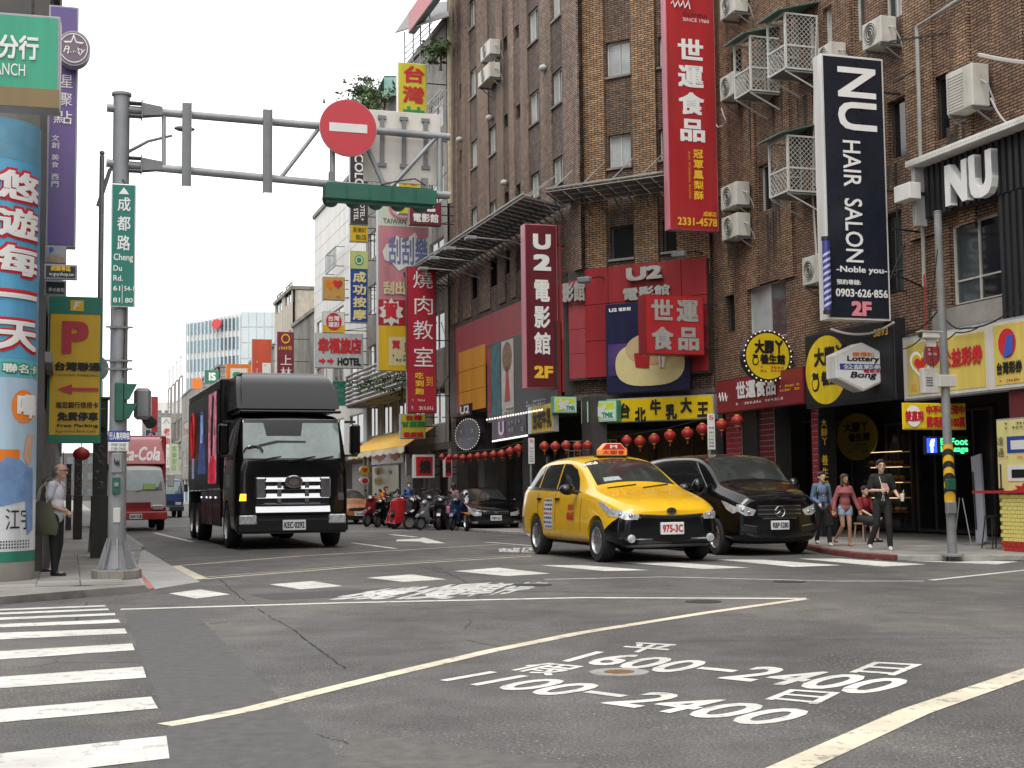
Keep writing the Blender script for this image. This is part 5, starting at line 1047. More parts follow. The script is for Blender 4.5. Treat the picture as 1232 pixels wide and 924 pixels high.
# round advertising column
cpx = ray(-26, 560); Zc = 19.2; cc = G(-26, 699, ZP); RC = .80
col = thing('advertising_column', 'fat round column wrapped in a sky blue travel card advertisement at the left edge', 'column', Matrix.LocRotScale(Vector((cc.x, cc.y, ZP)), Matrix.Rotation(math.atan2(cc.x, cc.y) * -1, 3, 'Z'), None))
cf = Fr((cc.x, cc.y, ZP), Vector((math.cos(math.atan2(cc.x, cc.y)), -math.sin(math.atan2(cc.x, cc.y)), 0)))
def hz(y): return CAMH - ZP + (593.5 - y) / FPX * 18.7
def bend(mb, R=RC):
    out = []
    for x, y, z in mb.v:
        a = x / R; r = R - y; out.append((r * math.sin(a), -r * math.cos(a), z))
    mb.v = out; return mb
def cbend(mb, name, m_, R=RC):
    bm = bmesh.new(); bm.from_mesh(mb.mesh('t', None)); x = min(v.co.x for v in bm.verts); xe = max(v.co.x for v in bm.verts)
    while x < xe:
        x += .05; bmesh.ops.bisect_plane(bm, geom=bm.verts[:] + bm.edges[:] + bm.faces[:], plane_co=(x, 0, 0), plane_no=(1, 0, 0))
    for v in bm.verts: a = v.co.x / R; r = R - v.co.y; v.co = (r * math.sin(a), -r * math.cos(a), v.co.z)
    me = bpy.data.meshes.new(name); bm.to_mesh(me); bm.free(); me.materials.append(m_); return link(name, me, col)
def ring(name, z0, z1, mat, R=RC, n=48): return MB().lathe([(R, z0), (R, z1)], n, cap=False).ob(name, mat, col, smooth=True)
SKB = sign_mat('wrap_blue', (.10, .36, .58)); SKP = sign_mat('wrap_pale', (.42, .56, .68)); WP = sign_mat('wrap_white', (.66, .68, .70))
MB().lathe([(RC - .02, 0), (RC - .02, 8)], 48).ob('core', CONC, col, smooth=True)
zs = [(0, hz(682), CONC), (hz(682), hz(668), GRN), (hz(668), hz(600), WP), (hz(600), hz(540), SKP), (hz(540), hz(440), SKP), (hz(440), hz(415), M('wrap_teal', (.12, .42, .5), .4, var=.1)), (hz(415), hz(150), SKB), (hz(150), hz(95), M('wrap_teal2', (.12, .3, .42), .5, var=.2))]
for i, (a, b_, m_) in enumerate(zs): ring('wrap_panel', a, b_ - .003, m_)
def pxa(x): return RC * math.asin(max(-.99, min(.99, (x + 26) / 68.0)))
def ctext(s, x0, y0, x1, y1, m_, dy=-.004, **k):
    mb = MB(); put_text(mb, s, pxa(x0), hz(y1), pxa(x1), hz(y0), dy, **k); return cbend(mb, 'lettering', m_)
for i, c in enumerate('悠遊每一天'):
    y0 = 162 + 50 * i; m_ = TR_
    ctext(c, -17, y0 - 1, 38.5, y0 + 47, TR_, -.003, bold=.14); ctext(c, -15, y0 + 3, 37, y0 + 43, TW, -.020, bold=.06)
ctext('聯名卡', -4, 420, 40, 436, TG, -.003, bold=.2); ctext('聯名卡', -3, 422, 39, 434, TW, -.012, bold=.05)
def cshape(pts, m_, name, dy=-.006):
    mb = MB(); P = [(pxa(x), hz(y)) for x, y in pts]; c = (sum(p[0] for p in P) / len(P), sum(p[1] for p in P) / len(P)); vs = [(c[0], dy, c[1])] + [(p[0], dy, p[1]) for p in P]
    n = len(P); mb.add(vs, [(0, 1 + (i + 1) % n, 1 + i) for i in range(n)]); 
    return cbend(mb, name, m_)
cshape([(24 + 15 * math.cos(a * .3), 478 + 22 * math.sin(a * .3)) for a in range(21)], TO, 'orange_dot'); ctext('嗶', 14, 462, 38, 494, TW, -.012, bold=.08)
SHB = M('print_shirt_blue', (.16, .27, .48), .6, var=.25, scale=5); SKN_ = M('print_skin', (.55, .33, .22), .6, var=.1)
cshape([(-14, 560), (4, 545), (20, 548), (32, 560), (36, 580), (36, 600), (20, 604), (-14, 612)], SHB, 'printed_shirt'); cshape([(24, 545), (28, 515), (36, 515), (34, 548), (30, 556)], SKN_, 'printed_arm', -.009)
cshape([(26, 556), (36, 560), (37, 640), (30, 648), (28, 610)], SHB, 'printed_sleeve', -.009); cshape([(-14, 535), (20, 535), (20, 560), (-14, 575)], ORG, 'printed_block', -.003)
ctext('江宇', 4, 612, 34, 640, TK, -.008)
mb = MB(); r = random.Random(4)
for k in range(3):
    for j in range(14): mb.box(pxa(-12 + j * 3.4), -.01, hz(664 - k * 4), pxa(-12 + j * 3.4) + .02, -.004, hz(662 - k * 4))
bend(mb).ob('small_print', TK, col, kind='stuff')
c2 = G(33, 688, ZP)
col2 = thing('advertising_column', 'second slimmer column with the same blue wrap just behind the fat one', 'column', T(c2.x, c2.y, ZP))
for z0, z1, m_ in ((0, .35, GRN), (.353, .9, WP), (.903, 2.2, SKP), (2.203, 5.3, SKB)): MB().lathe([(.22, z0), (.22, z1)], 28).ob('wrap_panel', m_, col2, smooth=True)
for i in range(5): mb = MB(); put_text(mb, '悠遊每一天'[i], -.05, 4.6 - .6 * i, .26, 5.1 - .6 * i, -.005, bold=.12); bend(mb, .22).ob('lettering', TR_, col2)
# ================================================================== gantry, poles, lanterns, air conditioners
GALV = M('galvanised', (.30, .31, .325), .5, .35, var=.22, scale=2, grime=.35); GALVD = M('galvanised_dark', (.2, .205, .21), .55, .3, var=.2, grime=.4); SGN = M('signal_green', (.012, .10, .065), .45, var=.2, grime=.3)
gp = G(140, 696, ZP); gf = Fr((gp.x, gp.y, ZP), SN)
gan = thing('gantry_pole', 'tall grey steel pole with a ribbed cone foot and a long trussed arm', 'traffic gantry', gf.m)
ptop = gf.px(146, 114)[1]
MB().cyl((0, 0, .5), (0, 0, ptop), .135, .125, 20).ob('pole', GALV, gan, smooth=True)
MB().lathe([(.15, ptop - .02), (.15, ptop + .02), (.05, ptop + .05)], 18).ob('cap', GALV, gan, smooth=True)
MB().lathe([(.22, .12), (.22, .16), (.15, .42), (.138, .5)], 20).ob('cone_foot', GALV, gan)
for k in range(8):
    m_ = RZ(k * PI / 4); MB().add([m_ @ Vector(p) for p in ((.2, -.01, .16), (.29, -.01, .16), (.145, -.01, .62), (.13, -.01, .62), (.2, .01, .16), (.29, .01, .16), (.145, .01, .62), (.13, .01, .62))], [(0, 1, 2, 3), (7, 6, 5, 4), (1, 0, 4, 5), (2, 1, 5, 6), (3, 2, 6, 7), (0, 3, 7, 4)]).ob('rib', GALV, gan)
MB().lathe([(.31, .10), (.31, .14), (.2, .16)], 8).ob('foot_plate', GALVD, gan)
fb_ = MB(); r = random.Random(2)
for k in range(10): a = k * 2 * PI / 10; fb_.box(-.11, -.06, 0, .11, .06, .12 + r.random() * .03, RZ(a) @ T(0, .3, 0) @ RZ(r.uniform(-.1, .1)))
fb_.lathe([(.33, 0), (.32, .1)], 10).ob('footing', CONC, gan, bevel=.01, kind='stuff')
def gpx(x, y, t=0): s, h = gf.px(x, y, t); return Vector((s, -t, h))
TA, TB_ = gpx(160, 132), gpx(541, 165); BA, BB_ = gpx(160, 198), gpx(541, 224)
for nm, a, b_ in (('top_chord', TA, TB_), ('bottom_chord', BA, BB_)):
    a = Vector((-.22, 0, a.z)); b_ = Vector((b_.x, 0, a.z))
    b2_ = gpx(541, 165 if nm == 'top_chord' else 235); b_ = Vector((b2_.x, 0, b2_.z))
    MB().cyl(a, b_, .062, .062, 14).ob(nm, GALV, gan, smooth=True)
    z = a.z; m_ = MB(); m_.box(.12, -.1, z - .11, .3, .1, z - .095).box(.12, -.1, z + .095, .3, .1, z + .11).box(.3, -.12, z - .14, .315, .12, z + .14)
    m_.add([(.315, -.1, z - .1), (.315, .1, z - .1), (.315, .1, z + .1), (.315, -.1, z + .1), (.62, -.065, z - .065), (.62, .065, z - .065), (.62, .065, z + .065), (.62, -.065, z + .065)], [(0, 1, 2, 3), (4, 7, 6, 5), (0, 4, 5, 1), (1, 5, 6, 2), (2, 6, 7, 3), (3, 7, 4, 0)]); m_.ob('flange', GALVD, gan)
def ch(x, top):                                    # chord height at pixel column x
    return gpx(x, 132 + (x - 160) * (33 / 381) if top else 198 + (x - 160) * (37 / 381))
for x0, t0, x1, t1, rr_ in ((197, 1, 197, 0, .035), (337, 0, 386, 1, .035), (400, 1, 400, 0, .045), (432, 1, 464, 0, .04), (468, 0, 526, 1, .04), (529, 1, 529, 0, .05)):
    MB().cyl(ch(x0, t0), ch(x1, t1), rr_, rr_, 10).ob('strut', GALV, gan, smooth=True)
for x, y0, y1 in ((225, 124, 224), (322, 132, 232)):
    a, b_ = gpx(x, y0, .09), gpx(x, y1, .09); w = .07
    MB().box(a.x - w, -.11, b_.z, a.x + w, -.095, a.z).box(a.x - w, -.095, b_.z, a.x - w + .015, -.04, a.z).box(a.x + w - .015, -.16, b_.z, a.x + w, -.11, a.z).ob('sign_rail', GALVD, gan)
# no entry sign
c = gpx(419, 154, .2); rad = (gpx(454, 154, .2).x - gpx(385, 154, .2).x) / 2
e = thing('no_entry_sign', 'round red no entry sign with a white bar hanging on the gantry', 'traffic sign', gf.m @ T(c.x, -.2, c.z - rad))
mb = MB(); disc(mb, 0, rad, rad, rad, 0, .03, 48); mb.ob('plate', M('sign_back', (.5, .5, .5), .5), e); mb = MB(); disc(mb, 0, rad, rad * .985, rad * .985, -.008, -.001, 48); mb.ob('red_face', M('road_sign_red', (.50, .035, .05), .4, var=.1, scale=1), e)
q = (rad * .66, rad * .15); MB().box(-q[0], -.014, rad - q[1], q[0], -.009, rad + q[1]).ob('white_bar', M('sign_bar', (.68, .66, .64), .45, var=.06), e)
MB().box(-.04, .031, .15, .04, .09, rad * 2 - .2).ob('bracket', GALVD, e)
# blank back of a large sign board behind the arm
a = gpx(437, 218, -.16); b_ = gpx(530, 138, -.16)
e = thing('road_sign', 'blank cream back of a wide road sign behind the gantry arm', 'traffic sign', gf.m @ T(a.x, .16, a.z))
w, h = b_.x - a.x, b_.z - a.z
MB().box(0, 0, 0, w, .02, h).ob('plate', M('sign_back_cream', (.62, .58, .52), .6, var=.12, grime=.35), e, bevel=.006)
for k in (.24, .52, .8):
    mb = MB().box(w * k - .035, -.03, h * .22, w * k + .035, -.002, h * .92)
    for z in (.24, .9): mb.box(w * k - .07, -.035, h * z - .03, w * k + .07, -.002, h * z + .03)
    mb.ob('bracket', GALVD, e)
# long green signal head seen from behind
a = gpx(388, 231, .0); b_ = gpx(524, 240, 0)
e = thing('traffic_signal', 'long green traffic signal hung under the gantry arm seen from behind', 'traffic light', gf.m @ T(a.x, 0, 0))
L_ = b_.x - a.x; z0, z1 = a.z, b_.z
mb = MB(); q = Matrix.Translation((0, 0, z0)) @ Matrix.Rotation(math.atan2(z1 - z0, L_) * -1, 4, 'Y')
MB().box(0, -.14, -.17, L_, .06, .16, q).ob('housing', SGN, e, bevel=.06, seg=3, smooth=True)
for k in range(5):
    x = L_ * (k + .5) / 5; MB().cyl(q @ Vector((x, .06, -.01)), q @ Vector((x, .34, -.04)), .14, .14, 16).ob('visor', SGN, e, smooth=True)
    MB().box(x - .17, -.155, -.12, x + .17, -.141, .12, q).ob('back_lid', SGN, e, bevel=.005)
for k in (.08, .9): MB().box(L_ * k - .05, -.05, .14, L_ * k + .05, .05, .34, q).ob('clamp', GALVD, e)
MB().tube([q @ Vector((L_ * .5, -.1, .16)), q @ Vector((L_ * .62, -.16, .22)), q @ Vector((L_ * .8, -.12, .3)), q @ Vector((L_ * .9, -.1, .2))], .012, 5).ob('cable', black, e)
# street name sign
a = gf.px(132, 369, .2); b_ = gf.px(164, 222, .2); w, h = b_[0] - a[0], b_[1] - a[1]
e = thing('street_name_sign', 'tall green street name sign with white characters for Cheng Du Rd', 'street sign', gf.m @ T((a[0] + b_[0]) / 2, -.2, a[1]))
MB().box(-w / 2, 0, 0, w / 2, .03, h).ob('border', TW, e, bevel=.01); MB().box(-w / 2 + .02, -.006, .02, w / 2 - .02, .001, h - .02).ob('green_face', M('road_sign_green', (.01, .17, .13), .4, var=.08), e); bx = (-w / 2, 0, w / 2, h)
p_poly([(.5, 0), (1, 1), (0, 1)], 'arrow')(e, F(bx, .3, .03, .72, .085), TW, -.012)
for s_, q_ in (('成', (.26, .11, .78, .225)), ('都', (.26, .265, .78, .385)), ('路', (.26, .42, .78, .545)), ('Cheng', (.13, .57, .9, .64)), ('Du', (.13, .665, .46, .71)), ('Rd.', (.13, .745, .5, .79)), ('61', (.13, .83, .4, .87)), ('81', (.13, .925, .4, .965)), ('54-1', (.56, .83, .95, .87)), ('80', (.6, .925, .9, .965))): lettering(e, s_, F(bx, *q_), TW, -.010, bold=.025)
MB().box(*F(bx, .475, .82, .495, .97)[:1], -.010, F(bx, .475, .82, .495, .97)[1], F(bx, .475, .82, .495, .97)[2], -.006, F(bx, .475, .82, .495, .97)[3]).ob('divider', TW, e)
for k in (.25, .75): MB().box(-.15, .031, h * k, .15, .07, h * k + .03).ob('clamp', GALVD, e)
# mounted bits on the pole
def polebox(px, label, mat, name, cat, t=.15, d=.06, texts=(), **k):
    a = gf.px(px[0], px[3], t); b_ = gf.px(px[2], px[1], t); w, h = b_[0] - a[0], b_[1] - a[1]
    e = thing(name, label, cat, gf.m @ T((a[0] + b_[0]) / 2, -t, a[1])); MB().box(-w / 2, 0, 0, w / 2, d, h).ob('case', mat, e, bevel=.008)
    for s_, q_, m_, *kk in texts: (s_(e, F((-w / 2, 0, w / 2, h), *q_), m_, -.006) if callable(s_) else lettering(e, s_, F((-w / 2, 0, w / 2, h), *q_), m_, -.004, **(kk[0] if kk else {})))
    return e
polebox((130, 518, 157, 531), 'small blue plate for motorcycles on the big pole', BLU, 'pole_plate', 'sign', texts=(('行人專用時相', (.05, .15, .95, .85), TW, B),))
polebox((130, 532, 155, 543), 'small white hours plate just below the blue plate on the big pole', WHT, 'pole_plate', 'sign', texts=(('19:00−24:00', (.15, .12, .85, .45), TK), ('11:00−24:00', (.15, .55, .85, .9), TK)))
polebox((134, 545, 147, 569), 'grey control box scrawled with graffiti on the big pole', GALV, 'control_box', 'box', texts=((scrawl(8, 12, .004), (.25, .2, .75, .8), TK),))
e = polebox((135, 574, 145, 594), 'green pedestrian push button box on the big pole', SGN, 'push_button', 'push button', t=.2, d=.1); mb = MB(); disc(mb, 0, .14, .035, .035, -.015, 0, 16); mb.ob('button', GALV, e)
polebox((136, 611, 145, 629), 'plain light grey box low on the big pole', M('light_grey_box', (.5, .5, .49), .5, var=.1), 'control_box', 'box')
for k, y in enumerate((396, 436, 446)):
    a = gf.px(144, y)[1]; MB().box(-.2, -.15, a, .2, -.13, a + .03).lathe([(.142, a), (.142, a + .03)], 16, cap=False).ob('band', GALVD, gan)
MB().tube([(.02, -.14, gf.px(144, 218)[1]), (.13, -.13, gf.px(150, 230)[1]), (.06, -.14, gf.px(144, 455)[1])], .01, 5).ob('cable', black, gan)
# side-facing green signal on the pole
a = gf.px(136, 507, .2); b_ = gf.px(160, 460, .2)
e = thing('traffic_signal', 'green pedestrian signal head with two hoods on the big pole', 'traffic light', gf.m @ T(a[0] + .02, -.22, a[1])); h = b_[1] - a[1]
MB().box(0, 0, 0, .14, .22, h).ob('housing', SGN, e, bevel=.02)
for k in (0, 1): z = h * .5 * k; MB().add([(.14, 0, z + .03), (.14, .22, z + .03), (.14, .22, z + h * .46), (.14, 0, z + h * .46), (.33, 0, z + h * .46), (.33, .22, z + h * .46), (.22, 0, z + .05), (.22, .22, z + .05)], [(3, 2, 5, 4), (0, 3, 4, 6), (1, 7, 5, 2), (0, 6, 7, 1)]).ob('hood', SGN, e)
e = thing('traffic_signal', 'grey signal head turned away just right of the green hooded one', 'traffic light', gf.m @ T(.22, .1, a[1] + .0)); MB().box(.02, 0, .05, .28, .22, h * .9).ob('housing', GALVD, e, bevel=.05); MB().box(-.2, .1, .2, .02, .13, .26).ob('bracket', GALVD, e); MB().cyl((.2, .2, .1), (.3, .35, 0), .08, .1, 12).ob('visor', black, e)
# curved street lamp arm behind the gantry
lf_ = Fr(gf.at(0, -1.2), SN)
def lp(x, y): s, h_ = lf_.px(x, y); return Vector((s, 0, h_))
e = thing('street_lamp', 'thin ball-topped grey lamp post with a curved arm beside the yellow parking sign', 'street lamp', None)
pb = G(117, 664, ZP); pf = Fr((pb.x, pb.y, ZP), SN); e.matrix_world = pf.m
top = pf.px(118, 187)[1]
MB().cyl((0, 0, .9), (0, 0, top), .07, .055, 14).ob('post', GALV, e, smooth=True); MB().ball((0, 0, top + .06), .06, 12, 8).ob('ball', GALVD, e, smooth=True)
MB().add([(-.2, -.2, 0), (.2, -.2, 0), (.2, .2, 0), (-.2, .2, 0), (-.12, -.12, 1.25), (.12, -.12, 1.25), (.12, .12, 1.25), (-.12, .12, 1.25)], [(3, 2, 1, 0), (4, 5, 6, 7), (0, 1, 5, 4), (1, 2, 6, 5), (2, 3, 7, 6), (3, 0, 4, 7)]).ob('base', GALVD, e, bevel=.02)
P = [pf.px(x, y) for x, y in ((118, 248), (132, 205), (152, 184), (178, 170), (207, 163))]; MB().tube([(p[0], 0, p[1]) for p in P], [.05, .045, .04, .035, .03], 8).ob('arm', GALV, e, smooth=True)
p = pf.px(222, 155); MB().ball((p[0], 0, p[1]), (.24, .1, .07), 14, 8).ob('lamp_head', GALV, e, smooth=True)
# round mirror back and no-parking plate on the thin post
a = pf.px(97, 443, .12); b_ = pf.px(131, 443, .12); r_ = (b_[0] - a[0]) / 2
e = thing('round_plate', 'blank grey round plate seen from behind on the thin post', 'traffic sign', pf.m @ T((a[0] + b_[0]) / 2, -.12, a[1] - r_)); mb = MB(); disc(mb, 0, r_, r_, r_, 0, .02, 30); mb.ob('plate', GALV, e); MB().box(-.03, -.02, r_ - .25, .03, -.001, r_ + .25).ob('bracket', GALVD, e)
def noparking(fr, px, label, t=.1, big=False):
    a = fr.px(px[0], px[3], t); b_ = fr.px(px[2], px[1], t); w, h = b_[0] - a[0], b_[1] - a[1]; bx = (-w / 2, 0, w / 2, h)
    e = thing('no_parking_plate', label, 'traffic sign', fr.m @ T((a[0] + b_[0]) / 2, -t, a[1])); MB().box(-w / 2, 0, 0, w / 2, .02, h).ob('plate', WHT, e, bevel=.006)
    q_ = F(bx, .2, .03, .8, .03 + .6 * w / h); cx, cz, rx = 0, (q_[1] + q_[3]) / 2, w * .3
    mb = MB(); disc(mb, cx, cz, rx, rx, -.006, .001, 24); mb.ob('red_ring', TR_, e); mb = MB(); disc(mb, cx, cz, rx * .76, rx * .76, -.009, -.005, 24); mb.ob('ring_inside', TW, e)
    MB().box(-rx * .5, -.011, cz - rx * .2, rx * .5, -.009, cz + rx * .2).ob('pictogram', TK, e); o = MB().box(-rx * .85, -.013, -.012, rx * .85, -.0115, .012).ob('slash', TR_, e); o.location = (cx, 0, cz); o.rotation_euler = (0, .78, 0)
    p_poly([(0, .5), (.2, 0), (.2, .35), (.8, .35), (.8, 0), (1, .5), (.8, 1), (.8, .65), (.2, .65), (.2, 1)], 'arrow')(e, F(bx, .15, .36, .85, .42), TK, -.006)
    p_lines(5, 4, .7, 2)(e, F(bx, .15, .47, .85, .95), TK, -.004); return e
noparking(pf, (100, 458, 124, 501), 'white no parking plate with a red ring on the thin post by the yellow sign')
# dark square decorated posts along the left pavement
PST = M('post_dark', (.022, .022, .02), .6, var=.4, scale=6, grime=.3); PSC = M('post_scrawl', (.22, .21, .2), .7, var=.3)
def dpost(px, py, top, wpx, label):
    b_ = G(px, py, ZP); fr = Fr((b_.x, b_.y, ZP), SN); w = (fr.px(px + wpx / 2, py)[0] - fr.px(px - wpx / 2, py)[0]); h = fr.px(px, top)[1]
    e = thing('square_post', label, 'post', fr.m, 'dark square posts along the left pavement'); MB().box(-w / 2, -w / 2, 0, w / 2, w / 2, 1.25).ob('base', PST, e, bevel=.01); MB().box(-w * .42, -w * .42, 1.252, w * .42, w * .42, h).ob('shaft', PST, e, bevel=.01)
    MB().box(-w * .5, -w * .5, h + .001, w * .5, w * .5, h + .05).ob('cap', PST, e)
    mb = MB(); r = random.Random(px)
    for k in range(26):
        z = 1.35 + r.random() * (h - 1.6) ; x = r.uniform(-w * .33, w * .2); mb.tube([(x, -w * .42 - .003, z), (x + r.uniform(.02, .07), -w * .42 - .006, z + r.uniform(-.05, .05)), (x + r.uniform(-.02, .06), -w * .42 - .003, z + r.uniform(-.07, .02))], .006, 4)
    mb.ob('scrawl', PSC, e, kind='stuff'); return e, fr, h
e, pfr, ph = dpost(119, 672, 481, 21, 'nearest dark square post with scratched relief, left of the big pole')
e2 = thing('signal_head', 'small black signal box on top of the nearest dark post', 'traffic light', pfr.m @ T(0, -.22, ph - .6)); MB().box(-.1, 0, 0, .12, .12, .42).ob('housing', black, e2, bevel=.02); MB().cyl((.02, -.12, .12), (.02, 0, .12), .075, .075, 16).ob('visor', black, e2); MB().box(-.03, .12, .1, .03, .22, .16).ob('bracket', black, e2)
dpost(93, 649, 545, 11, 'second dark square post behind the standing man'); dpost(82, 638, 560, 7, 'third dark square post, the farthest and thinnest')
# red hanging decorations behind the posts
for i, (x, y, w_, lb) in enumerate(((98, 546, 10, 'red round lantern hanging left of the nearest dark post'), (76, 567, 7, 'smaller red lantern just right of the old man\'s head'))):
    b_ = G(x, 652 - 8 * i, ZP); fr = Fr((b_.x, b_.y, 0), SN); s, h_ = fr.px(x, y); r_ = w_ / FPX * b_.y
    e = thing('hanging_lantern', lb, 'lantern', fr.m @ T(s, .2, h_)); MB().ball((0, 0, 0), (r_, r_ * .9, r_ * .8), 14, 10).ob('shade', M('lantern_red', (.33, .02, .016), .5, var=.2), e, smooth=True); MB().cyl((0, 0, r_ * .75), (0, 0, r_ * .75 + .5), .012).ob('cord', black, e); MB().cyl((0, 0, r_ * .7), (0, 0, r_ * .85), r_ * .3).ob('cap', TY_, e)
# --- right-hand utility pole
rp = G(1146, 669, ZP); rf = Fr((rp.x, rp.y, ZP), SN)
e = thing('utility_pole', 'grey steel pole with a yellow and black striped sleeve on the right pavement', 'pole', rf.m)
t0 = Vector((0, 0, 0)); t1 = rf.px(1128, 255); t1 = Vector((t1[0], 0, t1[1]))
PG_ = M('pole_grey', (.24, .245, .245), .6, .2, var=.25, grime=.4); MB().cyl(t0, t1, .085, .07, 16).ob('pole', PG_, e, smooth=True); MB().cyl(t1, t1 + Vector((0, 0, .02)), .08, .05, 16).ob('cap', PG_, e); MB().lathe([(.2, 0), (.2, .03), (.09, .05)], 14).ob('base_plate', PG_, e)
dirp = (t1 - t0).normalized()
def pp(y): z = rf.px(1140, y)[1]; return dirp * (z / dirp.z)
ya, yb = pp(604), pp(535); MB().cyl(ya, yb, .098, .095, 18).ob('sleeve', M('sleeve_yellow', (.7, .4, .02), .5, var=.1), e, smooth=True)
mb = MB()
for k in range(5):
    vs = []; n = 18; q = dirp.to_track_quat('Z', 'Y')
    for i in range(n + 1):
        a_ = 2 * PI * i / n
        for dz in (0, .11):
            z = .05 + .22 * k + dz + .2 * (.5 + .5 * math.cos(a_ / 1.0 + .6)) - .05; z = min(max(z, 0), (yb - ya).length); vs.append(ya + dirp * z + q @ Vector((.1005 * math.cos(a_), .1005 * math.sin(a_), 0)))
    mb.add(vs, [(2 * i, 2 * i + 2, 2 * i + 3, 2 * i + 1) for i in range(n)])
mb.ob('black_stripe', TK, e)
def rbox(px, label, mat, name, cat, t=.12, d=.14, round_=.01):
    a = rf.px(px[0], px[3], t); b_ = rf.px(px[2], px[1], t); w, h = b_[0] - a[0], b_[1] - a[1]; x = thing(name, label, cat, rf.m @ T((a[0] + b_[0]) / 2, -t, a[1])); MB().box(-w / 2, 0, 0, w / 2, d, h).ob('case', mat, x, bevel=round_); return x, w, h
CRB = M('cream_box', (.6, .58, .52), .5, var=.1, grime=.3)
x, w, h = rbox((1112, 443, 1129, 473), 'cream electrical box left of the utility pole under the camera', CRB, 'electrical_box', 'box', .05); 
for k in range(4): MB().box(-w * .35, -.008, h * (.3 + .1 * k), w * .1, 0, h * (.33 + .1 * k)).ob('vent', FRD, x)
rbox((1131, 451, 1151, 465), 'flat cream junction box across the utility pole', CRB, 'junction_box', 'box', .12)
rbox((1140, 576, 1150, 589), 'green push button box on the striped sleeve', SGN, 'push_button', 'push button', .16, .08); rbox((1141, 604, 1151, 618), 'grey box just below the striped sleeve', PG_, 'junction_box', 'box', .14, .1)
a = rf.px(1110, 403, .3)
x = thing('security_camera', 'cream security camera pointing left from the utility pole', 'camera', rf.m @ T(a[0], -.25, a[1])); MB().box(0, -.08, -.06, .36, .08, .06).ob('housing', CRB, x, bevel=.02); MB().box(-.04, -.1, .061, .4, .1, .075).ob('sun_shield', CRB, x); MB().box(.12, -.02, -.2, .3, .02, -.061).ob('bracket', CRB, x); MB().cyl((-.03, 0, 0), (0, 0, 0), .045, .045, 12).ob('lens', black, x)
x = round_sign(rf, (1112, 409, 1131, 441), 'round red sign partly hidden behind the utility pole', sign_mat('faded_red', (.4, .05, .05)), GALVD, t=-.12, d=.03, bracket=False, texts=((p_lines(2, 3), (.2, .3, .8, .6), TW),))
# spinning barber pole and white lamp box near the salon sign
bp_ = FR_.proj(1092, 340); a = bp_.px(985, 375); b_ = bp_.px(996, 292)
x = thing('barber_pole', 'blue and white striped barber pole at the left edge of the salon sign', 'barber pole', bp_.m @ T(a[0] + .08, -.25, a[1])); h = b_[1] - a[1]
MB().cyl((0, 0, 0), (0, 0, h), .085, .085, 16).ob('tube', M('barber_blue', (.05, .06, .25), .3, var=.1), x, smooth=True)
mb = MB()
for k in range(9):
    n = 12; vs = []
    for i in range(n + 1):
        a_ = PI + PI * i / n
        for dz in (0, .06): vs.append((.088 * math.cos(a_), .088 * math.sin(a_), .05 + (h - .3) * k / 9 + dz + .14 * i / n))
    mb.add(vs, [(2 * i, 2 * i + 2, 2 * i + 3, 2 * i + 1) for i in range(n)])
mb.ob('stripe', M('barber_pale', (.5, .5, .7), .3, var=0), x)
for z in (-.08, h): MB().cyl((0, 0, z), (0, 0, z + .08), .1, .1, 16).ob('cap', black, x)
a = FR_.px(1092, 232, .8); x = thing('lamp_box', 'small white lamp box on the wall right of the salon sign', 'lamp', FR_.m @ T(a[0], -.8, a[1])); MB().box(-.3, -.15, -.18, .28, .15, .18).ob('case', WHT, x, bevel=.01); MB().box(-.03, .15, -.03, .03, .8, .03).ob('bracket', black, x)
# drain pipe and cables on the right block
x = thing('drain_pipe', 'long pale pipe climbing the brick wall right of the salon sign', 'pipe', FR_.m)
P = [FR_.px(*p, .2) for p in ((1112, 345), (1108, 200), (1103, 32), (1150, 2), (1230, -40))]; MB().tube([(p[0], -.2, p[1]) for p in P], .045, 8).ob('pipe', M('pipe_pale', (.4, .4, .38), .6, var=.15, grime=.3), x, smooth=True)
def wire(fr, pts, t, r_, mat, label, name='cable', sag=0):
    x = thing(name, label, 'cable', fr.m); P = [fr.px(*p, t) for p in pts]; Q = []
    for (a, b_) in zip(P, P[1:]):
        for k in range(6): u = k / 6; Q.append((a[0] * (1 - u) + b_[0] * u, -t, a[1] * (1 - u) + b_[1] * u - sag * 4 * u * (1 - u)))
    Q.append((P[-1][0], -t, P[-1][1])); MB().tube(Q, r_, 5).ob('wire', mat, x); return x
CBL = M('cable_pale', (.45, .43, .4), .6, var=.1)
wire(FR_, ((983, 20), (980, 110), (978, 240), (984, 330)), .12, .03, CBL, 'pale conduit running down the brick wall left of the salon sign')
wire(FR_, ((1178, 66), (1240, 76), (1300, 90)), .5, .045, CBL, 'pair of pale insulated pipes leaving the wall at the top right', sag=.02)
wire(FR_, ((1112, 330), (1115, 400), (1118, 480)), .3, .022, RED, 'thin red cable hanging beside the utility pole'); wire(FR_, ((1085, 400), (1130, 372), (1160, 395), (1232, 360)), .9, .018, black, 'black cable sagging over the lottery board', sag=.15)
wire(FR_, ((1192, 118), (1215, 150), (1240, 160)), .3, .02, CBL, 'thin loose white wire below the big air conditioner', sag=.1)
for i, (p0, p1) in enumerate((((1070, 50), (1140, 40)), ((1075, 100), (1100, 85)), ((1074, 275), (1112, 280)), ((1076, 330), (1110, 345)))):
    a = FR_.px(*p0, 1.2); b_ = FR_.px(*p1, 0); x = thing('sign_strut', ['topmost', 'second', 'third', 'lowest'][i] + ' dark steel strut tying the salon sign to the brick wall', 'strut', FR_.m); MB().bar((a[0], -1.2, a[1]), (b_[0], 0, b_[1]), .035).ob('bar', black, x)
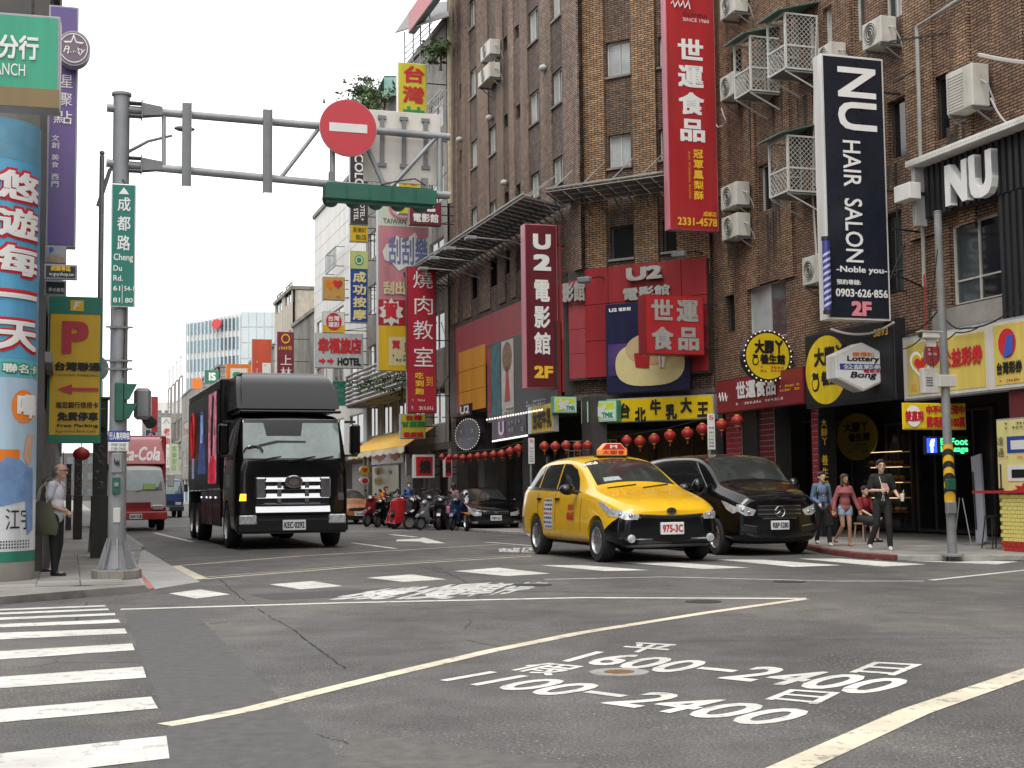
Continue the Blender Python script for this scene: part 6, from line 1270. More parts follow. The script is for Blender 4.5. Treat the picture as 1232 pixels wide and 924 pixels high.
# --- air conditioners
ACW = M('ac_cream', (.56, .54, .48), .5, var=.12, grime=.35); ACF = M('ac_fan', (.06, .06, .06), .6)
def ac(fr, px, label, t0=.15, d=.42, louver=False, bracket=True):
    s0, h0, s1, h1 = fr.rect(*px, t0 + d); w, h = s1 - s0, h1 - h0; e = thing('air_conditioner', label, 'air conditioner', fr.m @ T(s0, -t0 - d, h0), 'air conditioners on the brick walls')
    MB().box(0, 0, 0, w, d, h).ob('case', ACW, e, bevel=.015)
    if louver:
        for k in range(12): MB().box(.06, -.015, h * (.08 + .07 * k), w * .66, -.001, h * (.115 + .07 * k)).ob('louver', ACW, e)
    else:
        mb = MB(); r_ = min(w * .33, h * .42); disc(mb, w * .42, h * .5, r_, r_, -.006, 0, 24); mb.ob('fan_opening', ACF, e); mb = MB()
        for k in (.35, .6, .85, 1.0):
            n = 20; P = [(w * .42 + r_ * k * math.cos(2 * PI * i / n), -.012, h * .5 + r_ * k * math.sin(2 * PI * i / n)) for i in range(n + 1)]; mb.tube(P, .008, 4)
        mb.ob('fan_grille', ACW, e)
    if bracket: MB().box(.05, 0, -.06, .1, d + t0, -.003).box(w - .1, 0, -.06, w - .05, d + t0, -.003).bar((.07, .1, -.06), (.07, d + t0, -.35), .03).bar((w - .07, .1, -.06), (w - .07, d + t0, -.35), .03).ob('bracket', GALVD, e)
    MB().tube([(w, d * .5, h * .6), (w + .15, d * .6, h * .5), (w + .12, d, h * .1), (w + .05, d + t0 * .9, -.2)], .02, 6).ob('pipe', CBL, e)
    return e
ac(FR_, (1138, 82, 1170, 133), 'large cream air conditioner right of the salon sign, with a ribbed front', louver=True)
ac(FR_, (1037, 24, 1060, 56), 'cream air conditioner just above the top right of the salon sign'); ac(FR_, (984, 54, 1000, 78), 'air conditioner tucked behind the top left corner of the salon sign')
ac(FR_, (867, 222, 886, 250), 'upper of two stacked cream air conditioners left of the lone caged window'); ac(FR_, (868, 259, 887, 287), 'lower of two stacked cream air conditioners left of the lone caged window')
ac(FR_, (866, 90, 882, 118), 'air conditioner left of the lower caged balcony'); ac(FR_, (866, -6, 884, 19), 'air conditioner cut by the top edge beside the red sign'); ac(FR_, (965, 308, 984, 342), 'small cream air conditioner left of the barber pole')
ac(FL, (578, 52, 589, 70), 'upper of two air conditioners high on the narrow pilastered wall', t0=.1); ac(FL, (575, 81, 589, 99), 'lower of two air conditioners high on the narrow pilastered wall', t0=.1)
DRIP = M('drip_stain', (.05, .04, .034), .9, var=.5, scale=9)
stn = thing('wall_stains', None, None, FR_.m, kind='structure'); r = random.Random(21)
for px_, py_ in ((1150, 150), (1050, 62), (876, 292), (936, 240), (894, 120), (935, 95), (1080, 195), (922, 258), (1134, 172), (1000, 60), (960, 120)):
    s, h = FR_.px(px_, py_, .09)
    for k in range(3):
        x = s + r.uniform(-.4, .4); l = r.uniform(.6, 2.2); w = r.uniform(.03, .09)
        MB().add([(x - w, -.092, h), (x + w, -.092, h), (x + w * .3, -.092, h - l * .7), (x, -.092, h - l), (x - w * .4, -.092, h - l * .8)], [(0, 4, 3, 2, 1)]).ob('stain', DRIP, stn)
# --- caged balconies
CGW = M('cage_white', (.55, .56, .52), .5, var=.1, grime=.25); CGR = M('cage_roof_green', (.08, .17, .14), .5, var=.2, grime=.3)
def cage(px, label, t=.95):
    s0, h0, s1, h1 = FR_.rect(*px, t); w, h = s1 - s0, h1 - h0; e = thing('window_cage', label, 'window cage', FR_.m @ T(s0, 0, h0), 'caged balconies on the brick wall')
    mb = MB()
    for x in (0, w):
        for y in (-t, -.02): mb.bar((x, y, 0), (x, y, h), .05)
    for z in (0, h * .42, h):
        mb.bar((0, -t, z), (w, -t, z), .045); mb.bar((0, -t, z), (0, 0, z), .045); mb.bar((w, -t, z), (w, 0, z), .045)
    mb.ob('frame', CGW, e)
    def lat(x0, y0, x1, y1, za, zb, st, nm):
        mb = MB(); L_ = math.hypot(x1 - x0, y1 - y0); H_ = zb - za; k = -H_
        while k < L_:
            for sg in (0, 1):
                u0, v0, u1, v1 = k, 0, k + H_, H_
                if u0 < 0: v0 -= u0; u0 = 0
                if u1 > L_: v1 -= (u1 - L_); u1 = L_
                if u1 - u0 > .02:
                    if sg: u0, u1 = L_ - u0, L_ - u1
                    P = lambda u, v: (x0 + (x1 - x0) * u / L_, y0 + (y1 - y0) * u / L_, za + v)
                    mb.bar(P(u0, v0), P(u1, v1), .010)
            k += st
        mb.ob(nm, CGW, e)
    lat(w, -t, w, 0, 0, h, .13, 'side_mesh'); lat(0, -t, w, -t, 0, h * .42, .16, 'railing_mesh'); lat(0, -t, 0, 0, 0, h, .16, 'side_mesh')
    MB().add([(-.2, -t - .25, h + .02), (w + .1, -t - .25, h + .02), (w + .1, 0, h + .35), (-.2, 0, h + .35), (-.2, -t - .25, h + .05), (w + .1, -t - .25, h + .05), (w + .1, 0, h + .38), (-.2, 0, h + .38)], [(3, 2, 1, 0), (4, 5, 6, 7), (0, 1, 5, 4), (1, 2, 6, 5), (2, 3, 7, 6), (3, 0, 4, 7)]).ob('roof', CGR, e)
    MB().box(0, -t, -.03, w, 0, -.005).ob('floor', GALVD, e)
    mb = MB()
    for x in (.05, w - .05): mb.bar((x, -t, -.06), (x, 0, -.5), .035).bar((x, -t, -.05), (x, 0, -.05), .035)
    mb.ob('bracket', CGW, e); window(e, .2, .2, w - .2, h - .1, t=.01, n=2, fr=FRW, gl=GLASS, deep=-.03); return e
cage((924, 22, 945, 88), 'upper right of the two adjoining caged balconies near the top'); cage((884, 49, 903, 114), 'lower left of the two adjoining caged balconies near the top'); cage((926, 168, 948, 234), 'lone caged balcony above the round yellow massage sign')
# --- lanterns
lanR = M('lantern_red', (.33, .02, .016), .5, var=.2)
def lantern_proto():
    e = thing('paper_lantern', 'x', 'lantern', None, 'red paper lanterns strung along the shop fronts'); R_ = .22
    prof = [(R_ * math.sqrt(max(.0, 1 - (z / .85) ** 2)) * (1 - .03 * (i % 2)) if abs(z) < .8 else R_ * .38, z * R_) for i, z in enumerate([-.8 + .1 * k for k in range(17)])]
    MB().lathe(prof, 16).ob('shade', lanR, e, smooth=True); MB().cyl((0, 0, R_ * .8), (0, 0, R_ * .95), R_ * .36, R_ * .36, 12).cyl((0, 0, -R_ * .95), (0, 0, -R_ * .8), R_ * .36, R_ * .36, 12).ob('cap', TY_, e); MB().cyl((0, 0, -R_ * 1.7), (0, 0, -R_ * .95), .035, .02, 8).ob('tassel', lanR, e); MB().cyl((0, 0, R_ * .95), (0, 0, R_ * 1.25), .006, .006, 4).ob('cord', black, e); return e
LP_ = lantern_proto(); first = [True]
def lan(fr, x, y, t, label, d_px):
    s, h_ = fr.px(x, y, t); p = fr.at(s, t, h_); dd = (p - CAM).dot(_F); sc2 = (d_px / FPX * dd) / .44
    m_ = fr.m @ T(s, -t, h_) @ Matrix.Scale(sc2, 4)
    if first[0]: LP_.matrix_world = m_; LP_['label'] = label; first[0] = False
    else: dup(LP_, m_, label)
ORD = ['first', 'second', 'third', 'fourth', 'fifth', 'sixth', 'seventh', 'eighth', 'ninth', 'tenth', 'eleventh', 'twelfth']
for i, (x, y, d_) in enumerate(((532, 550, 8), (541, 550, 8), (549, 550, 8), (557, 551, 9), (566, 550, 8.5), (575, 549, 9), (584, 548, 9.5), (594, 547, 10), (604, 546, 10.5), (614, 543, 11), (624, 540, 11.5))): lan(FL, x, y, 1.0, ORD[i] + ' red lantern from the left on the row over the scooters', d_)
for i, (x, y) in enumerate(((655, 537), (668, 537), (681, 536), (695, 537), (707, 536))): lan(FL if x < 690 else FC, x, y, 1.2, ORD[i] + ' red lantern from the left above the taxi tail', 12)
for i, (x, y, d_) in enumerate(((754, 530, 13), (770, 531, 14), (787, 528, 14), (806, 524, 15), (827, 521, 15), (845, 516, 15))): lan(FC, x, y, 1.0, ORD[i] + ' red lantern from the left over the taxi roof and van', d_)
lan(FR_, 868, 511, 1.1, 'red lantern left of the black stone pillar', 15); lan(FR_, 887, 506, 1.1, 'red lantern in front of the first red tiled pillar', 15)
wire(FC, ((740, 526), (800, 516), (862, 500)), 1.0, .012, black, 'black cord carrying the lanterns over the taxi'); wire(FL, ((526, 546), (600, 540), (632, 530)), 1.0, .012, black, 'black cord carrying the lanterns over the scooters')
# parking notices on poles by the right kerb
for x0, y0, x1, y1, by, lb in ((636, 527, 643, 558, 640, 'narrow white parking notice on a pole left of the taxi'), (852, 498, 860, 541, 655, 'narrow white parking notice on a pole behind the black van')):
    b_ = G((x0 + x1) / 2, by, ZP); fr = Fr((b_.x, b_.y, ZP), SN); noparking(fr, (x0, y0, x1, y1), lb, t=.05); e = thing('sign_pole', 'thin grey pole under the white parking notice ' + ('left of the taxi' if x0 < 700 else 'behind the black van'), 'pole', fr.m); MB().cyl((0, 0, 0), (0, 0, fr.px(x0, y0)[1]), .035, .035, 10).ob('pole', GALV, e)
# rooftop sheds, plants and bits on the old building
x = thing('roof_shed', 'dark corrugated roof shed on thin posts high beside the brick block', 'shed', FL.m)
a0_ = FL.px(492, 60, .8); P = lambda px_, py_, t: (lambda q: Vector((q[0], -t, q[1])))(FL.px(px_, py_, t))
def quad3(mb, A, B_, C_, D_, th=.05):
    n_ = (B_ - A).cross(D_ - A).normalized() * th; mb.add([A, B_, C_, D_, A + n_, B_ + n_, C_ + n_, D_ + n_], [(0, 1, 2, 3), (7, 6, 5, 4), (0, 4, 5, 1), (1, 5, 6, 2), (2, 6, 7, 3), (3, 7, 4, 0)]); return mb
SHD = M('shed_metal', (.13, .13, .13), .5, .2, var=.3)
quad3(MB(), P(476, 40, 1.2), P(541, 20, 1.2), P(541, 2, -2), P(498, 8, -2)).ob('roof', SHD, x)
for px_, y0, y1 in ((487, 38, 92), (497, 34, 84), (506, 24, 78), (517, 12, 72)): a, b_ = P(px_, y0, .8), P(px_, y1, .8); MB().bar(a, b_, .05).ob('post', GALV, x)
mb = MB()
for k in range(6): a, b_ = P(488, 92 - 7 * k, .8), P(520, 62 - 7 * k, .8); mb.bar(a, b_, .03)
mb.ob('railing', GALV, x); e = sign(FL, (491, -20, 541, 7), 'red billboard edge cut off by the top of the photo', RED, GRY, t=1.3, d=.3, name='billboard', cat='billboard')
x = thing('roof_greenhouse', 'green glazed lean-to on the roof left of the yellow sign', 'greenhouse', FL.m)
GGR = M('green_sheet', (.12, .3, .24), .4, var=.2)
for k in range(4): quad3(MB(), P(447 + 2 * k, 121 - 7 * k, .5), P(452 + 2 * k, 119 - 7 * k, .5), P(457 + 2 * k, 113 - 7 * k, -2), P(452 + 2 * k, 115 - 7 * k, -2), .04)
quad3(MB(), P(446, 124, .3), P(462, 92, .3), P(478, 92, -.4), P(468, 118, -.4)).ob('roof', GGR, x); quad3(MB(), P(462, 93, .3), P(480, 93, .3), P(480, 115, .3), P(462, 115, .3)).ob('panel', GGR, x)
LEAF = M('foliage', (.045, .08, .03), .7, var=.5, scale=3); LEAF2 = M('foliage_pale', (.09, .14, .05), .7, var=.4); BARK = M('bark', (.09, .06, .04), .9, var=.3)
def bush(fr, cx, cy, rx, ry, t, label, n=500, seed=1, mat=None, name='tree', leaf=.16):
    c = P(cx, cy, t); q = FL.px(cx + rx, cy, t); R_ = q[0] - c.x; R2 = FL.px(cx, cy - ry, t)[1] - c.z
    e = thing(name, label, 'tree' if name == 'tree' else 'plant', FL.m @ T(c.x, c.y, c.z - R2)); r = random.Random(seed)
    MB().tube([(0, 0, -.6), (.1, 0, R2 * .5), (-.05, 0, R2)], [.08, .06, .03], 6).ob('trunk', BARK, e)
    mb = MB()
    cl = [(r.gauss(0, .45), r.gauss(0, .45), r.gauss(0, .4)) for _ in range(12)]
    for i in range(n):
        k = r.choice(cl); p = Vector((k[0] + r.gauss(0, .22), k[1] + r.gauss(0, .22), k[2] + r.gauss(0, .2)))
        p = Vector((p.x * R_, p.y * R_, R2 + p.z * R2)); a = r.uniform(.5, 1.2) * leaf; u = Vector((r.gauss(0, 1), r.gauss(0, 1), r.gauss(0, 1))).normalized(); v = u.orthogonal().normalized()
        mb.add([p - u * a, p + v * a * .4, p + u * a, p - v * a * .4], [(0, 1, 2, 3)])
    mb.ob('crown', mat or LEAF, e, kind='stuff'); return e
bush(FL, 443, 108, 6, 10, .5, 'dark round tree on the roof left of the green greenhouse', 1300, 2, leaf=.11); bush(FL, 437, 126, 3, 4, .8, 'small dark shrub spilling over the roof edge below the tree', 400, 3, name='shrub'); bush(FL, 462, 120, 16, 4, .4, 'trailing pale plants along the roof parapet', 500, 4, LEAF2, 'shrub'); bush(FL, 530, 60, 6, 8, .6, 'green potted plant under the roof shed', 300, 5, LEAF2, 'plant'); bush(FL, 483, 462, 14, 10, 1.2, 'dark climbing plant left of the barbecue sign foot', 700, 6, name='shrub', leaf=.1)
# clutter hung on the old facade: cages and ducts
for i, (px_, lb) in enumerate((((514, 117, 531, 134), 'white barred window cage beside the tall yellow sign'), ((392, 302, 404, 325), 'green framed window cage on the cream tiled building'))):
    s0, h0, s1, h1 = FL.rect(*px_, .5); e = thing('window_cage', lb, 'window cage', FL.m @ T(s0, -.5, h0)); w, h = s1 - s0, h1 - h0; mb = MB()
    for k in range(9): mb.bar((w * k / 8, 0, 0), (w * k / 8, 0, h), .03)
    for z in (0, h): mb.bar((0, 0, z), (w, 0, z), .04).bar((0, 0, z), (0, .5, z), .04).bar((w, 0, z), (w, .5, z), .04)
    mb.ob('bars', CGW if i == 0 else CGR, e)
x = thing('drain_pipe', 'rust stained pale pipe down the left edge of the brick block', 'pipe', FL.m); a, b_ = P(541, 0, .25), P(542, 245, .25); MB().tube([a, b_], .12, 8).ob('pipe', M('pipe_stained', (.42, .36, .26), .8, var=.3, grime=.5), x)

for i, (x_, y_) in enumerate(((704, 336), (818, 305))):
    s, h = FC.px(x_, y_, 1.1); e = thing('floodlight', ['small grey floodlight over the left edge of the corner cladding', 'small grey floodlight over the right part of the corner cladding'][i], 'lamp', FC.m @ T(s, 0, h)); MB().tube([(.3, 0, .1), (.2, -.6, .12), (0, -1.0, .02)], .02, 5).ob('arm', black, e); MB().box(-.22, -1.25, -.12, .2, -1.0, .06).ob('lamp_head', GALV, e, bevel=.03)
for i, (x_, y_) in enumerate(((553, 168), (589, 142), (607, 220), (654, 82), (523, 154))):
    s, h = FL.px(x_, y_, .12); e = thing('vent_hood', ORD[i] + ' small white vent hood on the narrow pilastered brick wall, from the left' if i < 4 else 'small white vent on the grey strip wall', 'vent', FL.m @ T(s, -.06, h)); MB().ball((0, -.08, 0), (.16, .14, .12), 12, 8).ob('hood', CBL, e, smooth=True)
for i, (pts, t_, r_) in enumerate(((((1086, 420), (1110, 405), (1128, 412), (1150, 400), (1180, 392)), .95, .014), (((1000, 396), (1040, 402), (1075, 388)), .7, .03), (((868, 130), (874, 145), (866, 152), (862, 150)), .2, .02), (((1128, 300), (1118, 380), (1124, 450)), 3.2, .01))): wire(FR_, pts, t_, r_, [black, CBL, CBL, black][i], ['thin black wires looping along the lottery board', 'bundle of pale conduits over the massage board', 'bent pale hose beside the tall red sign', 'loose black wire falling beside the utility pole'][i], sag=.05)
wire(FL, ((541, 300), (500, 330), (470, 345)), 1.5, .015, black, 'black cable crossing behind the barbecue sign', sag=.2); wire(FL, ((640, 250), (590, 300), (545, 330)), .15, .02, CBL, 'pale cable running along the wall below the canopy', sag=.1)
# ================================================================== vehicles
TYRE = M('tyre_rubber', (.018, .018, .019), .85, var=.2); RIM = M('alloy', (.48, .48, .49), .3, .8, var=.1); CHR = M('chrome', (.52, .52, .53), .16, 1, var=.06); LAMPG = M('lamp_glass', (.55, .57, .58), .08, .3, var=.4, scale=14, coat=1); LAMPD = M('lamp_dark', (.08, .08, .09), .1, .2, var=.3, coat=1)
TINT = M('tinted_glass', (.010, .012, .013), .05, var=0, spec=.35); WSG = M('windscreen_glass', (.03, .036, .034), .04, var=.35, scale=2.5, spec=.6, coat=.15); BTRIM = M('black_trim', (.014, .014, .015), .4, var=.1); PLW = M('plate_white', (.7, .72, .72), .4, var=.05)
PBLK = M('paint_black', (.004, .004, .005), .16, var=0, coat=.6, spec=.3); PYEL = M('paint_taxi_yellow', (.82, .47, .005), .3, var=.04, coat=.8); INTR = M('car_interior', (.03, .03, .03), .9)
def catmull(ys, n):
    return ys
class Car:
    """body lofted from stations (x from nose backwards), window/lamps projected onto it"""
    def __init__(s, name, label, cat, mat, stations, paint, sc=1.0, group=None, lower=None, zlow=0, cuts=(), arches=(), ar=.36):
        s.e = thing(name, label, cat, mat @ Matrix.Scale(sc, 4), group); s.paint = paint
        V_ = []; Fc = []; n = 9
        for (x, zb, wb, ws, zs, zm, zbelt, wbelt, zr, wr, zc) in stations:
            half = [(0, zb), (wb, zb), (ws * .985, zs), (ws, zm), (wbelt, zbelt), (wr, zr), (wr * .82, zr + (zc - zr) * .55), (wr * .42, zr + (zc - zr) * .9), (0, zc)]
            V_ += [(-x, y, z) for y, z in half] + [(-x, -y, z) for y, z in half[1:-1]]
        m = 16
        def idx(i, k):            # ring index running right round
            return i * m + k
        ringo = list(range(0, 9)) + list(range(15, 8, -1))      # 0..8 then mirrored 8..1 -> indices
        N = len(stations)
        for i in range(N - 1):
            for a, b in zip(ringo, ringo[1:] + ringo[:1]): Fc.append((idx(i, a), idx(i, b), idx(i + 1, b), idx(i + 1, a)))
        for i, fl in ((0, False), (N - 1, True)):
            L_ = [idx(i, k) for k in range(1, 8)]; R_ = [idx(i, 8 + k) for k in range(1, 8)]
            q = [(idx(i, 0), L_[0], R_[0])] + [(L_[k], L_[k + 1], R_[k + 1], R_[k]) for k in range(6)] + [(L_[6], idx(i, 8), R_[6])]
            Fc += [f if fl else f[::-1] for f in q]
        me = bpy.data.meshes.new('b'); me.from_pydata(V_, [], Fc)
        ca = me.attributes.new('crease_edge', 'FLOAT', 'EDGE')
        for ed in me.edges:
            a, b = ed.vertices
            if a // m != b // m and a % m == b % m:
                k = a % m; k = k if k < 9 else k - 8
                ca.data[ed.index].value = {2: .5, 4: .5, 5: .35}.get(k, 0)
        o = bpy.data.objects.new('b', me); COL.objects.link(o); md = o.modifiers.new('s', 'SUBSURF'); md.levels = 3; md.render_levels = 3
        bpy.context.view_layer.update(); dg = bpy.context.evaluated_depsgraph_get(); me2 = bpy.data.meshes.new_from_object(o.evaluated_get(dg))
        bm = bmesh.new(); bm.from_mesh(me2); bmesh.ops.recalc_face_normals(bm, faces=bm.faces[:]); s.bvh = BVHTree.FromBMesh(bm); bm.to_mesh(me2); bm.free()
        o.modifiers.clear(); o.data = me2
        cut = MB()
        for ax, w_ in arches:
            for sg in (-1, 1): cut.cyl((-ax, sg * (w_ - .28), ar * .92), (-ax, sg * (w_ + .3), ar * .92), ar, ar, 32)
        if arches:
            cm = cut.mesh('c', None); bmm = bmesh.new(); bmm.from_mesh(cm); bmesh.ops.recalc_face_normals(bmm, faces=bmm.faces[:]); bmm.to_mesh(cm); bmm.free(); co = bpy.data.objects.new('c', cm); COL.objects.link(co); bo_ = o.modifiers.new('b', 'BOOLEAN'); bo_.operation = 'DIFFERENCE'; bo_.object = co; bo_.solver = 'EXACT'
            bpy.context.view_layer.update(); me2 = bpy.data.meshes.new_from_object(o.evaluated_get(bpy.context.evaluated_depsgraph_get())); bpy.data.objects.remove(co)
        bpy.data.objects.remove(o); me2.name = 'body'; me2.materials.clear(); me2.materials.append(paint)
        if lower:
            bm = bmesh.new(); bm.from_mesh(me2)
            for co, no in cuts: bmesh.ops.bisect_plane(bm, geom=bm.verts[:] + bm.edges[:] + bm.faces[:], plane_co=co, plane_no=no)
            bm.to_mesh(me2); bm.free(); me2.materials.append(lower)
            for p in me2.polygons:
                if lower_test(p.center, zlow): p.material_index = 1
        me2.polygons.foreach_set('use_smooth', [True] * len(me2.polygons)); 
        try: me2.set_sharp_from_angle(angle=math.radians(35))
        except Exception: pass
        s.body = link('body', me2, s.e)
    def patch(s, name, poly, mode, mat, off=.008, cell=.09, parent=None, dirv=None, rim=True, smooth=True, label=None):
        """poly in (u,v): 'L' left side seen from outside (u=x back from nose), 'R', 'F' front (u=y, v=z), 'T' top (u=x, v=y), 'B' back"""
        bm = bmesh.new(); vs = [bm.verts.new((u, v, 0)) for u, v in poly]; bm.faces.new(vs)
        us = [p[0] for p in poly]; vv = [p[1] for p in poly]
        for ax, lo, hi in ((0, min(us), max(us)), (1, min(vv), max(vv))):
            n = int((hi - lo) / cell)
            for i in range(1, n + 1):
                co = [0, 0, 0]; no = [0, 0, 0]; co[ax] = lo + (hi - lo) * i / (n + 1); no[ax] = 1
                bmesh.ops.bisect_plane(bm, geom=bm.verts[:] + bm.edges[:] + bm.faces[:], plane_co=co, plane_no=no)
        bmesh.ops.triangulate(bm, faces=[f for f in bm.faces if len(f.verts) > 4])
        D = {'L': Vector((0, -1, 0)), 'R': Vector((0, 1, 0)), 'F': Vector((-1, 0, 0)), 'T': Vector((0, 0, -1)), 'B': Vector((1, 0, 0))}[mode]
        if dirv: D = Vector(dirv).normalized()
        for v in bm.verts:
            u, w = v.co.x, v.co.y
            if mode in 'LR': p = Vector((-u, 0, w))
            elif mode in 'FB': p = Vector((0, u, w))
            else: p = Vector((-u, w, 0))
            if mode in 'FB': st = Vector((3 if mode == 'F' else -9, u, w)); 
            elif mode == 'L': st = Vector((-u, 3, w))
            elif mode == 'R': st = Vector((-u, -3, w))
            else: st = Vector((-u, w, 4))
            if dirv: st = p - D * 4 + (Vector((s.front, 0, 0)) if mode == 'F' else Vector((0, 0, 0)))
            h = s.bvh.ray_cast(st, D)
            if h[0] is None:
                nn = s.bvh.find_nearest(p if mode in 'T' else st + D * 2.2); h = nn
            nrm = h[1] if h[1].dot(D) < 0 else -h[1]
            v.co = h[0] + nrm * off
        be = [e for e in bm.edges if len(e.link_faces) == 1]
        if rim:
            g = bmesh.ops.extrude_edge_only(bm, edges=be)
            for v in g['geom']:
                if isinstance(v, bmesh.types.BMVert): v.co += D * (off + .012)
        bmesh.ops.recalc_face_normals(bm, faces=bm.faces[:])
        # face outwards
        sm = sum((f.normal.dot(D) for f in bm.faces), 0)
        if sm > 0: bmesh.ops.reverse_faces(bm, faces=bm.faces[:])
        me = bpy.data.meshes.new(name); bm.to_mesh(me); bm.free(); me.materials.append(mat)
        if smooth:
            me.polygons.foreach_set('use_smooth', [True] * len(me.polygons))
            try: me.set_sharp_from_angle(angle=math.radians(50))
            except Exception: pass
        return link(name, me, parent or s.e, label=label)
    def surf(s, u, w, mode='F'):
        st, D = (Vector((3, u, w)), Vector((-1, 0, 0))) if mode == 'F' else (Vector((-u, 3 if mode == 'L' else -3, w)), Vector((0, -1 if mode == 'L' else 1, 0)))
        h = s.bvh.ray_cast(st, D); return h[0] if h[0] else st
    front = 0
    def lens(s, u, w, r=.05):
        for md, q, m_, rr in (('d', 0, LAMPD, .75), ('c', .012, CHR, .6)):
            p = s.surf(u, w); MB().ball((p.x + .004 + q, p.y, p.z), (r * .35, r * rr, r * rr), 14, 8).ob('lamp_lens', m_, s.e, smooth=True)
def lower_test(c, z): return c.z < (z(c) if callable(z) else z)
def wheel(parent, x, y, r, w=.2, spokes=10, rim=None, tyre=None, side=1, rr=.66):
    m = Matrix(((1, 0, 0, x), (0, 0, side, y), (0, -side, 0, r), (0, 0, 0, 1))) if False else Matrix.Translation((x, y, r)) @ Matrix.Rotation(-PI / 2 * side, 4, 'X')
    prof = [(r * rr, -w / 2), (r * .93, -w / 2), (r, -w * .33), (r, w * .33), (r * .93, w / 2), (r * rr, w / 2)]
    e = MB().lathe(prof, 32, m, cap=False).ob('wheel', tyre or TYRE, parent, smooth=True)
    mb = MB().lathe([(r * rr * 1.01, w * .42), (r * rr * .93, w * .5), (r * rr * .88, w * .3), (r * rr * .88, -w * .4)], 32, m, cap=False); mb.lathe([(.001, w * .36), (r * .17, w * .36), (r * .2, w * .28)], 16, m, cap=False)
    for k in range(spokes): a = 2 * PI * k / spokes; mb.box(r * .1, -.022 - r * .01, w * .24, r * rr * .92, .022 + r * .01, w * .36, m @ RZ(a))
    mb.ob('rim', rim or RIM, e, smooth=False); MB().lathe([(.001, w * .02), (r * rr * .9, w * .02)], 24, m, cap=False).ob('brake_disc', BTRIM, e); return e
def plate(e, x, y, z, w, h, text, mat, bg=PLW, nrm=1, name='number_plate'):
    m = Matrix(((0, -1, 0, x), (1, 0, 0, y), (0, 0, 1, z), (0, 0, 0, 1)))       # text X = +y of car (viewer's right when seen from the front)
    o = MB().box(-w / 2, -.012, -h / 2, w / 2, .03, h / 2).ob(name, bg, e, bevel=.006); o.matrix_local = m
    l = lettering(o, text, (-w / 2 * .88, -h / 2 * .62, w / 2 * .88, h / 2 * .62), mat, -.016, bold=.06); return o
def heading_matrix(px, py, yaw=0, sc=1):     # nose centre on the ground at a pixel, pointing down the street towards us
    p = G(px, py); d = RZ(yaw) @ SA; return Matrix(((d.x, -d.y, 0, p.x), (d.y, d.x, 0, p.y), (0, 0, 1, 0), (0, 0, 0, 1)))
# car space: nose at x=0, body runs to -x, y to the car's left (viewer's right)
# ---- taxi
W_ = .872
ST = [(.00, .30, .40, .58, .40, .52, .66, .56, .72, .48, .76), (.07, .22, .62, .78, .34, .55, .74, .70, .80, .60, .84), (.30, .18, .70, W_, .34, .58, .83, .80, .90, .70, .94), (.75, .18, .70, W_, .34, .60, .92, .82, .985, .74, 1.02),
      (1.10, .18, .70, W_, .34, .62, .975, .82, 1.05, .74, 1.10), (1.28, .18, .70, W_, .34, .63, .99, .82, 1.10, .73, 1.17), (1.75, .18, .70, W_, .34, .64, 1.005, .83, 1.36, .66, 1.43), (2.15, .18, .70, W_, .34, .65, 1.01, .84, 1.50, .66, 1.60),
      (2.7, .18, .70, W_, .34, .66, 1.02, .84, 1.54, .67, 1.63), (3.4, .18, .70, W_, .34, .67, 1.04, .84, 1.52, .66, 1.62), (4.0, .18, .70, W_, .34, .68, 1.06, .83, 1.46, .63, 1.56), (4.35, .2, .70, W_ * .97, .36, .70, 1.06, .78, 1.28, .56, 1.36), (4.54, .25, .66, W_ * .9, .42, .72, 1.0, .72, 1.08, .56, 1.12), (4.59, .34, .5, .7, .48, .70, .92, .6, .98, .5, 1.0)]
def taxi_low(c): return .66 - max(0, (-c.x - .15)) * .55 if -c.x < .95 else (.62 if -c.x > 4.2 else .27)
TX = Car('taxi', 'yellow estate taxi with black bumper and red roof sign crossing the junction', 'taxi', heading_matrix(809, 677.5, math.radians(0)), ST, PYEL, sc=1.28, lower=PBLK, zlow=taxi_low, cuts=(((-.15, 0, .66), (-.55, 0, 1)), ((0, 0, .27), (0, 0, 1)), ((-.95, 0, 0), (1, 0, 0)), ((0, 0, .62), (0, 0, 1)), ((-4.2, 0, 0), (1, 0, 0))), arches=((.80, .87), (3.55, .87)), ar=.36)
t = TX
for sg in (-1, 1):
    for x in (.80, 3.55): wheel(t.e, -x, sg * .76, .315, .2, 10, side=sg)
t.patch('windscreen', [(1.27, -.64), (1.30, -.3), (1.31, 0), (1.30, .3), (1.27, .64), (2.02, .56), (2.08, .3), (2.1, 0), (2.08, -.3), (2.02, -.56)], 'T', WSG, .006)
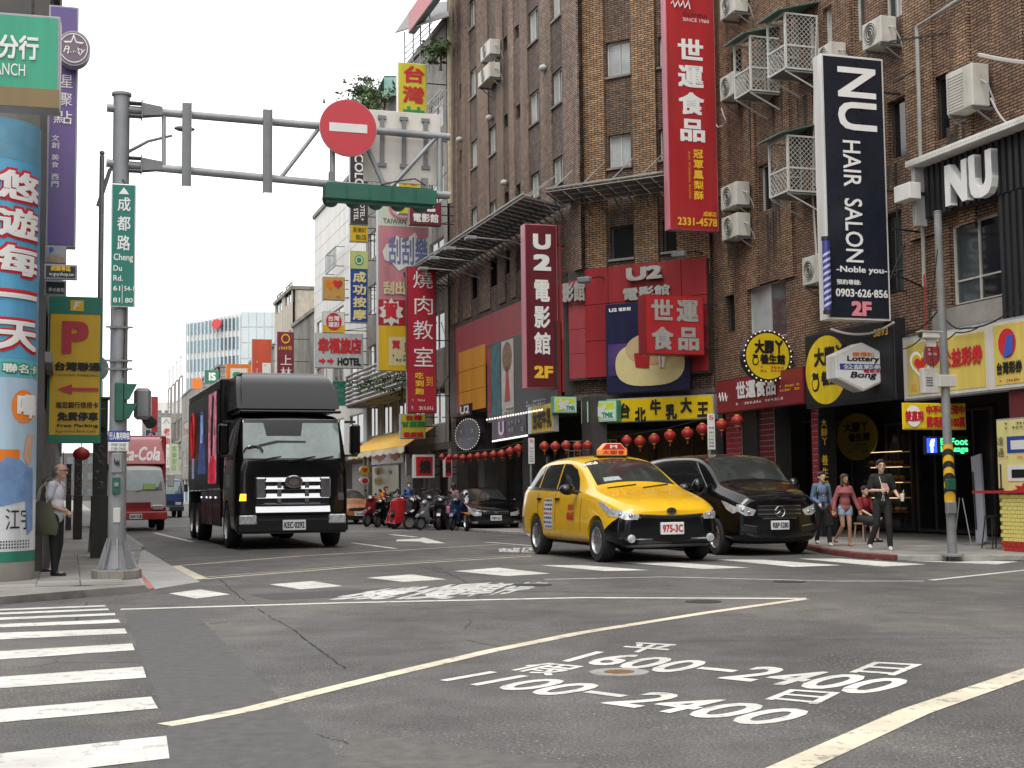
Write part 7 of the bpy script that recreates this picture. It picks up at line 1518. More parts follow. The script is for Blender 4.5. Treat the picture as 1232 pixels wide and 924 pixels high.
for md in 'LR':
    g = t.patch('side_window', [(1.62, 1.05), (2.55, 1.07), (2.55, 1.48), (2.3, 1.47), (2.0, 1.38), (1.8, 1.24)], md, TINT, .008); t.patch('side_window', [(2.62, 1.07), (3.42, 1.09), (3.42, 1.47), (2.62, 1.48)], md, TINT, .008); t.patch('side_window', [(3.5, 1.1), (4.15, 1.12), (4.02, 1.36), (3.5, 1.46)], md, TINT, .008)
    t.patch('window_trim', [(1.52, 1.03), (4.18, 1.09), (4.12, 1.12), (1.6, 1.055)], md, CHR, .012)
    t.patch('side_rub_strip', [(1.2, .25), (3.2, .25), (3.2, .27), (1.2, .27)], md, CHR, .01)
    for x in (2.585, 1.45, 3.44): t.patch('door_gap', [(x, .33), (x + .012, .33), (x + .012, 1.02), (x, 1.02)], md, BTRIM, .0035, cell=.12)
    for x in (2.40, 3.28): t.patch('handle', [(x, .90), (x + .17, .90), (x + .17, .935), (x, .935)], md, PBLK, .025, cell=.05)
    t.patch('headlight', [(.12, .66), (.22, .74), (.55, .86), (.78, .90), (.62, .80), (.35, .68)], md, LAMPG, .01, cell=.05)
t.patch('rear_glass', [(-.5, 1.12), (.5, 1.12), (.45, 1.35), (-.45, 1.35)], 'B', TINT, .006)
for sg in (-1, 1):
    t.patch('headlight', [(sg * .50, .70), (sg * .72, .76), (sg * .82, .80), (sg * .80, .70), (sg * .70, .63), (sg * .52, .63)], 'F', LAMPG, .012, cell=.04)
    t.patch('fog_lamp_surround', [(sg * .30, .345), (sg * .70, .345), (sg * .70, .36), (sg * .30, .36)], 'F', CHR, .01, cell=.05)
    p = t.surf(sg * .62, .36); mb = MB().lathe([(.06, 0), (.06, .02), (.001, .04)], 18, Matrix.Translation(p) @ Matrix.Rotation(PI / 2, 4, 'Y')); mb.ob('fog_lamp', LAMPG, t.e, smooth=True)
    m_ = MB(); m_.ball((-1.62, sg * 1.0, 1.07), (.09, .13, .085), 14, 8); m_.ob('mirror', PBLK, t.e, smooth=True); MB().bar((-1.64, sg * .8, 1.0), (-1.62, sg * .95, 1.03), .04).ob('mirror_arm', PBLK, t.e)
    t.patch('tail_lamp', [(sg * .55, .85), (sg * .74, .85), (sg * .74, 1.02), (sg * .55, 1.02)], 'B', RED, .01, cell=.05)
t.patch('grille', [(-.50, .665), (-.2, .64), (0, .635), (.2, .64), (.50, .665), (.48, .69), (.2, .675), (0, .672), (-.2, .675), (-.48, .69)], 'F', BTRIM, .006, cell=.05)
t.patch('chrome_strip', [(-.50, .69), (-.2, .675), (0, .672), (.2, .675), (.50, .69), (.5, .71), (.2, .695), (0, .692), (-.2, .695), (-.5, .71)], 'F', CHR, .012, cell=.05)
t.patch('lower_lip', [(-.62, .245), (.62, .245), (.66, .28), (-.66, .28)], 'F', M('lip_grey', (.1, .1, .11), .3, var=.1, coat=.5), .012, cell=.06)
for sg in (-1, 1): t.lens(sg * .62, .685, .045); t.lens(sg * .74, .71, .04); v_ = 0
p = t.surf(0, .735); n_ = 20; mb = MB(); disc(mb, 0, 0, .075, .05, 0, .015); o = mb.ob('badge', BTRIM, t.e); o.matrix_local = Matrix(((0, -1, 0, p.x + .015), (1, 0, 0, 0), (0, 0, 1, p.z + .015), (0, 0, 0, 1)))
p_ring(o, (-.075, -.05, .075, .05), CHR, -.003, .8); p_ring(o, (-.04, -.045, .04, .045), CHR, -.004, .75); p_ring(o, (-.065, .0, .065, .035), CHR, -.004, .75)
p = t.surf(0, .47); plate(t.e, p.x + .03, 0, .50, .36, .175, '975-3C', TR_)
tx_ = MB(); put_text(tx_, '74', -.30, 1.30, -.12, 1.36, 0, bold=.07); tx_.v = [(t.surf(x + .42, z).x + .012, x + .42, z) for x, y, z in tx_.v]; tx_.ob('meter_digits', M('led_red', (.9, .05, .03), .5, var=0, emit=1.2), t.e)
for y0, y1 in ((-.55, -.05), (.0, .5)): MB().tube([(t.surf(y0 + (y1 - y0) * u, 1.085 + .05 * u).x + .015, y0 + (y1 - y0) * u, 1.09 + .05 * u) for u in (0, .5, 1)], .010, 5).ob('wiper', BTRIM, t.e)
t.patch('dashboard_papers', [(1.34, -.5), (1.36, -.2), (1.46, -.22), (1.45, -.48)], 'T', M('paper_pale', (.35, .42, .42), .6, var=.3, scale=8), .009, cell=.06)
# roof sign
rs = MB().prism([(-.24, 0), (.24, 0), (.24, .1), (.2, .13), (.13, .2), (-.13, .2), (-.2, .13), (-.24, .1)], -.07, .07).ob('roof_sign', M('roof_lamp_orange', (.8, .28, .06), .35, var=.05, emit=.25), t.e, bevel=.012); rs.matrix_local = Matrix(((0, -1, 0, -2.25), (1, 0, 0, 0), (0, 0, 1, 1.605), (0, 0, 0, 1)))
MB().prism([(-.2, .1), (.2, .1), (.12, .185), (-.12, .185)], -.076, -.072).ob('emblem', TR_, rs); lettering(rs, 'M', (-.06, .115, .06, .17), TW, -.079, bold=.08); lettering(rs, '大都會', (-.19, .02, .19, .085), TR_, -.076, bold=.07)
MB().box(-.27, -.1, -.02, .27, .1, -.002).ob('base', BTRIM, rs)
# door notices
def decal(car, x0, z0, x1, z1, md='R', rows=7, mats=(TB, TR_, TK), bg=PLW, seed=2):
    car.patch('door_notice', [(x0, z0), (x1, z0), (x1, z1), (x0, z1)], md, bg, .004, cell=.08, rim=False); r = random.Random(seed)
    for k in range(rows):
        z = z1 - (z1 - z0) * (k + .7) / rows; xa = x0 + .02
        while xa < x1 - .05:
            l = r.uniform(.03, .09); car.patch('print', [(xa, z), (min(xa + l, x1 - .01), z), (min(xa + l, x1 - .01), z + (z1 - z0) / rows * .5), (xa, z + (z1 - z0) / rows * .5)], md, r.choice(mats), .007, cell=.1, rim=False); xa += l + .02
decal(t, 2.72, .44, 3.12, .93, 'R', 7, (TG, TR_, TK, TB)); 
for q in ((1.72, .56, 2.06, .86),): 
    mb = MB(); put_text(mb, '55688', -2.06 + .0, .6, -1.74, .72, 0, bold=.07); put_text(mb, '大都會', -2.04, .75, -1.78, .85, 0, bold=.05)
    V_ = []
    for x, y, z in mb.v: pnt = t.surf(3.8 + x if False else (-x if False else (3.78 + x)), z, 'R'); V_.append((pnt.x, pnt.y - .006 + y * .2, pnt.z))
    mb.v = V_; mb.ob('lettering', TR_, t.e)
V_ = []; mb = MB(); put_text(mb, '54878', -.62, 0, -.38, .05, 0, bold=.07)
mb.v = [(-2.0 - .02, x, 1.50) if False else (-(1.98 - z * 2), -x * -1, 1.512 + z * .9) for x, y, z in mb.v]
mb.v = [Vector(v) for v in mb.v]; 
out = []
for v in mb.v:
    h = t.bvh.ray_cast(Vector((v[0], v[1], 4)), Vector((0, 0, -1))); out.append(tuple(h[0] + h[1] * .012) if h[0] else tuple(v))
mb.v = out; mb.ob('lettering', TW, t.e)
# ---- black van
ST = [(.00, .32, .55, .72, .42, .60, .88, .68, .98, .55, 1.02), (.06, .25, .72, .86, .38, .62, .93, .80, 1.06, .64, 1.10), (.25, .2, .80, .945, .36, .66, 1.0, .88, 1.15, .72, 1.20), (.65, .2, .82, .964, .36, .70, 1.10, .92, 1.24, .80, 1.28), (.95, .2, .82, .964, .36, .72, 1.16, .92, 1.31, .82, 1.36),
      (1.05, .2, .82, .964, .36, .72, 1.17, .93, 1.36, .82, 1.42), (1.5, .2, .82, .964, .36, .74, 1.18, .95, 1.70, .84, 1.78), (1.9, .2, .82, .964, .36, .75, 1.18, .95, 1.84, .82, 1.92), (2.6, .2, .82, .964, .36, .75, 1.18, .95, 1.87, .82, 1.94), (4.0, .2, .82, .964, .36, .75, 1.18, .95, 1.87, .82, 1.94), (4.9, .2, .82, .964, .36, .75, 1.18, .93, 1.81, .75, 1.89), (5.1, .25, .8, .95, .4, .75, 1.18, .9, 1.72, .73, 1.80), (5.14, .35, .7, .88, .5, .75, 1.15, .85, 1.6, .68, 1.66)]
VN = Car('van', 'glossy black passenger van parked at the kerb behind the taxi', 'van', heading_matrix(939, 668.5, math.radians(-.5)) @ Matrix.Diagonal((1, 1, 1.05, 1)), ST, PBLK, sc=1.04, arches=((.9, .96), (4.1, .96)), ar=.40)
v = VN
for sg in (-1, 1):
    for x in (.9, 4.1): wheel(v.e, -x, sg * .85, .345, .22, 10, side=sg)
v.patch('windscreen', [(1.02, -.78), (1.04, -.4), (1.05, 0), (1.04, .4), (1.02, .78), (1.80, .70), (1.86, .3), (1.87, 0), (1.86, -.3), (1.80, -.70)], 'T', WSG, .006)
for md in 'LR':
    v.patch('side_window', [(1.35, 1.23), (2.45, 1.23), (2.45, 1.68), (1.95, 1.68), (1.65, 1.50)], md, TINT, .008); v.patch('side_window', [(2.53, 1.23), (3.75, 1.23), (3.75, 1.70), (2.53, 1.70)], md, TINT, .008); v.patch('side_window', [(3.83, 1.23), (4.9, 1.23), (4.85, 1.70), (3.83, 1.70)], md, TINT, .008)
    v.patch('headlight', [(.05, .84), (.2, .92), (.5, 1.0), (.62, 1.02), (.42, .86), (.2, .78)], md, LAMPG, .01, cell=.05)
    for x in (1.3, 2.49, 3.79): v.patch('door_gap', [(x, .35), (x + .012, .35), (x + .012, 1.2), (x, 1.2)], md, BTRIM, .0035, cell=.12)
    v.patch('roof_rail', [(1.32, 1.25), (1.95, 1.75), (1.92, 1.77), (1.28, 1.27)], md, CHR, .01)
for sg in (-1, 1):
    v.patch('headlight', [(sg * .50, .84), (sg * .66, .90), (sg * .83, .95), (sg * .84, .82), (sg * .72, .74), (sg * .56, .74)], 'F', LAMPG, .012, cell=.04)
    v.patch('air_intake', [(sg * .48, .42), (sg * .80, .46), (sg * .80, .56), (sg * .5, .52)], 'F', BTRIM, .008, cell=.05); v.patch('chrome_strip', [(sg * .48, .53), (sg * .76, .57), (sg * .76, .585), (sg * .48, .545)], 'F', CHR, .013, cell=.05)
    MB().ball((-1.35, sg * 1.08, 1.3), (.1, .12, .14), 14, 8).ob('mirror', PBLK, v.e, smooth=True); MB().bar((-1.35, sg * .9, 1.22), (-1.35, sg * 1.05, 1.24), .05).ob('mirror_arm', PBLK, v.e)
v.patch('grille', [(-.46, .72), (-.3, .68), (.3, .68), (.46, .72), (.49, .86), (.44, .92), (-.44, .92), (-.49, .86)], 'F', BTRIM, .008, cell=.05)
for a_, b_ in ((.905, .925), (.83, .855), (.755, .78), (.675, .693)): w_ = .46 if a_ > .7 else .36; v.patch('grille_bar', [(-w_, a_), (w_, a_), (w_, b_), (-w_, b_)], 'F', CHR, .02, cell=.06)
for sg in (-1, 1): v.lens(sg * .64, .80, .05); v.lens(sg * .76, .84, .04)
p = v.surf(0, .82); m_ = Matrix(((0, -1, 0, p.x + .035), (1, 0, 0, 0), (0, 0, 1, .81), (0, 0, 0, 1))); st_ = MB(); n_ = 24
st_.tube([(.1 * math.cos(2 * PI * i / n_), 0, .1 * math.sin(2 * PI * i / n_)) for i in range(n_ + 1)], .01, 6)
for k in range(3): a_ = PI / 2 + k * 2 * PI / 3; st_.tube([(0, 0, 0), (.1 * math.cos(a_), 0, .1 * math.sin(a_))], [.016, .004], 6)
o = st_.ob('star_badge', CHR, v.e, smooth=True); o.matrix_local = m_
p = v.surf(0, .55); plate(v.e, p.x + .03, .0, .56, .38, .165, 'RBP·5280', TK)
# ---- black saloon
ST = [(.00, .30, .45, .62, .40, .50, .62, .56, .66, .45, .68), (.08, .2, .66, .80, .34, .52, .68, .74, .72, .60, .75), (.35, .17, .74, .875, .34, .55, .74, .80, .80, .68, .83), (.9, .17, .74, .876, .34, .58, .82, .80, .88, .70, .91), (1.2, .17, .74, .876, .34, .6, .86, .80, .92, .68, .96), (1.35, .17, .74, .876, .34, .6, .87, .80, .97, .68, 1.02),
      (1.85, .17, .74, .876, .34, .6, .88, .80, 1.22, .6, 1.29), (2.3, .17, .74, .876, .34, .6, .89, .80, 1.36, .56, 1.43), (3.0, .17, .74, .876, .34, .6, .9, .80, 1.36, .56, 1.43), (3.6, .17, .74, .876, .34, .62, .92, .80, 1.18, .58, 1.25), (4.0, .17, .74, .876, .36, .62, .94, .78, 1.0, .66, 1.05), (4.4, .2, .7, .82, .4, .62, .92, .72, .98, .6, 1.0), (4.5, .3, .55, .68, .45, .62, .82, .6, .88, .5, .9)]
def saloon(label, mat, paint, group=None, text='7583·GU', tcol=TK, ptint=TINT, roof=None):
    c = Car('car' if roof is None else 'taxi', label, 'car' if roof is None else 'taxi', mat, ST, paint, sc=1.03, arches=((.85, .87), (3.5, .87)), ar=.35, group=group)
    for sg in (-1, 1):
        for x in (.85, 3.5): wheel(c.e, -x, sg * .77, .31, .19, 8, side=sg)
        c.patch('headlight', [(sg * .46, .60), (sg * .80, .66), (sg * .80, .58), (sg * .70, .50), (sg * .48, .50)], 'F', LAMPG, .012, cell=.05); c.patch('fog_lamp', [(sg * .58, .27), (sg * .74, .27), (sg * .74, .33), (sg * .58, .33)], 'F', LAMPG, .01, cell=.05)
        c.patch('indicator', [(sg * .81, .60), (sg * .86, .62), (sg * .86, .56), (sg * .8, .53)], 'F', ORG, .014, cell=.04)
        MB().ball((-1.6, sg * .98, .98), (.08, .1, .07), 12, 8).ob('mirror', paint, c.e, smooth=True)
    c.patch('windscreen', [(1.36, -.64), (1.39, -.3), (1.40, 0), (1.39, .3), (1.36, .64), (2.16, .52), (2.2, .2), (2.2, -.2), (2.16, -.52)], 'T', WSG, .006)
    for md in 'LR': c.patch('side_window', [(1.75, .93), (2.6, .94), (2.6, 1.3), (2.3, 1.3), (2.0, 1.2)], md, TINT, .008); c.patch('side_window', [(2.66, .94), (3.6, .97), (3.3, 1.25), (2.66, 1.3)], md, TINT, .008); c.patch('headlight', [(.08, .56), (.12, .66), (.5, .74), (.4, .64)], md, LAMPG, .01, cell=.05)
    c.patch('grille', [(-.40, .55), (.40, .55), (.42, .63), (-.42, .63)], 'F', BTRIM, .01, cell=.05); c.patch('chrome_strip', [(-.42, .62), (.42, .62), (.42, .655), (-.42, .655)], 'F', CHR, .018, cell=.05); c.patch('air_intake', [(-.45, .24), (.45, .24), (.5, .36), (-.5, .36)], 'F', BTRIM, .008, cell=.06)
    p = c.surf(0, .6); mb = MB(); disc(mb, 0, 0, .06, .045, 0, .02, 16); o = mb.ob('badge', CHR, c.e); o.matrix_local = Matrix(((0, -1, 0, p.x + .03), (1, 0, 0, 0), (0, 0, 1, .615), (0, 0, 0, 1)))
    p = c.surf(0, .42); plate(c.e, p.x + .03, 0, .43, .36, .16, text, tcol); return c
S1 = saloon('glossy black saloon parked between the scooters and the taxi', heading_matrix(597, 639.5, math.radians(-6)), PBLK)
S2 = saloon('copper coloured saloon parked behind the black truck and the scooters', heading_matrix(432, 631, math.radians(3)), M('paint_copper', (.42, .17, .06), .3, .3, var=.05, coat=.8), text='TDB·528')
# ---- black display truck
ST = [(.0, .42, .9, 1.05, .5, .9, 1.6, 1.02, 1.85, .98, 1.93), (.05, .38, 1.05, 1.2, .46, .9, 1.7, 1.18, 2.0, 1.08, 2.08), (.14, .36, 1.1, 1.24, .44, .9, 1.85, 1.22, 2.45, 1.1, 2.55), (.26, .36, 1.1, 1.245, .44, .9, 1.9, 1.23, 2.8, 1.1, 2.9), (.42, .36, 1.1, 1.245, .44, .9, 1.95, 1.23, 2.92, 1.08, 3.0), (2.2, .36, 1.1, 1.245, .44, .9, 1.95, 1.23, 2.92, 1.08, 3.0), (2.3, .4, 1.1, 1.22, .5, .9, 1.95, 1.2, 2.85, 1.05, 2.92)]
TK_ = Car('display_truck', 'big glossy black truck with a chrome grille and a lit screen on its side', 'truck', heading_matrix(352, 660.5, math.radians(1.3)), ST, PBLK, sc=1.12, arches=((1.35, 1.2),), ar=.56)
c = TK_; e = c.e
c.patch('windscreen', [(-1.06, 1.96), (1.06, 1.96), (1.04, 2.82), (-1.04, 2.82)], 'F', M('truck_windscreen', (.19, .27, .25), .04, var=.6, scale=.9, spec=1, coat=.8), .012)
for md in 'LR': c.patch('side_window', [(.55, 1.95), (1.6, 1.95), (1.6, 2.7), (.5, 2.7), (.42, 2.2)], md, TINT, .01); c.patch('door_gap', [(.45, .9), (.47, .9), (.47, 2.8), (.45, 2.8)], md, BTRIM, .004); c.patch('door_gap', [(1.7, .6), (1.72, .6), (1.72, 2.8), (1.7, 2.8)], md, BTRIM, .004)
m_ = MB(); F0 = [(-1.14, -.30, 2.98), (1.14, -.30, 2.98), (1.12, -.72, 3.62), (1.0, -1.25, 3.93), (-1.0, -1.25, 3.93), (-1.12, -.72, 3.62)]
tw_ = lambda q: (q[1], q[0], q[2])
m_.add([tw_(q) for q in F0] + [(-2.3, -1.15, 2.98), (-2.3, 1.15, 2.98), (-2.3, 1.14, 3.66), (-2.3, 1.04, 3.95), (-2.3, -1.04, 3.95), (-2.3, -1.14, 3.66)], [(0, 1, 2, 5), (5, 2, 3, 4), (0, 5, 11, 6), (5, 4, 10, 11), (4, 3, 9, 10), (3, 2, 8, 9), (2, 1, 7, 8), (6, 11, 8, 7), (11, 10, 9, 8), (0, 6, 7, 1)])
m_.ob('wind_deflector', M('deflector_black', (.006, .006, .007), .25, var=0, coat=.2, spec=.35), e, bevel=.1, seg=4, smooth=True); MB().box(-.36, -1.12, 2.96, -.2, 1.12, 3.02).ob('sun_visor', PBLK, e, bevel=.02)
c.patch('grille', [(-.78, .82), (.78, .82), (.82, 1.56), (-.82, 1.56)], 'F', BTRIM, .01)
for i, (z, h, w) in enumerate(((1.50, .11, .80), (1.33, .09, .78), (1.15, .12, .80), (.98, .05, .72), (.86, .15, .82))): MB().prism([(0, z - h / 2), (.10, z - h / 2), (.045, z + h / 2), (0, z + h / 2)], -w, w).ob('grille_bar', CHR, e, bevel=.012)
for sg in (-1, 1): MB().box(.0, sg * .58, 1.09, .10, sg * .82, 1.55).ob('grille_corner', CHR, e, bevel=.03)
for y in (-.3, .3): MB().box(.0, y - .05, 1.0, .08, y + .05, 1.5).ob('grille_bar', CHR, e, bevel=.01)
mb = MB(); disc(mb, 0, 0, .2, .14, -.03, .03, 32); o = mb.ob('emblem', CHR, e, bevel=.015); o.matrix_local = Matrix(((0, -1, 0, .13), (1, 0, 0, 0), (0, 0, 1, 1.45), (0, 0, 0, 1))); p_ring(o, (-.15, -.1, .15, .1), M('badge_brown', (.12, .07, .03), .2, .5), -.032, .8)
MB().box(-.06, -1.22, .34, .06, 1.22, .78).ob('bumper', PBLK, e, bevel=.05, seg=3, smooth=True); MB().box(.061, -.8, .62, .075, .8, .66).ob('bumper_slot', BTRIM, e)
for sg in (-1, 1):
    MB().box(.04, sg * .78, .54, .08, sg * 1.16, .74).ob('headlight', LAMPG, e, bevel=.02); MB().box(-.35, sg * 1.22, 2.0, -.25, sg * 1.5, 2.05).box(-.35, sg * 1.22, 2.75, -.25, sg * 1.45, 2.8).ob('mirror_arm', BTRIM, e)
    MB().box(-.42, sg * 1.34, 2.05, -.22, sg * 1.56, 2.72).ob('mirror', PBLK, e, bevel=.04); MB().box(-.15, sg * 1.05, 2.0, .1, sg * 1.2, 2.9).ob('wiper_mount', BTRIM, e) if False else None
    c.patch('corner_lamp', [(sg * 1.0, 1.05), (sg * 1.14, 1.05), (sg * 1.12, 1.2), (sg * 1.0, 1.2)], 'F', M('lit_orange', (1, .35, .02), .3, var=0, emit=2.5) if sg < 0 else LAMPD, .02, cell=.05)
c.patch('sign_reflection_patch', [(-.55, 2.45), (.2, 2.45), (.25, 2.75), (-.62, 2.78)], 'F', BTRIM, .016); c.patch('arm_reflection_patch', [(-.95, 2.15), (-.3, 2.3), (.3, 2.3), (.3, 2.34), (-.35, 2.35), (-.97, 2.2)], 'F', BTRIM, .02); c.patch('sun_strip', [(-1.03, 2.74), (1.03, 2.74), (1.02, 2.81), (-1.02, 2.81)], 'F', BTRIM, .018)  # first two dark patches paint the reflected road sign and gantry arm
MB().tube([(.0, -.85 + .2 * math.cos(a * PI / 10), 2.1 + .14 * math.sin(a * PI / 10)) for a in range(11)], .02, 6).ob('steering_wheel', LAMPD, e)
for y0, y1 in ((-.85, -.25), (-.1, .5), (.3, .9)): MB().tube([(.02, y0, 1.9), (.03, (y0 + y1) / 2, 1.95), (-.02, y1, 2.0)], .018, 5).ob('wiper', BTRIM, e)
plate(e, .1, .02, .52, .5, .22, 'KEC·0292', TK)
wheel(e, -1.35, -1.1, .52, .3, 8, side=-1); wheel(e, -1.35, 1.1, .52, .3, 8, side=1)
for x in (7.1, 8.45):
    for sg in (-1, 1): wheel(e, -x, sg * 1.08, .5, .34, 8, side=sg)
BOXM = M('truck_box_black', (.006, .006, .007), .35, var=.1, coat=.2, spec=.3); XB = -9.3
MB().box(XB, -1.25, 1.3, -2.45, 1.25, 3.88).ob('cargo_box', BOXM, e, bevel=.03); MB().box(XB, -1.0, .7, -2.3, 1.0, 1.28).ob('chassis', BTRIM, e)
MB().box(XB, -1.24, .55, -9.45 + .6, 1.24, 1.28).ob('tail_skirt', BTRIM, e)
for x0, x1 in ((-6.4, -5.3), (-5.28, -4.0), (-3.98, -2.5)): MB().box(x0, -1.23, .45, x1, -1.19, 1.29).ob('side_panel', BOXM, e, bevel=.01); MB().box(x0, 1.19, .45, x1, 1.23, 1.29).ob('side_panel', BOXM, e, bevel=.01)
for x in (-6.3, -5.2, -4.4, -3.4): MB().box(x, -1.25, 1.1, x + .08, -1.232, 1.14).ob('marker_lamp', LEDW, e)
# screen: matte black with lit pictures
SCR = M('screen_black', (.006, .006, .008), .3, var=0)
def scrm(n, c_, s_=3, k=1): return M(n, c_, .4, var=.9, scale=s_, emit=k)
MB().box(XB + .25, -1.285, 1.42, -2.75, -1.251, 3.66).ob('screen', SCR, e)
fs = Matrix(((1, 0, 0, 0), (0, 1, 0, -1.287), (0, 0, 1, 0), (0, 0, 0, 1)))
def spoly(P, m_, nm='screen_picture', k=0): MB().prism(P, -.004 - k, 0, fs).ob(nm, m_, e)
spoly([(-4.4, 1.45), (-2.9, 1.45), (-2.9, 3.62), (-4.4, 3.62)], scrm('screen_pink', (.5, .16, .22), 5, .7)); spoly([(-4.3, 1.45), (-2.95, 1.45), (-2.95, 2.0), (-3.5, 2.15), (-4.3, 1.9)], scrm('screen_red', (.6, .02, .05), 4, .6), k=.005); spoly([(-3.9, 2.1), (-3.6, 2.1), (-3.3, 3.5), (-3.6, 3.6), (-3.85, 2.9)], M('screen_shadow', (.05, .02, .03), .4, var=0), k=.009)
spoly([(-6.7, 1.7), (-4.9, 1.7), (-5.2, 2.4), (-5.5, 3.3), (-6.2, 3.3), (-6.3, 2.4)], scrm('screen_blue', (.04, .08, .24), 5, .5)); spoly([(-6.1, 2.5), (-5.7, 2.5), (-5.6, 3.2), (-6.0, 3.2)], scrm('screen_pale', (.3, .4, .7), 5, .7), k=.005)
o = thing; rg = MB().tube([(-7.9 + .32 * math.cos(a * PI / 12), -1.3, 2.75 + .6 * math.sin(a * PI / 12)) for a in range(25)], .03, 6).ob('screen_ring', scrm('screen_ring_red', (.45, .02, .02), 3, .5), e); spoly([(-8.1, 1.6), (-7.6, 1.6), (-7.6, 2.15), (-8.1, 2.15)], scrm('screen_text', (.3, .3, .45), 20, .5))
MB().box(-2.44, -1.1, 3.5, -2.40, -.85, 3.58).ob('marker_lamp', LEDW, e); MB().box(-4.0, 1.0, 1.2, -3.0, 1.22, 1.28).ob('step', BTRIM, e)
# ---- smaller lorries
def lorry(px, py, label, cabm, boxm, sc=1.0, W=2.2, h=3.3, text=None, low=None, platet='AB·2', yaw=0):
    ST2 = [(.0, .45, .7, .9, .5, .9, 1.2, .88, 1.35, .8, 1.4), (.08, .42, .85, 1.02, .48, .9, 1.3, 1.0, 1.7, .9, 1.78), (.3, .4, .9, 1.06, .46, .9, 1.35, 1.03, 2.15, .9, 2.22), (.5, .4, .9, 1.06, .46, .9, 1.35, 1.03, 2.22, .88, 2.3), (1.7, .4, .9, 1.06, .46, .9, 1.35, 1.03, 2.22, .88, 2.3)]
    c = Car('lorry', label, 'lorry', heading_matrix(px, py, yaw), ST2, cabm, sc=sc, lower=low, zlow=.78, arches=((1.0, 1.0),), ar=.42); e = c.e
    c.patch('windscreen', [(-.88, 1.38), (.88, 1.38), (.84, 2.08), (-.84, 2.08)], 'F', M('lorry_glass', (.14, .2, .2), .06, var=.4, scale=2, spec=1), .012)
    for md in 'LR': c.patch('side_window', [(.5, 1.4), (1.3, 1.4), (1.3, 2.05), (.55, 2.05)], md, TINT, .01)
    for sg in (-1, 1):
        MB().box(.0, sg * .55, .72, .05, sg * .9, .88).ob('headlight', LAMPG, e, bevel=.02); MB().box(-.3, sg * 1.08, 1.5, -.2, sg * 1.3, 1.95).ob('mirror', cabm if low else BTRIM, e, bevel=.03)
        for x in (1.0, 4.6): wheel(e, -x, sg * .9, .38, .24, 8, side=sg)
    MB().box(-.05, -1.05, .38, .08, 1.05, .66).ob('bumper', low or BTRIM, e, bevel=.03); c.patch('grille', [(-.5, .78), (.5, .78), (.5, .98), (-.5, .98)], 'F', BTRIM if not low else DRD, .01)
    MB().box(-6, -W / 2, .85, -1.75, W / 2, h).ob('cargo_box', boxm, e, bevel=.04); MB().box(-6, -.8, .5, -1.6, .8, .84).ob('chassis', BTRIM, e); plate(e, .1, 0, .5, .42, .17, platet, TK); 
    MB().tube([(.0, -.7, 1.33), (-.05, -.1, 1.5)], .015, 5).tube([(.0, .0, 1.33), (-.05, .6, 1.5)], .015, 5).ob('wiper', BTRIM, e)
    return c
PRED = M('paint_red', (.38, .02, .025), .35, var=.06, coat=.5); PWH = M('paint_white', (.55, .54, .52), .35, var=.08, coat=.4, grime=.15)
CL = lorry(163, 639, 'red and white soft drink lorry facing us behind the big pole', PWH, PRED, sc=1.07, W=2.3, h=3.35, low=PRED, platet='AH·118', yaw=.02); e = CL.e
df = MB().add([(-.35, -1.0, 2.28), (-.35, 1.0, 2.28), (-1.75, 1.1, 2.28), (-1.75, -1.1, 2.28), (-1.1, -.9, 3.15), (-1.1, .9, 3.15), (-1.75, 1.0, 3.3), (-1.75, -1.0, 3.3)], [(0, 1, 5, 4), (1, 2, 6, 5), (2, 3, 7, 6), (3, 0, 4, 7), (4, 5, 6, 7), (3, 2, 1, 0)]).ob('wind_deflector', PRED, e, bevel=.04, seg=2, smooth=True)
mb = MB(); put_text(mb, 'Coca-Cola', -.85, .0, .85, .5, 0, bold=.05, shear=.35); mb.v = [(-.50 - z * .86 + .03 - y * 2, x, 2.42 + z) for x, y, z in mb.v]; mb.ob('lettering', TW, e)
MB().box(.01, -.9, .95, .045, -.5, 1.2).ob('red_badge', PRED, e); MB().box(-.02, .25, 1.42, .02, .65, 1.62).ob('windscreen_note', M('note_green', (.4, .6, .2), .6, var=0), e)
lorry(199, 623, 'small blue flatbed lorry farther down the street behind the red one', M('paint_blue', (.02, .05, .17), .35, var=.05, coat=.5), M('tarp_white', (.5, .5, .48), .7, var=.1), sc=.95, h=2.6, yaw=.02)
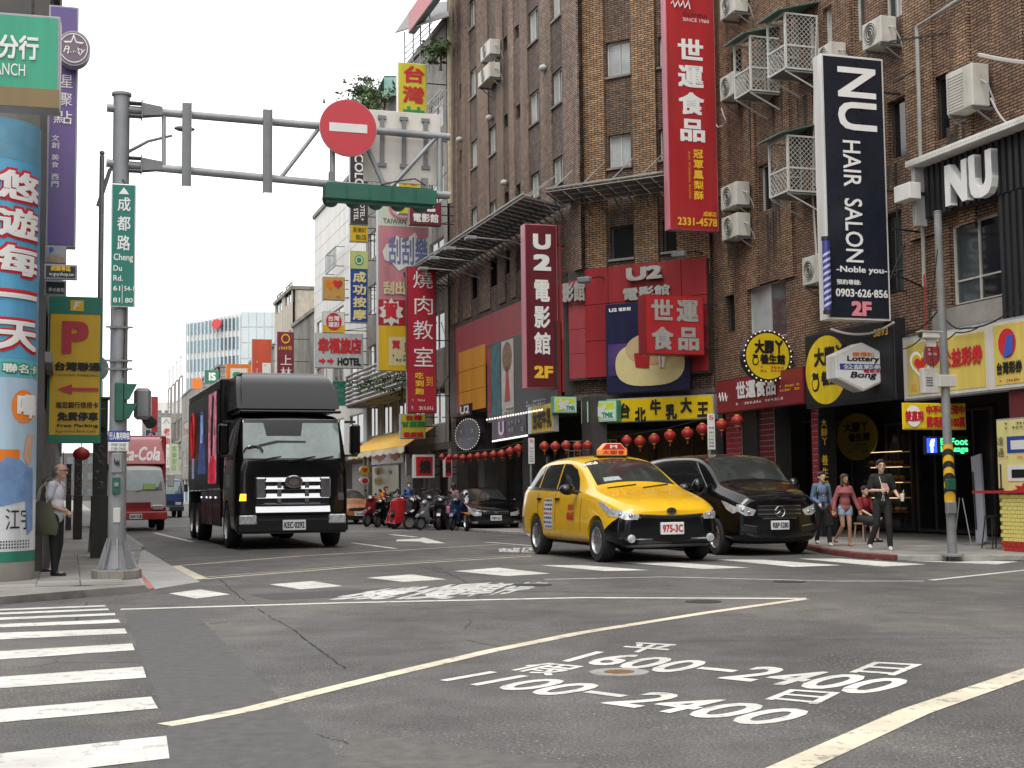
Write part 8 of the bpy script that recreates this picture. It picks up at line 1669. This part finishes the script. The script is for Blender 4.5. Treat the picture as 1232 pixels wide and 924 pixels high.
# ---- scooters
def scooter(mat, label, paint, seat=None):
    e = thing('scooter', label, 'scooter', mat, 'scooters parked at the kerb'); SB = M('scooter_seat', (.02, .02, .022), .6, var=.1)
    for x, n in ((.62, 'f'), (-.62, 'r')): m2 = Matrix.Translation((x, 0, .25)) @ Matrix.Rotation(PI / 2, 4, 'X'); w = MB().lathe([(.16, -.05), (.23, -.05), (.25, 0), (.23, .05), (.16, .05)], 20, m2, cap=False).ob('wheel', TYRE, e, smooth=True); MB().lathe([(.001, -.03), (.165, -.035), (.165, .035), (.001, .03)], 16, m2).ob('rim', RIM, w)
    MB().prism([(-.85, .55), (-.75, .42), (-.3, .35), (-.1, .40), (-.05, .68), (-.4, .74), (-.8, .78), (-.95, .72)], -.14, .14).ob('rear_body', paint, e, bevel=.04, seg=2, smooth=True); MB().prism([(-.82, .79), (-.45, .75), (-.08, .70), (-.04, .76), (-.4, .84), (-.8, .90)], -.13, .13).ob('seat', SB, e, bevel=.03, seg=2, smooth=True)
    MB().box(-.15, -.14, .28, .3, .14, .36).ob('floorboard', BTRIM, e, bevel=.02); MB().prism([(.28, .28), (.42, .35), (.50, .7), (.42, 1.0), (.34, 1.0), (.36, .7)], -.2, .2).ob('leg_shield', paint, e, bevel=.03, seg=2, smooth=True)
    MB().prism([(.42, .45), (.72, .5), (.85, .46), (.78, .58), (.6, .62), (.45, .72)], -.08, .08).ob('front_fender', paint, e, bevel=.02); MB().tube([(.62, 0, .25), (.5, 0, .6), (.38, 0, 1.0)], .03, 8).ob('fork', RIM, e)
    MB().tube([(.3, -.33, 1.02), (.38, -.12, 1.06), (.38, .12, 1.06), (.3, .33, 1.02)], .018, 6).ob('handlebar', BTRIM, e); MB().ball((.44, 0, 1.0), (.1, .13, .1), 12, 8).ob('front_cowl', paint, e, smooth=True); MB().ball((.51, 0, 1.0), (.05, .08, .05), 10, 6).ob('headlight', LAMPG, e, smooth=True)
    for sg in (-1, 1): MB().tube([(.34, sg * .2, 1.05), (.32, sg * .3, 1.22)], .008, 5).ball((.32, sg * .31, 1.25), (.015, .06, .045), 8, 6).ob('mirror', BTRIM, e)
    MB().box(-.97, -.08, .6, -.93, .08, .68).ob('tail_lamp', RED, e, bevel=.01); MB().box(-1.0, -.09, .42, -.98, .09, .54).ob('number_plate', PLW, e); MB().cyl((-.3, -.14, .25), (-.9, -.17, .35), .05, .06, 10).ob('exhaust', RIM, e, smooth=True); MB().box(.7, -.06, .62, .72, .06, .70).ob('front_plate', LAMPD, e)
    return e
def scm(px, py, ang, sc=1.05): p = G(px, py); return T(p.x, p.y, 0) @ RZ(ang) @ Matrix.Scale(sc, 4)
PS_ = {'black': PBLK, 'red': M('paint_scooter_red', (.16, .012, .015), .35, var=.1, coat=.4), 'white': M('paint_scooter_grey', (.16, .16, .165), .35, var=.1, coat=.4), 'blue': M('paint_scooter_blue', (.012, .03, .075), .3, var=.05, coat=.6), 'silver': M('paint_silver', (.07, .072, .075), .3, .5, var=.05)}
proto = {}
SCN = [(452, 634, 'red', 'dark red scooter at the left end of the row beside the copper car'), (463, 635, 'black', 'black scooter second from the left of the row'), (473, 635.5, 'black', 'black scooter just left of the red covered one'), (494, 636, 'silver', 'dark silver scooter just right of the red covered one'), (503, 636.5, 'black', 'black scooter second right of the red covered one'), (512, 637, 'black', 'black scooter in the middle of the right half of the row'), (521, 637.5, 'white', 'grey scooter near the right end of the row'), (531, 638, 'black', 'largest looking black scooter beside the woman in plaid'), (551, 638.5, 'blue', 'dark blue scooter squeezed against the black saloon')]
r = random.Random(11)
for i, (x, y, cn_, lb) in enumerate(SCN):
    m_ = scm(x, y - r.uniform(0, 1.5), -PI / 2 + r.uniform(-.9, .3) - .2, r.uniform(.95, 1.12)) @ Matrix.Rotation(r.uniform(-.16, .02), 4, 'X')
    if cn_ in proto: dup(proto[cn_], m_, lb)
    else: proto[cn_] = scooter(m_, lb, PS_[cn_])
for i, (x, y, cn_) in enumerate(((459, 630, 'black'), (480, 631, 'white'), (499, 632, 'black'), (516, 633, 'silver'), (539, 633, 'black'))): dup(proto[cn_], scm(x, y, -PI / 2 - .2 + r.uniform(-1.2, .6), 1.1) @ Matrix.Rotation(-.12, 4, 'X'), ['black scooter in the second rank behind the leftmost red one', 'grey scooter in the second rank behind the red cover', 'black scooter in the second rank right of the red cover', 'dark silver scooter in the second rank in the middle', 'black scooter in the second rank behind the woman in plaid'][i])
for i, (x, y, cn_) in enumerate(((468, 631.5, 'silver'), (489, 633, 'black'), (508, 634, 'red'), (524, 635, 'black'), (534, 636, 'silver'), (545, 635, 'black'), (471, 629, 'black'), (511, 630.5, 'black'))): dup(proto[cn_], scm(x, y, -PI / 2 + r.uniform(-.9, .5), 1.08) @ Matrix.Rotation(-.14, 4, 'X'), ['dark silver scooter wedged behind the second and third front scooters', 'black scooter wedged just right of the red cover', 'dark red scooter wedged in the middle of the row', 'black scooter wedged left of the woman in plaid', 'dark silver scooter almost touching the woman in plaid', 'black scooter between the woman in plaid and the saloon', 'black scooter at the very back behind the leftmost ones', 'black scooter at the very back in the middle of the row'][i])
p = G(484, 636); cv = thing('covered_scooter', 'scooter hidden under a rumpled bright red cover', 'scooter', T(p.x, p.y, 0) @ RZ(-PI / 2 - .4)); dd = copy_tree(proto['black'], None); 
for ch in list(dd.children): ch.parent = cv
bpy.data.objects.remove(dd)
mb = MB(); rr2 = random.Random(6); n = 22; prof = [(.2, 1.0), (.45, .85), (.8, .62), (1.0, .35), (1.1, .12)]; vs = []
for z, k in prof:
    for j in range(n): a = 2 * PI * j / n; q = 1 + rr2.uniform(-.12, .12); vs.append((.75 * math.cos(a) * q * (.6 + k * .5), .42 * math.sin(a) * q * (.5 + k * .6), z + rr2.uniform(-.03, .03)))
fs2 = [(i * n + j, i * n + (j + 1) % n, (i + 1) * n + (j + 1) % n, (i + 1) * n + j) for i in range(4) for j in range(n)] + [tuple(range(4 * n, 5 * n))]
mb.add(vs, fs2).ob('cover', M('cover_red', (.34, .012, .016), .35, var=.3, scale=5), cv, smooth=True)
# ================================================================== people
SK = M('skin', (.60, .38, .28), .55, var=.08); SKD = M('skin_tan', (.36, .20, .13), .55, var=.08); HAIR = M('hair_black', (.012, .01, .009), .5, var=.2, scale=20); HAIRB = M('hair_brown', (.05, .022, .012), .5, var=.3, scale=20); HAIRG = M('hair_grey', (.13, .125, .12), .6, var=.3, scale=20)
def cap(mb, a, b, r0, r1, n=12): mb.cyl(a, b, r0, r1, n); mb.ball(a, r0, n, 8); mb.ball(b, r1, n, 8); return mb
def blob(name, mb, mat, parent, vox=.009, sm=4, dec=1.0):
    me = mb.mesh(name, None); o = bpy.data.objects.new('t', me); COL.objects.link(o)
    m_ = o.modifiers.new('r', 'REMESH'); m_.mode = 'VOXEL'; m_.voxel_size = vox; s_ = o.modifiers.new('s', 'SMOOTH'); s_.iterations = sm; s_.factor = .5
    bpy.context.view_layer.update(); me2 = bpy.data.meshes.new_from_object(o.evaluated_get(bpy.context.evaluated_depsgraph_get())); bpy.data.objects.remove(o)
    me2.name = name; me2.materials.clear(); me2.materials.append(mat); me2.polygons.foreach_set('use_smooth', [True] * len(me2.polygons)); return link(name, me2, parent)
def hand(mb, wr, dr, curl=.4, sg=1, k=1.0, palm=None):
    """palm and five fingers; dr = pointing direction"""
    d = Vector(dr).normalized(); up = Vector(palm or (0, -1, 0)); s_ = d.cross(up).normalized(); up = s_.cross(d).normalized(); wr = Vector(wr)
    for j in (-.018, 0, .018): cap(mb, wr + s_ * j * k * .7, wr + d * .07 * k + s_ * j * k * 1.3, .014 * k, .013 * k, 8)
    for j, (o_, l) in enumerate(((-.03, .055), (-.011, .07), (.009, .066), (.028, .052))):
        b = wr + d * .078 * k + s_ * o_ * k; m1 = b + (d * math.cos(curl * .5) + up * math.sin(curl * .5)) * l * .5 * k; m2 = m1 + (d * math.cos(curl * 1.6) + up * math.sin(curl * 1.6)) * l * .5 * k
        cap(mb, b, m1, .0085 * k, .008 * k, 6); cap(mb, m1, m2, .008 * k, .0065 * k, 6)
    b = wr + d * .02 * k - s_ * .03 * k * sg; m1 = b + (d * .6 - s_ * .7 * sg + up * .3).normalized() * .035 * k; cap(mb, b, m1, .011 * k, .009 * k, 6); cap(mb, m1, m1 + (d * .9 + up * .3 - s_ * .1 * sg).normalized() * .03 * k, .009 * k, .007 * k, 6)
def person(label, mat, H=1.7, top=None, sleeve=1, legs='trousers', legc=None, shoe=None, skin=SK, hair=HAIR, hairlen=0, P=None, fem=False, turn=0, glasses=False, group=None, curl=.5, bald=False, loose=1.0, seated=False):
    """faces -Y; +X is the viewer's right. P overrides joints given in fractions of the height"""
    J = dict(hipL=(-.052, 0, .52), hipR=(.052, 0, .52), kneeL=(-.055, -.01, .285), kneeR=(.055, -.01, .285), ankL=(-.055, .012, .045), ankR=(.055, .012, .045), shL=(-.105, 0, .805), shR=(.105, 0, .805), elL=(-.135, .01, .63), elR=(.135, .01, .63), wrL=(-.14, -.03, .49), wrR=(.14, -.03, .49), head=(0, -.012, .93), neck=(0, .005, .83), waist=(0, 0, .62), chest=(0, 0, .74))
    J.update(P or {}); J = {k: Vector((v[0] * (.82 if k[:2] in ('sh', 'el', 'wr') else 1), v[1], v[2])) * H for k, v in J.items()}; e = thing('person', label, 'person', mat, group); k = H / 1.7
    mb = MB(); hd = J['head']; hr = .078 * k
    q = Matrix.Translation(hd) @ RZ(turn); h = MB(); h.ball((0, 0, .012 * k), (.072 * k, .088 * k, .095 * k), 20, 14); h.ball((0, -.03 * k, -.045 * k), (.05 * k, .055 * k, .06 * k), 14, 10); h.ball((0, -.068 * k, -.085 * k), (.022 * k, .02 * k, .016 * k), 8, 6)
    cap(h, (0, -.082 * k, .01 * k), (0, -.098 * k, -.02 * k), .009 * k, .014 * k, 8); h.ball((0, -.08 * k, -.05 * k), (.024 * k, .012 * k, .008 * k), 8, 6)
    for sg in (-1, 1): h.ball((sg * .075 * k, .005 * k, -.005 * k), (.012 * k, .02 * k, .03 * k), 8, 6); h.ball((sg * .03 * k, -.072 * k, .03 * k), (.02 * k, .012 * k, .008 * k), 8, 6)
    q = q @ Matrix.Scale(1.1, 4); h.v = [tuple(q @ Vector(v)) for v in h.v]; mb.add(h.v, h.f); cap(mb, J['neck'] - Vector((0, 0, .03 * H)), hd - Vector((0, -.02 * k, .05 * k)), .052 * k, .046 * k)
    ch, wa = J['chest'], J['waist']; 
    def torso(m_, g=0, low=None):
        sw = J['shR'].x * .9; m_.ball(ch, (sw + g, .12 * k + g, .15 * k + g), 18, 12); m_.ball(wa, ((.13 if not fem else .115) * k + g, .108 * k + g, .15 * k + g), 18, 12); m_.ball((J['hipL'] + J['hipR']) / 2 + Vector((0, .01, .02)), (.15 * k + g, .105 * k + g, .11 * k + g), 18, 12)
        cap(m_, J['shL'], J['shR'], .05 * k + g, .05 * k + g); cap(m_, J['chest'] + Vector((0, 0, .05 * k)), J['neck'], .08 * k + g * .5, .055 * k + g * .3)
    torso(mb)
    for s_ in 'LR':
        sg = -1 if s_ == 'L' else 1
        cap(mb, J['sh' + s_], J['el' + s_], .044 * k, .034 * k); cap(mb, J['el' + s_], J['wr' + s_], .036 * k, .024 * k); d = (J['wr' + s_] - J['el' + s_]).normalized(); hand(mb, J['wr' + s_], d * .7 + Vector((0, 0, -.3)) if s_ + 'h' not in (P or {}) else P[s_ + 'h'], curl, sg, k)
        cap(mb, J['hip' + s_], J['knee' + s_], .078 * k, .05 * k); cap(mb, J['knee' + s_], J['ank' + s_], .05 * k, .033 * k); a = J['ank' + s_]; cap(mb, a - Vector((0, 0, .015)), a + Vector((0, -.13 * k, -.035 * k)), .032 * k, .026 * k)
    blob('body', mb, skin, e, .0085, 3)
    tm = MB(); g = .014 * loose; torso(tm, g)
    for s_ in 'LR':
        a, b, w = J['sh' + s_], J['el' + s_], J['wr' + s_]
        if sleeve >= 1: cap(tm, a, b, .052 * k + g, .045 * k + g * .6); cap(tm, b, b + (w - b) * min(1, .92), .044 * k + g * .5, .034 * k + g * .5) if sleeve > 1 else None
        else: cap(tm, a, a + (b - a) * sleeve, .055 * k + g, .052 * k + g)
    if sleeve == 1: pass
    blob('top', tm, top, e, .011, 3)
    lm = MB(); hip = (J['hipL'] + J['hipR']) / 2; lm.ball(hip + Vector((0, .01, .03 * k)), (.157 * k, .112 * k, .10 * k), 16, 10)
    for s_ in 'LR':
        a, b, w = J['hip' + s_], J['knee' + s_], J['ank' + s_]
        if legs == 'shorts': cap(lm, a, a + (b - a) * .32, .092 * k, .088 * k)
        elif legs == 'skirt': cap(lm, a, a + (b - a) * 1.0, .11 * k, .13 * k)
        else: cap(lm, a, b, .09 * k, .066 * k); cap(lm, b, w + Vector((0, 0, .01)), .064 * k, .052 * k)
    if legs == 'skirt': cap(lm, (J['hipL'] + J['hipR']) / 2, (J['kneeL'] + J['kneeR']) / 2, .13 * k, .15 * k)
    blob({'shorts': 'shorts', 'skirt': 'skirt'}.get(legs, 'trousers'), lm, legc, e, .011, 3)
    for s_ in 'LR':
        a = J['ank' + s_]; sm = MB(); cap(sm, a + Vector((0, .025 * k, -.04 * k)), a + Vector((0, -.15 * k, -.043 * k)), .038 * k, .03 * k); cap(sm, a + Vector((0, .01, -.01)), a + Vector((0, -.06 * k, -.03 * k)), .042 * k, .036 * k); blob('shoe', sm, shoe or BTRIM, e, .009, 2)
    hm = MB(); 
    if not bald: hm.ball((0, .016 * k, .03 * k), (.082 * k, .096 * k, .092 * k), 20, 14)
    else: hm.ball((0, .035 * k, .0), (.078 * k, .07 * k, .065 * k), 16, 12)
    for sg in (-1, 1):
        cap(hm, (sg * .07 * k, .02 * k, .04 * k), (sg * .072 * k, .03 * k, (-.01 - hairlen) * k), .022 * k, .02 * k)
        if not bald: cap(hm, (sg * .02 * k, -.075 * k, .085 * k), (sg * .06 * k, -.05 * k, .06 * k), .018 * k, .015 * k)
        if hairlen > .1: cap(hm, (sg * .06 * k, .0 * k, .02 * k), (sg * .085 * k, -.02 * k, -hairlen * k), .025 * k, .03 * k)
    cap(hm, (0, .055 * k, .03 * k), (0, .06 * k, (-.04 - hairlen) * k), .055 * k, (.05 if hairlen < .1 else .065) * k)
    hm.v = [tuple(q @ Vector(v)) for v in hm.v]
    # keep the face clear
    blob('hair', hm, hair, e, .009, 2)
    fm = MB()
    for sg in (-1, 1): fm.ball((sg * .03 * k, -.080 * k, .016 * k), (.012 * k, .006 * k, .006 * k), 8, 5)
    fm.v = [tuple(q @ Vector(v)) for v in fm.v]; fm.ob('eyes', TK, e, kind='stuff')
    mm = MB().ball((0, -.089 * k, -.052 * k), (.02 * k, .006 * k, .005 * k), 8, 5); mm.v = [tuple(q @ Vector(v)) for v in mm.v]; mm.ob('mouth', M('lips', (.35, .12, .1), .5, var=0), e)
    if glasses:
        gm_ = MB()
        for sg in (-1, 1): gm_.tube([(sg * .032 * k + .022 * k * math.cos(a * PI / 6), -.092 * k, .015 * k + .016 * k * math.sin(a * PI / 6)) for a in range(13)], .003, 4); gm_.tube([(sg * .054 * k, -.09 * k, .02 * k), (sg * .078 * k, 0, .015 * k)], .003, 4)
        gm_.v = [tuple(q @ Vector(v)) for v in gm_.v]; gm_.ob('glasses', BTRIM, e)
    return e, J, k
def pm(px, py, yaw, z=ZP): p = G(px, py, z); return T(p.x, p.y, z) @ RZ(yaw)
DEN = M('denim_shirt', (.11, .16, .25), .8, var=.25, scale=12); TSW = M('tee_white', (.66, .65, .68), .8, var=.1); TRB = M('trousers_black', (.012, .012, .014), .8, var=.15); SHW = M('shoe_white', (.62, .62, .62), .6, var=.1); ROSE = M('blouse_rose', (.30, .09, .09), .8, var=.2, scale=10); DSH = M('denim_pale', (.24, .32, .42), .85, var=.35, scale=18); TEB = M('tee_black', (.013, .013, .014), .85, var=.15)
e, J, k = person('young man in an open blue denim shirt over a white T-shirt looking right', pm(990, 657, .05), 1.60, DEN, 2, 'trousers', TRB, SHW, P=dict(elL=(-.15, .02, .64), wrL=(-.07, -.10, .57), elR=(.15, .02, .63), wrR=(.19, -.02, .5), kneeL=(-.05, .02, .28), ankL=(-.05, .1, .07), kneeR=(.07, -.05, .285), ankR=(.08, -.06, .045), head=(0, -.02, .925)), turn=.35)
mb = MB(); mb.ball(J['chest'] + Vector((.01, -.055 * k, -.02)), (.075 * k, .075 * k, .13 * k), 14, 10).ball(J['waist'] + Vector((.0, -.045 * k, -.02)), (.085 * k, .075 * k, .14 * k), 14, 10); blob('tee', mb, TSW, e, .011, 2); MB().box(-.06 * k, -.137, 1.19 * k, .07 * k, -.12, 1.215 * k).ob('chest_stripe', M('stripe_dark_red', (.15, .03, .05), .7, var=0), e)
for sg in (-1, 1): MB().tube([J['sh' + 'LR'[sg > 0]] * .75 + Vector((0, 0, .25 * J['shL'].z + .05)), J['chest'] + Vector((sg * .11, -.12, -.02)), J['waist'] + Vector((sg * .12, -.06, -.05))], .022, 6).ob('backpack_strap', BTRIM, e)
MB().box(-.04, -.06, -.01, .04, .06, .01).ob('phone_', BTRIM, e) if False else None
ph_ = thing('phone', 'black phone in the hand of the young man in denim', 'phone', e.matrix_world @ T(*(J['wrL'] + Vector((.05, -.09, -.02))))); MB().box(-.035, -.008, -.06, .035, .008, .06).ob('case', BTRIM, ph_)
ob_ = thing('shopping_bag', 'bright orange bag hanging between the young man and the woman in rose', 'bag', e.matrix_world @ T(.26, .15, .62)); MB().add([(-.1, -.04, 0), (.1, -.04, 0), (.1, .04, 0), (-.1, .04, 0), (-.08, -.01, .42), (.08, -.01, .42), (.08, .01, .42), (-.08, .01, .42)], [(3, 2, 1, 0), (4, 5, 6, 7), (0, 1, 5, 4), (1, 2, 6, 5), (2, 3, 7, 6), (3, 0, 4, 7)]).ob('bag_body', M('bag_orange', (.75, .1, .02), .6, var=.1), ob_, bevel=.01); MB().tube([(-.05, 0, .42), (-.03, 0, .56), (.03, 0, .56), (.05, 0, .42)], .006, 5).ob('handle', BTRIM, ob_)
e, J, k = person('woman in a rose ruffled blouse and torn denim shorts walking between two men', pm(1018, 657, .1), 1.54, ROSE, 2, 'shorts', DSH, M('shoe_tan', (.3, .18, .1), .6), hair=HAIRB, hairlen=.14, fem=True, loose=1.2, P=dict(elL=(-.17, .02, .64), wrL=(-.21, -.02, .5), elR=(.17, .0, .65), wrR=(.23, -.04, .5), kneeR=(.04, -.05, .29), ankR=(.045, -.03, .04), kneeL=(-.05, -.03, .28), ankL=(-.11, .12, .09), shL=(-.09, 0, .8), shR=(.09, 0, .8)), turn=.3, skin=SKD)
mb = MB(); n = 20
for j in range(n): a0_, a1_ = PI * (1 + j / n), PI * (1 + (j + 1) / n); R0, R1 = .11, .17 + .015 * (j % 2); z0_, z1_ = J['neck'].z - .02, J['neck'].z - .13 - .02 * (j % 2); mb.add([(R0 * math.cos(a0_), R0 * .9 * math.sin(a0_), z0_), (R0 * math.cos(a1_), R0 * .9 * math.sin(a1_), z0_), (R1 * math.cos(a1_), R1 * .95 * math.sin(a1_), z1_), (R1 * math.cos(a0_), R1 * .95 * math.sin(a0_), z1_)], [(0, 1, 2, 3)])
mb.ob('ruffle', ROSE, e)
hb = thing('handbag', 'black handbag hanging left of the woman in rose', 'bag', e.matrix_world @ T(-.36, .05, .42)); MB().box(-.11, -.05, 0, .11, .05, .25).ob('bag_body', BTRIM, hb, bevel=.03, seg=2); MB().tube([(-.07, 0, .25), (0, 0, .4), (.07, 0, .25)], .01, 5).ob('handle', BTRIM, hb)
e, J, k = person('tall man with glasses in a black T-shirt and black trousers holding a white cup', pm(1063, 662, -.15), 1.80, TEB, .75, 'trousers', TRB, SHW, loose=1.3, glasses=True, P=dict(elL=(-.16, .0, .66), wrL=(-.03, -.13, .66), Lh=(1, -.2, .1), elR=(.17, .02, .66), wrR=(.21, -.1, .58), Rh=(.3, -.6, 0), kneeL=(-.07, -.02, .28), ankL=(-.14, .06, .06), kneeR=(.06, -.05, .29), ankR=(.07, -.03, .04)), turn=.1, curl=.9)
c_ = thing('cup', 'white paper cup with lid and straw in the tall man\'s hand', 'cup', e.matrix_world @ T(*(J['wrR'] + Vector((.05, -.10, -.07))))); MB().lathe([(.03, 0), (.042, .13), (.001, .135)], 16).ob('cup_body', M('cup_cream', (.7, .66, .56), .5, var=.05), c_, smooth=True); MB().lathe([(.045, .13), (.045, .145), (.001, .15)], 16).ob('lid', TW, c_); MB().cyl((.01, 0, .14), (.03, 0, .22), .005, .005, 6).ob('straw', TW, c_)
MB().prism([(-.06, 0), (-.02, -.1), (.02, -.02), (.07, -.12), (.1, -.02), (.06, .08), (-.04, .1)], -.005, 0, Matrix.Translation((.03, J['chest'].y - .165, 1.24))).ob('chest_print', M('print_pink', (.55, .3, .32), .7, var=.3), e); MB().tube([(-.05, -.1, 1.46), (-.01, -.2, 1.25), (.0, -.22, 1.12), (-.03, -.23, 1.0), (.02, -.23, .98), (.01, -.22, 1.1)], .005, 4).ob('earphone_cord', TW, e)
# seated figure in the arcade
e, J, k = person('seated person in a red top and black dotted skirt behind the walkers', pm(1046, 652, .5), 1.6, M('top_dark_red', (.22, .01, .02), .8), .9, 'skirt', M('skirt_dotted', (.02, .02, .022), .8), BTRIM, P=dict(hipL=(-.05, .1, .33), hipR=(.05, .1, .33), waist=(0, .1, .43), chest=(0, .08, .54), shL=(-.1, .08, .6), shR=(.1, .08, .6), neck=(0, .08, .63), head=(0, .06, .73), elL=(-.13, .04, .46), elR=(.13, .02, .45), wrL=(-.06, -.1, .38), wrR=(.1, -.12, .36), kneeL=(-.06, -.12, .3), kneeR=(.06, -.12, .3), ankL=(-.06, -.12, .045), ankR=(.06, -.1, .045)))
mb = MB(); r = random.Random(9)
for j in range(70): a_ = PI * (1 + r.random()); u = r.random(); mb.ball(((.16 * math.cos(a_)) * 1.0, -.2 + .17 * math.sin(a_) + .15 * (1 - u), .36 + .2 * u), .009, 5, 4)
mb.ob('dots', TW, e, kind='stuff'); st2 = thing('stool', 'low wooden stool under the seated person in red', 'stool', e.matrix_world @ T(0, .16, 0)); MB().box(-.17, -.15, .4, .17, .15, .44).ob('seat', M('wood_light', (.35, .2, .1), .6), st2)
for sx in (-1, 1):
    for sy in (-1, 1): MB().bar((sx * .14, sy * .12, .4), (sx * .17, sy * .15, 0), .03).ob('leg', MATS['wood_light'], st2)
# old man and companion on the left pavement
e, J, k = person('balding old man in a white shirt and black trousers facing right with a tote bag', pm(66, 693.5, PI / 2 - .1), 1.78, M('shirt_pale', (.55, .54, .6), .8, var=.1), .55, 'trousers', TRB, BTRIM, hair=HAIRG, bald=True, glasses=True, P=dict(elL=(-.14, .03, .64), wrL=(-.07, -.10, .58), elR=(.14, .03, .64), wrR=(.05, -.10, .56), Lh=(.8, -.25, -.4), Rh=(-.8, -.25, -.4), ankL=(-.05, -.02, .045), ankR=(.05, .03, .045), head=(0, -.035, .925), chest=(0, .01, .73)), skin=M('skin_old', (.42, .25, .18), .6, var=.1), curl=.8)
TOT = M('tote_olive', (.075, .08, .05), .85, var=.2); tb = thing('tote_bag', 'big olive cloth tote bag hanging from the old man\'s shoulder', 'bag', e.matrix_world @ T(-.27, .10, .66))
tv = []
for z, w_, d_ in ((0, .24, .04), (.12, .27, .09), (.32, .2, .08), (.52, .13, .03)):
    for j in range(16): a_ = 2 * PI * j / 16; tv.append((d_ * math.sin(a_), w_ * math.cos(a_) * (1 + .04 * math.sin(a_ * 3)), z + .01 * math.sin(a_ * 5)))
MB().add(tv, [(i * 16 + j, i * 16 + (j + 1) % 16, (i + 1) * 16 + (j + 1) % 16, (i + 1) * 16 + j) for i in range(3) for j in range(16)] + [tuple(range(15, -1, -1)), tuple(range(48, 64))]).ob('bag_body', TOT, tb, smooth=True)
for x in (-.03, .03): MB().tube([(x, .09, .5), (x + .06, .06, .72), (x + .12, 0, .82), (x + .06, -.05, .72), (x, -.09, .5)], .011, 5).ob('strap', M('tote_strap', (.35, .32, .25), .8), tb)
person('dark haired person in black standing close behind the old man', pm(56, 689, PI / 2 + .2), 1.56, TEB, 1, 'trousers', M('trousers_grey', (.09, .085, .08), .8), BTRIM, hairlen=.2)
# by the scooters
person('woman in a plaid top beside the black saloon with a pink bag', pm(546, 637, 2.9, 0), 1.62, M('plaid', (.25, .16, .18), .8, var=.7, scale=16), .9, 'trousers', TRB, BTRIM, hair=HAIRB, hairlen=.05, fem=True, P=dict(elR=(.14, -.05, .72), wrR=(.1, -.1, .86)))
pb_ = thing('handbag', 'pink bag hanging beside the woman in plaid', 'bag', pm(542, 637, 0, 0) @ T(0, -.25, .55)); MB().box(-.14, -.05, 0, .14, .05, .26).ob('bag_body', PNK, pb_, bevel=.03); MB().tube([(-.08, 0, .26), (0, 0, .4), (.08, 0, .26)], .01, 5).ob('handle', PNK, pb_)
person('person in an orange shirt bending over the scooters at the left', pm(457, 629, 1.2, ZP), 1.55, M('shirt_orange', (.75, .2, .02), .8, var=.1), .6, 'trousers', TRB, BTRIM, P=dict(chest=(0, -.06, .72), shL=(-.1, -.1, .77), shR=(.1, -.1, .77), neck=(0, -.12, .8), head=(0, -.18, .87), elL=(-.13, -.15, .62), elR=(.13, -.15, .62), wrL=(-.1, -.25, .55), wrR=(.1, -.25, .55)))
e, J, k = person('person in a blue shirt and white face mask standing behind the red cover', pm(492, 629, .2, ZP), 1.6, M('shirt_blue', (.04, .13, .42), .8, var=.1), .6, 'trousers', TRB, BTRIM); MB().ball(J['head'] + Vector((0, -.07, -.035)), (.05, .035, .04), 12, 8).ob('face_mask', TW, e, smooth=True)
